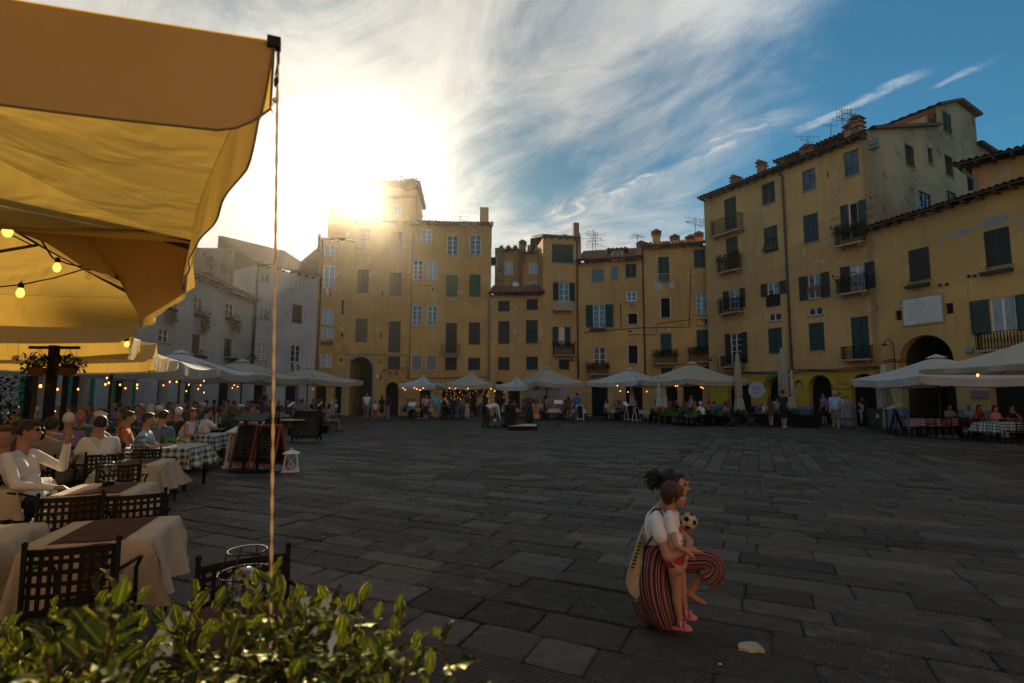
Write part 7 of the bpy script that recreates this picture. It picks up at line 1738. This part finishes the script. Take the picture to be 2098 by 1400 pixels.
g = thing('drinking_glass', 'clear stemmed glass raised to the mouth of the man in white', 'glass', man.location, man.rotation_euler.z); m = MB(); m.tube([(-.10, .16, 1.19), (-.03, .07, 1.235)], [.042, .030], 14, False); m.obj('glass', 'clear_glass', g, True)
JW = dict(pel=(0, 0, .56), chest=(0, .02, .80), neck=(0, .05, 1.03), head=(0, .08, 1.20), f=Vector((.25, 1, -.05)), lsh=(-.17, .04, .97), rsh=(.17, .04, .97), lel=(-.25, .12, .76), lwr=(-.1, .32, .80), rel=(.25, .10, .76), rwr=(.06, .34, .82),
    lhip=(-.1, .03, .53), rhip=(.1, .03, .53), lkn=(-.12, .47, .52), rkn=(.12, .44, .50), lan=(-.1, .5, .1), ran=(.13, .42, .10), ltoe=(-.1, .66, .05), rtoe=(.14, .58, .05))
p = PY(4, 905, 5.6); nfig('dark haired woman in white tee at the picture edge holding a wine glass', (p.x, p.y), rad(-125), 'wine', JW, 'white', 'navy', 'brown', .012, fem=True, hair='long')
glass_(4, 925, .17, .035, 'wine glass in front of the woman at the picture edge', z=.76, stem=True)
L = [(282, 815, 8.6, rad(-70), 'a', 'light blue', 'dark', 'man in light blue tee seated at the green checked table'), (315, 815, 9.6, rad(-10), 'b', 'denim', 'dark', 'man with hand to his face opposite the light blue tee'), (262, 815, 9.3, rad(-60), 'c', 'orange', 'dark', 'person in orange tee behind the light blue tee'),
     (372, 820, 11.2, rad(-80), 'e', 'white', 'brown', 'woman in white tee leaning over her green checked table'), (415, 818, 12.2, rad(-40), 'd', 'white', 'dark', 'person in white tee beyond the leaning woman'), (355, 820, 11.6, rad(0), 'a', 'black', 'white', 'white haired man in black seen from behind'),
     (180, 820, 7.4, rad(-60), 'h', 'cream', 'dark', 'bald man in cream shirt leaning toward his companion'), (208, 822, 7.3, rad(50), 'a', 'white', 'dark', 'dark haired man in white tee facing the bald man'), (105, 818, 6.9, rad(10), 'c', 'striped grey', 'dark', 'person in grey striped shirt seen from behind the hedge'),
     (25, 818, 6.0, rad(20), 'a', 'khaki', 'dark', 'person in khaki top behind the wine drinking woman'), (70, 815, 9.5, rad(-40), 'b', 'light blue', 'grey', 'grey haired guest in light blue by the dark shrub'), (475, 826, 15.0, rad(-60), 'b', 'teal', 'white', 'white haired guest in teal top left of the rope'),
     (515, 826, 15.6, rad(-80), 'c', 'blue', 'brown', 'guest in blue sweater left of the rope'), (532, 824, 15.0, rad(70), 'a', 'white', 'dark', 'guest in white tee just left of the rope'), (668, 826, 22, rad(-60), 'b', 'grey', 'grey', 'grey haired guest in grey at the far red checked table')]
kd = dict(keys)
for px, py, Y, rot, k, tp, hr, lb in L:
    p = at(px, Y); kk = kd[k]; person(lb, p[0], p[1], rot, 'seat'+k, (lambda kk=kk: seated(**kk)), tp, 'khaki' if 'leaning over' not in lb else 'yellow', hr, 'black', vox=.026, group=None); chair('black lattice chair of the '+lb.split(' seated')[0].split(' leaning')[0].split(' seen')[0].split(' behind')[0].split(' by ')[0], p[0], p[1], rot)
for (px, Y, nm) in ((333, 9.3, 'long green checked table where the man in light blue sits'), (404, 12.0, 'green checked table by the terracotta planter')):
    c = XH(px, Y); make_table(nm, c, rad(8), .62 if px < 400 else .45, .42, group='tables of the terraces'); cloth('green checked cloth on the '+' '.join(nm.split()[1:]), c, rad(8), .62 if px < 400 else .45, .42, 'check_green', .36, seed=px, nf=40)
for i, (px, Y, z, s_, lb) in enumerate(((325, 9.1, .76, 1.3, 'tall clear bottle on the long green checked table'), (333, 8.9, .76, 1, 'wine bottle at the middle of the long green checked table'), (412, 11.8, .76, .9, 'water bottle before the leaning woman'))):
    c = XH(px, Y); m = MB(); m.lathe([(.001, 0), (.035, 0), (.037, .15*s_), (.013, .20*s_), (.013, .26*s_), (.001, .26*s_)], 10); o = m.obj('bottle', 'clear_glass' if i != 1 else 'shutter_green', None, True, (c.x, c.y, z)); tag(o, lb, 'bottle')
c = XH(345, 9.0); m = MB(); leaves(m, (0, 0, .10), (.12, .12, .06), 70, .07, R); o = m.obj('salad', 'cloth_green', None, False, (c.x, c.y, .76)); tag(o, 'bowl of green salad on the long green checked table', 'salad')
# ------------------------------------------------------------------ mother kneeling with a child, in the open square
O_ = G(1370, 1279); AZM = math.atan2(O_.x, O_.y); ROTM = -AZM
def q_(px, py, y=0.0): return Vector(((px-1370)*.00341, y, (1279-py)*.00357))
def stripes(n, u, v):
    f = n.m('FRACT', n.m('ADD', n.m('MULTIPLY', u, 9.0), n.m('MULTIPLY', v, .35)))
    col = n.ramp(f, [(0, (.012, .010, .012)), (.14, (.012, .010, .012)), (.15, (.42, .34, .26)), (.18, (.42, .34, .26)), (.19, (.10, .008, .022)), (.38, (.10, .008, .022)), (.39, (.40, .30, .24)), (.42, (.40, .30, .24)), (.43, (.015, .010, .014)), (.60, (.015, .010, .014)), (.61, (.20, .025, .04)), (.80, (.20, .025, .04)), (.81, (.42, .36, .28)), (.84, (.42, .36, .28)), (.85, (.03, .006, .012)), (1, (.03, .006, .012))])
    col.node.color_ramp.interpolation = 'CONSTANT'; return col
uvmat('striped_trouser', stripes, .85)
def loft(mb, pts, rs, n=28, folds=.0, sq=None):
    P_ = [Vector(p) for p in pts]; fine = []; fr = []
    for i in range(len(P_)-1):
        for k in range(5):
            t = k/5; a0, a1, a2, a3 = P_[max(i-1, 0)], P_[i], P_[i+1], P_[min(i+2, len(P_)-1)]
            fine.append(.5*((2*a1)+(a2-a0)*t+(2*a0-5*a1+4*a2-a3)*t*t+(3*a1-a0-3*a2+a3)*t**3)); t2 = t*t*(3-2*t); fr.append(rs[i]*(1-t2)+rs[i+1]*t2)
    fine.append(P_[-1]); fr.append(rs[-1]); m = len(fine); up = Vector((0, 1, 0)); vs = []; uvs = []
    for i, p in enumerate(fine):
        t = (fine[min(i+1, m-1)]-fine[max(i-1, 0)]).normalized(); a = t.cross(up).normalized(); b = a.cross(t).normalized()
        for k in range(n+1):
            th = 2*math.pi*k/n; r = fr[i]*(1+folds*(.5*math.sin(3*th+i*.25)+.4*math.sin(7*th+i*.13)+.35*math.sin(i*.9+2*th))); vs.append(p+(a*math.cos(th)+b*math.sin(th)*(sq or 1))*r); uvs.append((k/n, i/m))
    fs = [(i*(n+1)+k, i*(n+1)+k+1, (i+1)*(n+1)+k+1, (i+1)*(n+1)+k) for i in range(m-1) for k in range(n)]
    return mb.add(vs, fs, uvs)
def face_bits(c, f, s, lip=5):
    c = Vector(c); f = Vector(f).normalized(); up = Vector((0, 0, 1)); sd = Vector((-f.y, f.x, 0)).normalized(); P = []
    P += [('e', c+f*.078*s-up*.056*s, (.016*s, .012*s, .008*s), lip), ('e', c+f*.066*s-up*.088*s, (.022*s, .02*s, .02*s), 0), ('e', c+f*.074*s+up*.03*s, (.045*s, .016*s, .012*s), 0)]
    for k in (-1, 1): P += [('e', c+f*.0765*s+sd*k*.031*s+up*.012*s, (.013*s, .010*s, .0075*s), 4), ('e', c+f*.075*s+sd*k*.034*s+up*.033*s, (.018*s, .008*s, .0045*s), 4), ('e', c+f*.062*s+sd*k*.036*s-up*.022*s, (.022*s, .02*s, .02*s), 0)]
    return P
M('lips', (.30, .06, .05), rough=.5); M('pink_rubber', (.55, .14, .20), rough=.5)
# mother
fM = Vector((1, .12, -.03)); hM = q_(1388, 1003, .02); P = []
P += [('e', hM, (.068, .084, .104), 0, -math.pi/2, 'Z'), ('e', hM+Vector((.034, 0, -.052)), (.046, .050, .056), 0, -math.pi/2, 'Z'), ('c', hM+Vector((.082, 0, .012)), .009, hM+Vector((.114, 0, -.022)), .0115, 0), ('c', hM+Vector((.10, 0, -.026)), .010, hM+Vector((.085, 0, -.03)), .014, 0)]
P += face_bits(hM, fM, 1.0)
for k in (-1, 1): P.append(('e', hM+Vector((-.004, k*.070, -.008)), (.018, .011, .030), 0))
P += [('e', hM+Vector((-.022, 0, .026)), (.086, .080, .097), 4), ('e', hM+Vector((.035, 0, .082)), (.045, .055, .028), 4), ('e', hM+Vector((-.075, 0, .03)), (.04, .05, .055), 4)]
P += [('c', q_(1358, 1058, .0), .055, hM+Vector((-.02, 0, -.06)), .046, 0)]
for y_ in (-.07, .07): P += [('c', q_(1352, 1082, y_), .098, q_(1342, 1122, y_*.7), .088, 1), ('c', q_(1356, 1070, y_*1.2), .075, q_(1350, 1100, y_), .09, 1)]
P += [('c', q_(1352, 1066, -.15), .056, q_(1360, 1064, .15), .056, 1), ('e', q_(1376, 1082, -.06), (.05, .05, .05), 1), ('e', q_(1376, 1082, .07), (.05, .05, .05), 1)]
P += [('c', q_(1352, 1068, -.165), .056, q_(1358, 1092, -.21), .058, 1), ('c', q_(1356, 1080, -.19), .044, q_(1371, 1129, -.25), .037, 0), ('c', q_(1371, 1129, -.25), .037, q_(1408, 1117, -.20), .026, 0)]
P += hand_prims(q_(1408, 1117, -.20), (.9, .5, -.05), .95, True, 1)
P += [('c', q_(1362, 1066, .16), .055, q_(1372, 1090, .20), .056, 1), ('c', q_(1372, 1086, .19), .042, q_(1418, 1124, .12), .036, 0), ('c', q_(1418, 1124, .12), .036, q_(1405, 1146, -.08), .024, 0)]
w_ = q_(1404, 1147, -.17); P += [('c', q_(1405, 1146, -.08), .024, w_, .022, 0), ('c', w_, .024, q_(1392, 1154, -.235), .028, 0)]
for i in range(4):
    b = q_(1392, 1150+i*5.5, -.252+.004*i); e = b+Vector((-.042+.004*abs(i-1), .004, -.006)); P += [('c', b, .0092, e, .0085, 0), ('c', e, .0085, e+Vector((-.022, .014, -.003)), .0075, 0)]
P += [('c', q_(1396, 1148, -.23), .011, q_(1380, 1140, -.252), .0085, 0)]
P += [('e', q_(1338, 1148, 0), (.13, .15, .11), 2), ('c', q_(1340, 1165, -.09), .08, q_(1366, 1255, -.11), .06, 2), ('c', q_(1366, 1258, -.11), .05, q_(1316, 1246, -.06), .045, 2)]
P += [('c', q_(1316, 1240, -.05), .036, q_(1304, 1222, -.03), .032, 0), ('c', q_(1304, 1224, -.03), .034, q_(1312, 1262, -.04), .024, 0)]
P += [('c', q_(1350, 1155, .10), .085, q_(1462, 1158, .16), .046, 2), ('c', q_(1462, 1160, .16), .046, q_(1420, 1226, .16), .032, 0), ('c', q_(1412, 1232, .15), .032, q_(1432, 1240, .12), .026, 0), ('c', q_(1432, 1240, .12), .024, q_(1446, 1243, .10), .018, 0)]
for y_, col in ((0, 0),): pass
me = nbody(P, .0085, 2, ('skin', cl_('white').name, cl_('brown').name, 'shoe', 'hair', 'lips'))
mother = tag(mobj('person', me, None, (O_.x, O_.y, .012), ROTM), 'kneeling woman in white tee and striped trousers holding a small child', 'person')
mb = MB(); loft(mb, [q_(1352, 1126, -.0), q_(1344, 1142, -.02), q_(1340, 1175, -.07), q_(1345, 1215, -.10), q_(1356, 1248, -.11), q_(1364, 1270, -.11), q_(1362, 1276, -.11)], [.114, .130, .122, .114, .106, .078, .02], 30, .07, 1.2)
mb.obj('trouser_leg', 'striped_trouser', mother, True)
mb = MB(); loft(mb, [q_(1362, 1255, -.09), q_(1340, 1258, -.06), q_(1322, 1250, -.04), q_(1316, 1238, -.03)], [.055, .085, .085, .075], 24, .06); mb.obj('trouser_hem', 'striped_trouser', mother, True)
mb = MB(); loft(mb, [q_(1342, 1150, .06), q_(1375, 1160, .10), q_(1418, 1160, .14), q_(1452, 1158, .16), q_(1470, 1168, .16), q_(1463, 1184, .16), q_(1446, 1196, .15)], [.115, .112, .098, .088, .082, .098, .118], 30, .05, .9)
mb.obj('trouser_leg', 'striped_trouser', mother, True)
rh = random.Random(3); mb = MB()
for _ in range(190):   # curly ponytail
    c = q_(1347, 987, .02)+Vector((rh.gauss(0, .022), rh.gauss(0, .024), rh.gauss(0, .024))); r0_ = q_(1360, 985, .02); a = rh.uniform(0, 6); pts = [r0_.lerp(c, t)+Vector((math.cos(a+t*9), math.sin(a+t*7), math.sin(a*2+t*9)))*.012*t for t in np.linspace(0, 1, 6)]
    e = c+Vector((rh.uniform(-.022, .006), rh.gauss(0, .02), rh.uniform(-.075, .01))); pts += [c.lerp(e, t)+Vector((math.cos(a+t*12), math.sin(a+t*12), 0))*.01 for t in np.linspace(.15, 1, 7)]
    mb.tube(pts, .0042, 4, False)
mb.ball(q_(1350, 986, .02), .038, 10, 8); mb.obj('curly_ponytail', 'hair', mother, True)
mb = MB(); mb.tube([q_(1356, 986, .02)+Vector((0, .04*math.cos(a), .04*math.sin(a))) for a in np.linspace(0, 6.28, 14)], .007, 6); mb.obj('hair_tie', 'black_paint', mother, True)
def strands(host, c, r, f, n_, mat, name, seed, ln=.10, back=.6, rad_=.0022):
    rr_ = random.Random(seed); m = MB(); f = Vector(f).normalized(); c = Vector(c)
    for _ in range(n_):
        d = Vector((rr_.gauss(0, 1), rr_.gauss(0, 1), rr_.gauss(0, 1)+.5)).normalized()
        if d.dot(f) > .62-.35*d.z or d.z < -.75: continue
        pts = []; p = d.copy(); g = (Vector((0, 0, -1))*(1-back)-f*back)
        for i in range(6):
            q = Vector((p.x*r[0], p.y*r[1], p.z*r[2]))*(1.01+.018*rr_.random()); pts.append(c+q); t = (g-p*g.dot(p)); p = (p+t.normalized()*ln/6/r[0]+Vector((0, rr_.gauss(0, .03), rr_.gauss(0, .02)))).normalized()
        m.tube(pts, [rad_*.6, rad_, rad_, rad_, rad_*.8, rad_*.3], 4, False)
    m.obj(name, mat, host, True)['kind'] = 'stuff'
strands(mother, hM+Vector((-.022, 0, .026)), (.088, .082, .099), (1, .1, 0), 420, 'hair', 'hair_strands', 1, .12, .85)
# tote bag on her back
sil = [(1320, 1092), (1308, 1120), (1292, 1165), (1283, 1196), (1288, 1214), (1306, 1224), (1318, 1212), (1322, 1180), (1322, 1140), (1326, 1105)]
mb = MB(); n_ = len(sil); L_ = []
for y_, sc_ in ((-.17, .86), (-.13, 1.0), (-.02, 1.08), (.09, 1.0), (.13, .86)):
    cxx = sum(a for a, b in sil)/n_; cyy = sum(b for a, b in sil)/n_; L_.append([q_(cxx+(a-cxx)*sc_, cyy+(b-cyy)*(.97 if sc_ < 1 else 1), y_) for a, b in sil])
vs = [p for r in L_ for p in r]; fs = [(i*n_+k, i*n_+(k+1) % n_, (i+1)*n_+(k+1) % n_, (i+1)*n_+k) for i in range(4) for k in range(n_)]+[tuple(range(n_)), tuple(reversed(range(4*n_, 5*n_)))]
mb.add(vs, fs); bag = mb.obj('tote_bag', fabric('bag_canvas', (.42, .34, .20), .05, .5, 20), None, True); bag.location = mother.location; bag.rotation_euler = mother.rotation_euler; tag(bag, 'tan canvas tote bag slung on the back of the kneeling woman', 'bag')
mb = MB(); mb.tube([q_(1316, 1128, -.14), q_(1330, 1112, -.19), q_(1350, 1082, -.225), q_(1362, 1056, -.16), q_(1358, 1046, -.10), q_(1344, 1050, -.06), q_(1330, 1070, -.07), q_(1322, 1096, -.08)], .008, 6); mb.obj('strap', M('strap_navy', (.015, .025, .05), rough=.8), bag, True)
mb = MB(); [mb.box(-.012, .012, -.178, -.172, -.006, .006, Matrix.Translation(q_(1316-i*2.4, 1112+i*7, 0)+Vector((0, .0, 0)))) for i in range(8)]; mb.obj('stitching', 'letter_dark', bag)
# child
fC = Vector((1, -.05, -.06)); hC = q_(1387, 1015, -.13); P = []; s = .82
P += [('e', hC, (.068*s, .080*s, .098*s), 0, -math.pi/2, 'Z'), ('e', hC+Vector((.036, 0, -.034)), (.043, .046, .042), 0, -math.pi/2, 'Z'), ('c', hC+Vector((.070, 0, -.004)), .006, hC+Vector((.083, 0, -.020)), .0085, 0)]
P += face_bits(hC, fC, s)
for k in (-1, 1): P.append(('e', hC+Vector((-.006, k*.060, -.010)), (.015, .010, .022), 0))
P += [('e', hC+Vector((-.014, 0, .020)), (.078, .071, .080), 4), ('e', hC+Vector((-.045, 0, -.022)), (.042, .056, .048), 4), ('e', hC+Vector((.040, 0, .048)), (.032, .050, .026), 4)]
P += [('c', q_(1379, 1045, -.13), .034, hC+Vector((-.015, 0, -.05)), .032, 0), ('c', q_(1379, 1064, -.15), .060, q_(1381, 1108, -.15), .070, 1), ('c', q_(1381, 1064, -.11), .058, q_(1384, 1108, -.11), .070, 1), ('c', q_(1377, 1054, -.19), .034, q_(1384, 1054, -.07), .034, 1)]
P += [('c', q_(1378, 1056, -.20), .036, q_(1381, 1080, -.225), .038, 1), ('c', q_(1379, 1066, -.21), .025, q_(1387, 1102, -.28), .022, 0), ('c', q_(1387, 1102, -.28), .022, q_(1411, 1115, -.265), .016, 0)]
P += hand_prims(q_(1411, 1115, -.265), (.75, .1, -.65), .55, True, 1)
P += [('c', q_(1388, 1058, -.06), .035, q_(1398, 1076, -.03), .034, 1), ('c', q_(1392, 1068, -.05), .023, q_(1418, 1092, -.02), .020, 0), ('c', q_(1418, 1092, -.02), .020, q_(1428, 1080, -.04), .016, 0)]
P += hand_prims(q_(1428, 1080, -.04), (.25, -.3, .9), .55, True, -1)
P += [('e', q_(1384, 1132, -.13), (.078, .085, .065), 2), ('c', q_(1380, 1138, -.17), .055, q_(1384, 1158, -.175), .054, 2), ('c', q_(1390, 1138, -.09), .055, q_(1393, 1158, -.085), .054, 2)]
for (a, b, c_, d) in (((1382, 1150), (1388, 1196), (1392, 1250), -.175), ((1392, 1150), (1399, 1194), (1404, 1238), -.085)):
    P += [('c', q_(*a, d), .048, q_(*b, d), .034, 0), ('c', q_(*b, d), .033, q_(b[0]-1, b[1]+18, d), .035, 0), ('c', q_(b[0]-1, b[1]+18, d), .034, q_(*c_, d), .021, 0), ('c', q_(c_[0]-1, c_[1]+9, d), .021, q_(c_[0]+12, c_[1]+13, d), .018, 0), ('c', q_(c_[0]+12, c_[1]+13, d), .017, q_(c_[0]+20, c_[1]+15, d), .012, 0)]
me = nbody(P, .0072, 2, ('skin', 'wear_white', 'wear_red', 'shoe', 'hair_brown', 'lips')) if ha_('brown') and cl_('red') and cl_('cream') else None
child = tag(mobj('person', me, None, (O_.x, O_.y, .012), ROTM), 'small child in cream tee and red shorts holding a football against the kneeling woman', 'person')
for (ax, ay, d) in ((1392, 1250, -.175), (1404, 1238, -.085)):
    pass
    mb = MB(); c0 = q_(ax-8, ay+19.5, d); 
    ring = [(-.03, 0), (-.022, -.026), (.03, -.032), (.08, -.034), (.105, -.02), (.11, 0), (.105, .02), (.08, .034), (.03, .032), (-.022, .026)]; n_ = len(ring)
    mb.add([c0+Vector((x, y, z)) for z in (0, .016) for x, y in ring], [(i, (i+1) % n_, n_+(i+1) % n_, n_+i) for i in range(n_)]+[tuple(range(n_, 2*n_)), tuple(reversed(range(n_)))])
    for xx, hh in ((.062, .040), (.03, .044)): mb.tube([c0+Vector((xx, .034*math.cos(t), .012+hh*math.sin(t))) for t in np.linspace(0, math.pi, 9)], .0085, 5)
    mb.tube([c0+Vector((.022+.0*t, .03*math.cos(t), .055+.02*math.sin(t)*0)) for t in np.linspace(0, 6.28, 12)], .008, 5)
    sd_ = mb.obj('sandal', 'pink_rubber', None, True); sd_.location = child.location; sd_.rotation_euler = child.rotation_euler; tag(sd_, 'pink sandal on the child\'s '+('near foot' if d < -.1 else 'far foot'), 'sandal')
mb = MB(); 
for (px, py, r) in ((1398, 1082, .016), (1401, 1078, .012), (1395, 1078, .012), (1398, 1076, .012), (1400, 1102, .010)): mb.ball(q_(px, py, -.175), 1, 8, 5, (r*.7, r*.8, r*1.1))
mb.obj('shirt_print', 'flower_red', child, True)
strands(child, hC+Vector((-.014, 0, .020)), (.080, .073, .082), (1, 0, 0), 420, 'hair_brown', 'hair_strands', 2, .075, .12)
# football: truncated icosahedron patches
bc = q_(1415, 1067, -.09); t = thing('football', 'small black and white football held against the child', 'ball', mother.matrix_world @ Vector((0, 0, 0)))
Mw = Matrix.Translation(mother.location) @ Matrix.Rotation(ROTM, 4, 'Z'); t.location = Mw @ bc; t.rotation_euler = (.4, .3, ROTM+.5)
bm = bmesh.new(); bmesh.ops.create_icosphere(bm, subdivisions=1, radius=1.0); base = [v.co.normalized() for v in bm.verts]; fc = [[v.index for v in f.verts] for f in bm.faces]; bm.free()
def spatch(cen, pts, r, k=.93):
    m = MB(); cen = cen.normalized(); n_ = len(pts); rings = []
    for a in (0.5, .92, 1.0): rings.append([(cen.lerp(p.normalized(), a*k)).normalized()*(r if a < 1 else r*.982) for p in pts])
    m.add([cen*r]+[p for g_ in rings for p in g_], [(0, 1+i, 1+(i+1) % n_) for i in range(n_)]+[(1+j*n_+i, 1+(j+1)*n_+i, 1+(j+1)*n_+(i+1) % n_, 1+j*n_+(i+1) % n_) for j in range(2) for i in range(n_)]); return m
rB = .062; mb = MB(); mb.ball((0, 0, 0), rB*.975, 16, 10); mb.obj('seam', 'letter_grey', t, True)
for vi, v in enumerate(base):
    nb = [j for j, u_ in enumerate(base) if j != vi and (u_-v).length < 1.1]; nb = sorted(nb, key=lambda j: math.atan2((base[j]-v).dot(v.cross(Vector((.3, .5, .81))).normalized()), (base[j]-v).dot(v.cross(v.cross(Vector((.3, .5, .81)))).normalized())))
    pts = []
    for j in nb:
        e = v.lerp(base[j], 1/3); f_ = [e]; pts.append(v.lerp(base[j], 1/3))
    spatch(v, pts, rB).obj('panel', 'black_paint', t, True)
for f in fc:
    a, b, c = [base[i] for i in f]; pts = [a.lerp(b, 1/3), a.lerp(b, 2/3), b.lerp(c, 1/3), b.lerp(c, 2/3), c.lerp(a, 1/3), c.lerp(a, 2/3)]
    spatch((a+b+c)/3, pts, rB).obj('panel', 'cloth_cream', t, True)
mb = MB(); rb = random.Random(9)
for _ in range(46):
    c = G(rb.uniform(560, 1900), 1000+380*rb.random()); c.z = .013; a = rb.uniform(0, 6); s_ = rb.uniform(.006, .016)
    mb.add([c+Vector((math.cos(a+k*2.1)*s_*(1 if k else 1.6), math.sin(a+k*2.1)*s_, rb.uniform(0, .006))) for k in range(3)], [(0, 1, 2)])
o = mb.obj('dry_leaves', M('dry_leaf', (.20, .11, .04), rough=.8)); tag(o, 'tiny dry leaf fragments scattered over the foreground paving', 'litter', kind='stuff')
# ------------------------------------------------------------------ leafy hedge in front of the camera
def leaf_mat():
    m = bpy.data.materials.new('variegated_leaf'); m.use_nodes = True; n = N(m.node_tree)
    s = n.n('ShaderNodeSeparateXYZ', _0=n.n('ShaderNodeUVMap').outputs[0]); u, v = s.outputs[0], s.outputs[1]
    pos = n.n('ShaderNodeNewGeometry').outputs['Position']; nz = n.n('ShaderNodeTexNoise', None, Vector=pos, Scale=60.0, Detail=3.0).outputs[0]; bz = n.n('ShaderNodeTexNoise', None, Vector=pos, Scale=6.0, Detail=2.0).outputs[0]
    e = n.m('ADD', n.m('ABSOLUTE', n.m('SUBTRACT', u, .5)), n.m('MULTIPLY', n.m('SUBTRACT', nz, .5), .22))
    g = n.mix(bz, (.010, .020, .006, 1), (.032, .048, .012, 1)); mk = n.n('ShaderNodeTexNoise', None, Vector=pos, Scale=24.0, Detail=2.0).outputs[0]; col = n.mix(n.m('MULTIPLY', n.step(e, .42, .48), n.step(mk, .42, .58)), g, (.26, .24, .07, 1))  # cream margin paints the sun-caught rims into the leaf colour
    col = n.mix(n.step(n.m('ABSOLUTE', n.m('SUBTRACT', u, .5)), .035, .0), col, (.20, .22, .08, 1))
    p = n.n('ShaderNodeMixShader', None, _0=.035, _1=n.n('ShaderNodeBsdfDiffuse', None, Color=col).outputs[0], _2=n.n('ShaderNodeBsdfGlossy', None, Color=(.8, .8, .45, 1), Roughness=.35).outputs[0])
    tl = n.n('ShaderNodeBsdfTranslucent', None, Color=n.mix(1.0, col, (1.9, 1.6, .45, 1), 'MULTIPLY'))
    n.n('ShaderNodeOutputMaterial', None, Surface=n.n('ShaderNodeMixShader', None, _0=.45, _1=p.outputs[0], _2=tl.outputs[0]).outputs[0]); _mc['variegated_leaf'] = m
leaf_mat(); rl = random.Random(17)
def leaf_geo(seed):
    r_ = random.Random(seed); prof = [0, .34, .46, .50, .44, .28, .03]; n_ = len(prof)-1; vs = []; uvs = []; cup = r_.uniform(.10, .30); bend = r_.uniform(-.25, .10); wv = r_.uniform(.05, .09); ph = r_.uniform(0, 6)
    for j, w_ in enumerate(prof):
        t = j/n_
        for i in range(5):
            u = i/4-.5; x = u*2*w_*.46; z = cup*abs(u)*2*w_*.6+bend*t*t+wv*abs(u)*2*math.sin(t*15+ph+(1 if u > 0 else 2.2)); vs.append((x, t, z)); uvs.append((i/4, t))
    return vs, [(j*5+i, j*5+i+1, (j+1)*5+i+1, (j+1)*5+i) for j in range(n_) for i in range(4)], uvs
LG = [leaf_geo(k) for k in range(6)]; LM = []
for k in range(6): m = MB(); m.add(*LG[k]); LM.append(m.mesh('leaf', 'variegated_leaf', True))
outl = [(-60, 1290), (0, 1285), (60, 1262), (120, 1240), (170, 1190), (215, 1155), (255, 1200), (320, 1235), (380, 1235), (430, 1205), (480, 1180), (540, 1185), (600, 1165), (660, 1168), (720, 1190), (780, 1215), (840, 1240), (890, 1285), (930, 1330), (950, 1400)]
def oy(x):
    for (a, b), (c, d) in zip(outl, outl[1:]):
        if a <= x <= c: return 22+b+(d-b)*(x-a)/(c-a)
    return 1300
hedge = thing('shrub', 'leafy shrub with sunlit edges painted on its leaves filling the bottom corner beside the rope', 'shrub', (-.75, 1.0, 0)); Lf = []; stm = MB()
for i in range(112):
    x = rl.uniform(-60, 935); d_ = rl.random(); Y = .80+.50*(1-d_)**1.0 if x > 250 else .62+.62*(1-d_); y = oy(x)+35+(rl.random()**1.2)*240*(.3+.7*d_); 
    if i < 24: x = -40+i*41+rl.uniform(-16, 16); y = oy(min(940, x))+rl.uniform(-22, 45); Y = rl.uniform(.95, 1.25)
    tip = PY(x, y, Y); ln = Vector((rl.gauss(0, .30), rl.gauss(0, .22), 1)).normalized(); H_ = rl.uniform(.16, .22); root = tip-ln*(H_+.25); stm.tube([root, tip-ln*H_*.5, tip-ln*.008], [.0028, .0022, .0012], 5, False)
    nl = 9; a0 = rl.uniform(0, 6.28)
    for k in range(nl):
        t = k/(nl-1); p = tip-ln*H_*t**1.1; a = a0+k*2.4; el = 1.15-1.05*min(1, t*1.6)+rl.uniform(-.25, .25); size = (.034+.030*min(1, t*2.2))*rl.uniform(.75, 1.25)
        side = Vector((math.cos(a), math.sin(a), 0)); dr = (side*math.cos(el)+ln*math.sin(el)).normalized(); xx = dr.cross(ln if abs(dr.dot(ln)) < .95 else side).normalized(); zz = xx.cross(dr).normalized()
        if zz.z < 0: zz = -zz; xx = dr.cross(zz)
        Mx = Matrix((( xx.x, dr.x, zz.x), (xx.y, dr.y, zz.y), (xx.z, dr.z, zz.z))).to_4x4(); Mx = Matrix.Translation(p) @ Mx @ Matrix.Scale(size, 4); Lf.append((size/p.length, Mx, rl.randrange(6), p))
def visible(p):
    return p.y > .3 and p.z > HCAM-.72*p.y
Lf.sort(key=lambda l: (not visible(l[3]), l[3].length/l[0] if 0 else -l[0])); st = MB(); Hi = Matrix.Translation(hedge.location).inverted()
for i, (_, Mx, k, p) in enumerate(Lf):
    if i < 300: o = mobj('leaf', LM[k], hedge); o.matrix_local = Hi @ Mx
    else: st.add([Hi @ Mx @ Vector(v) for v in LG[k][0]], LG[k][1], LG[k][2])
o = st.obj('foliage', 'variegated_leaf', hedge, True); o['kind'] = 'stuff'
stm.v = [tuple(Hi @ Vector(v)) for v in stm.v]; o = stm.obj('stems', M('stem_red', (.10, .045, .025), rough=.6), hedge, True)
t = thing('planter', 'long dark planter box holding the leafy shrub at the bottom of the picture', 'planter', (-.75, .95, .012)); m = MB(); m.box(-.85, .75, -.2, .28, 0, .72); m.box(-.88, .78, -.23, .31, .72, .76); m.obj('box', 'black_paint', t)
# ------------------------------------------------------------------ thin scattering volume added for the glow around the sun
m = bpy.data.materials.new('haze'); m.use_nodes = True; n = N(m.node_tree)
v = n.n('ShaderNodeVolumePrincipled', None, Color=(1, .93, .80, 1), Density=.0005, Anisotropy=.91)
n.n('ShaderNodeOutputMaterial', None, Volume=v.outputs[0]); _mc['haze'] = m
mb = MB(); mb.box(-60, 60, -45, 75, -1.7, 25); o = mb.obj('haze', 'haze'); tag(o, 'added haze filling the square', 'haze', kind='stuff')
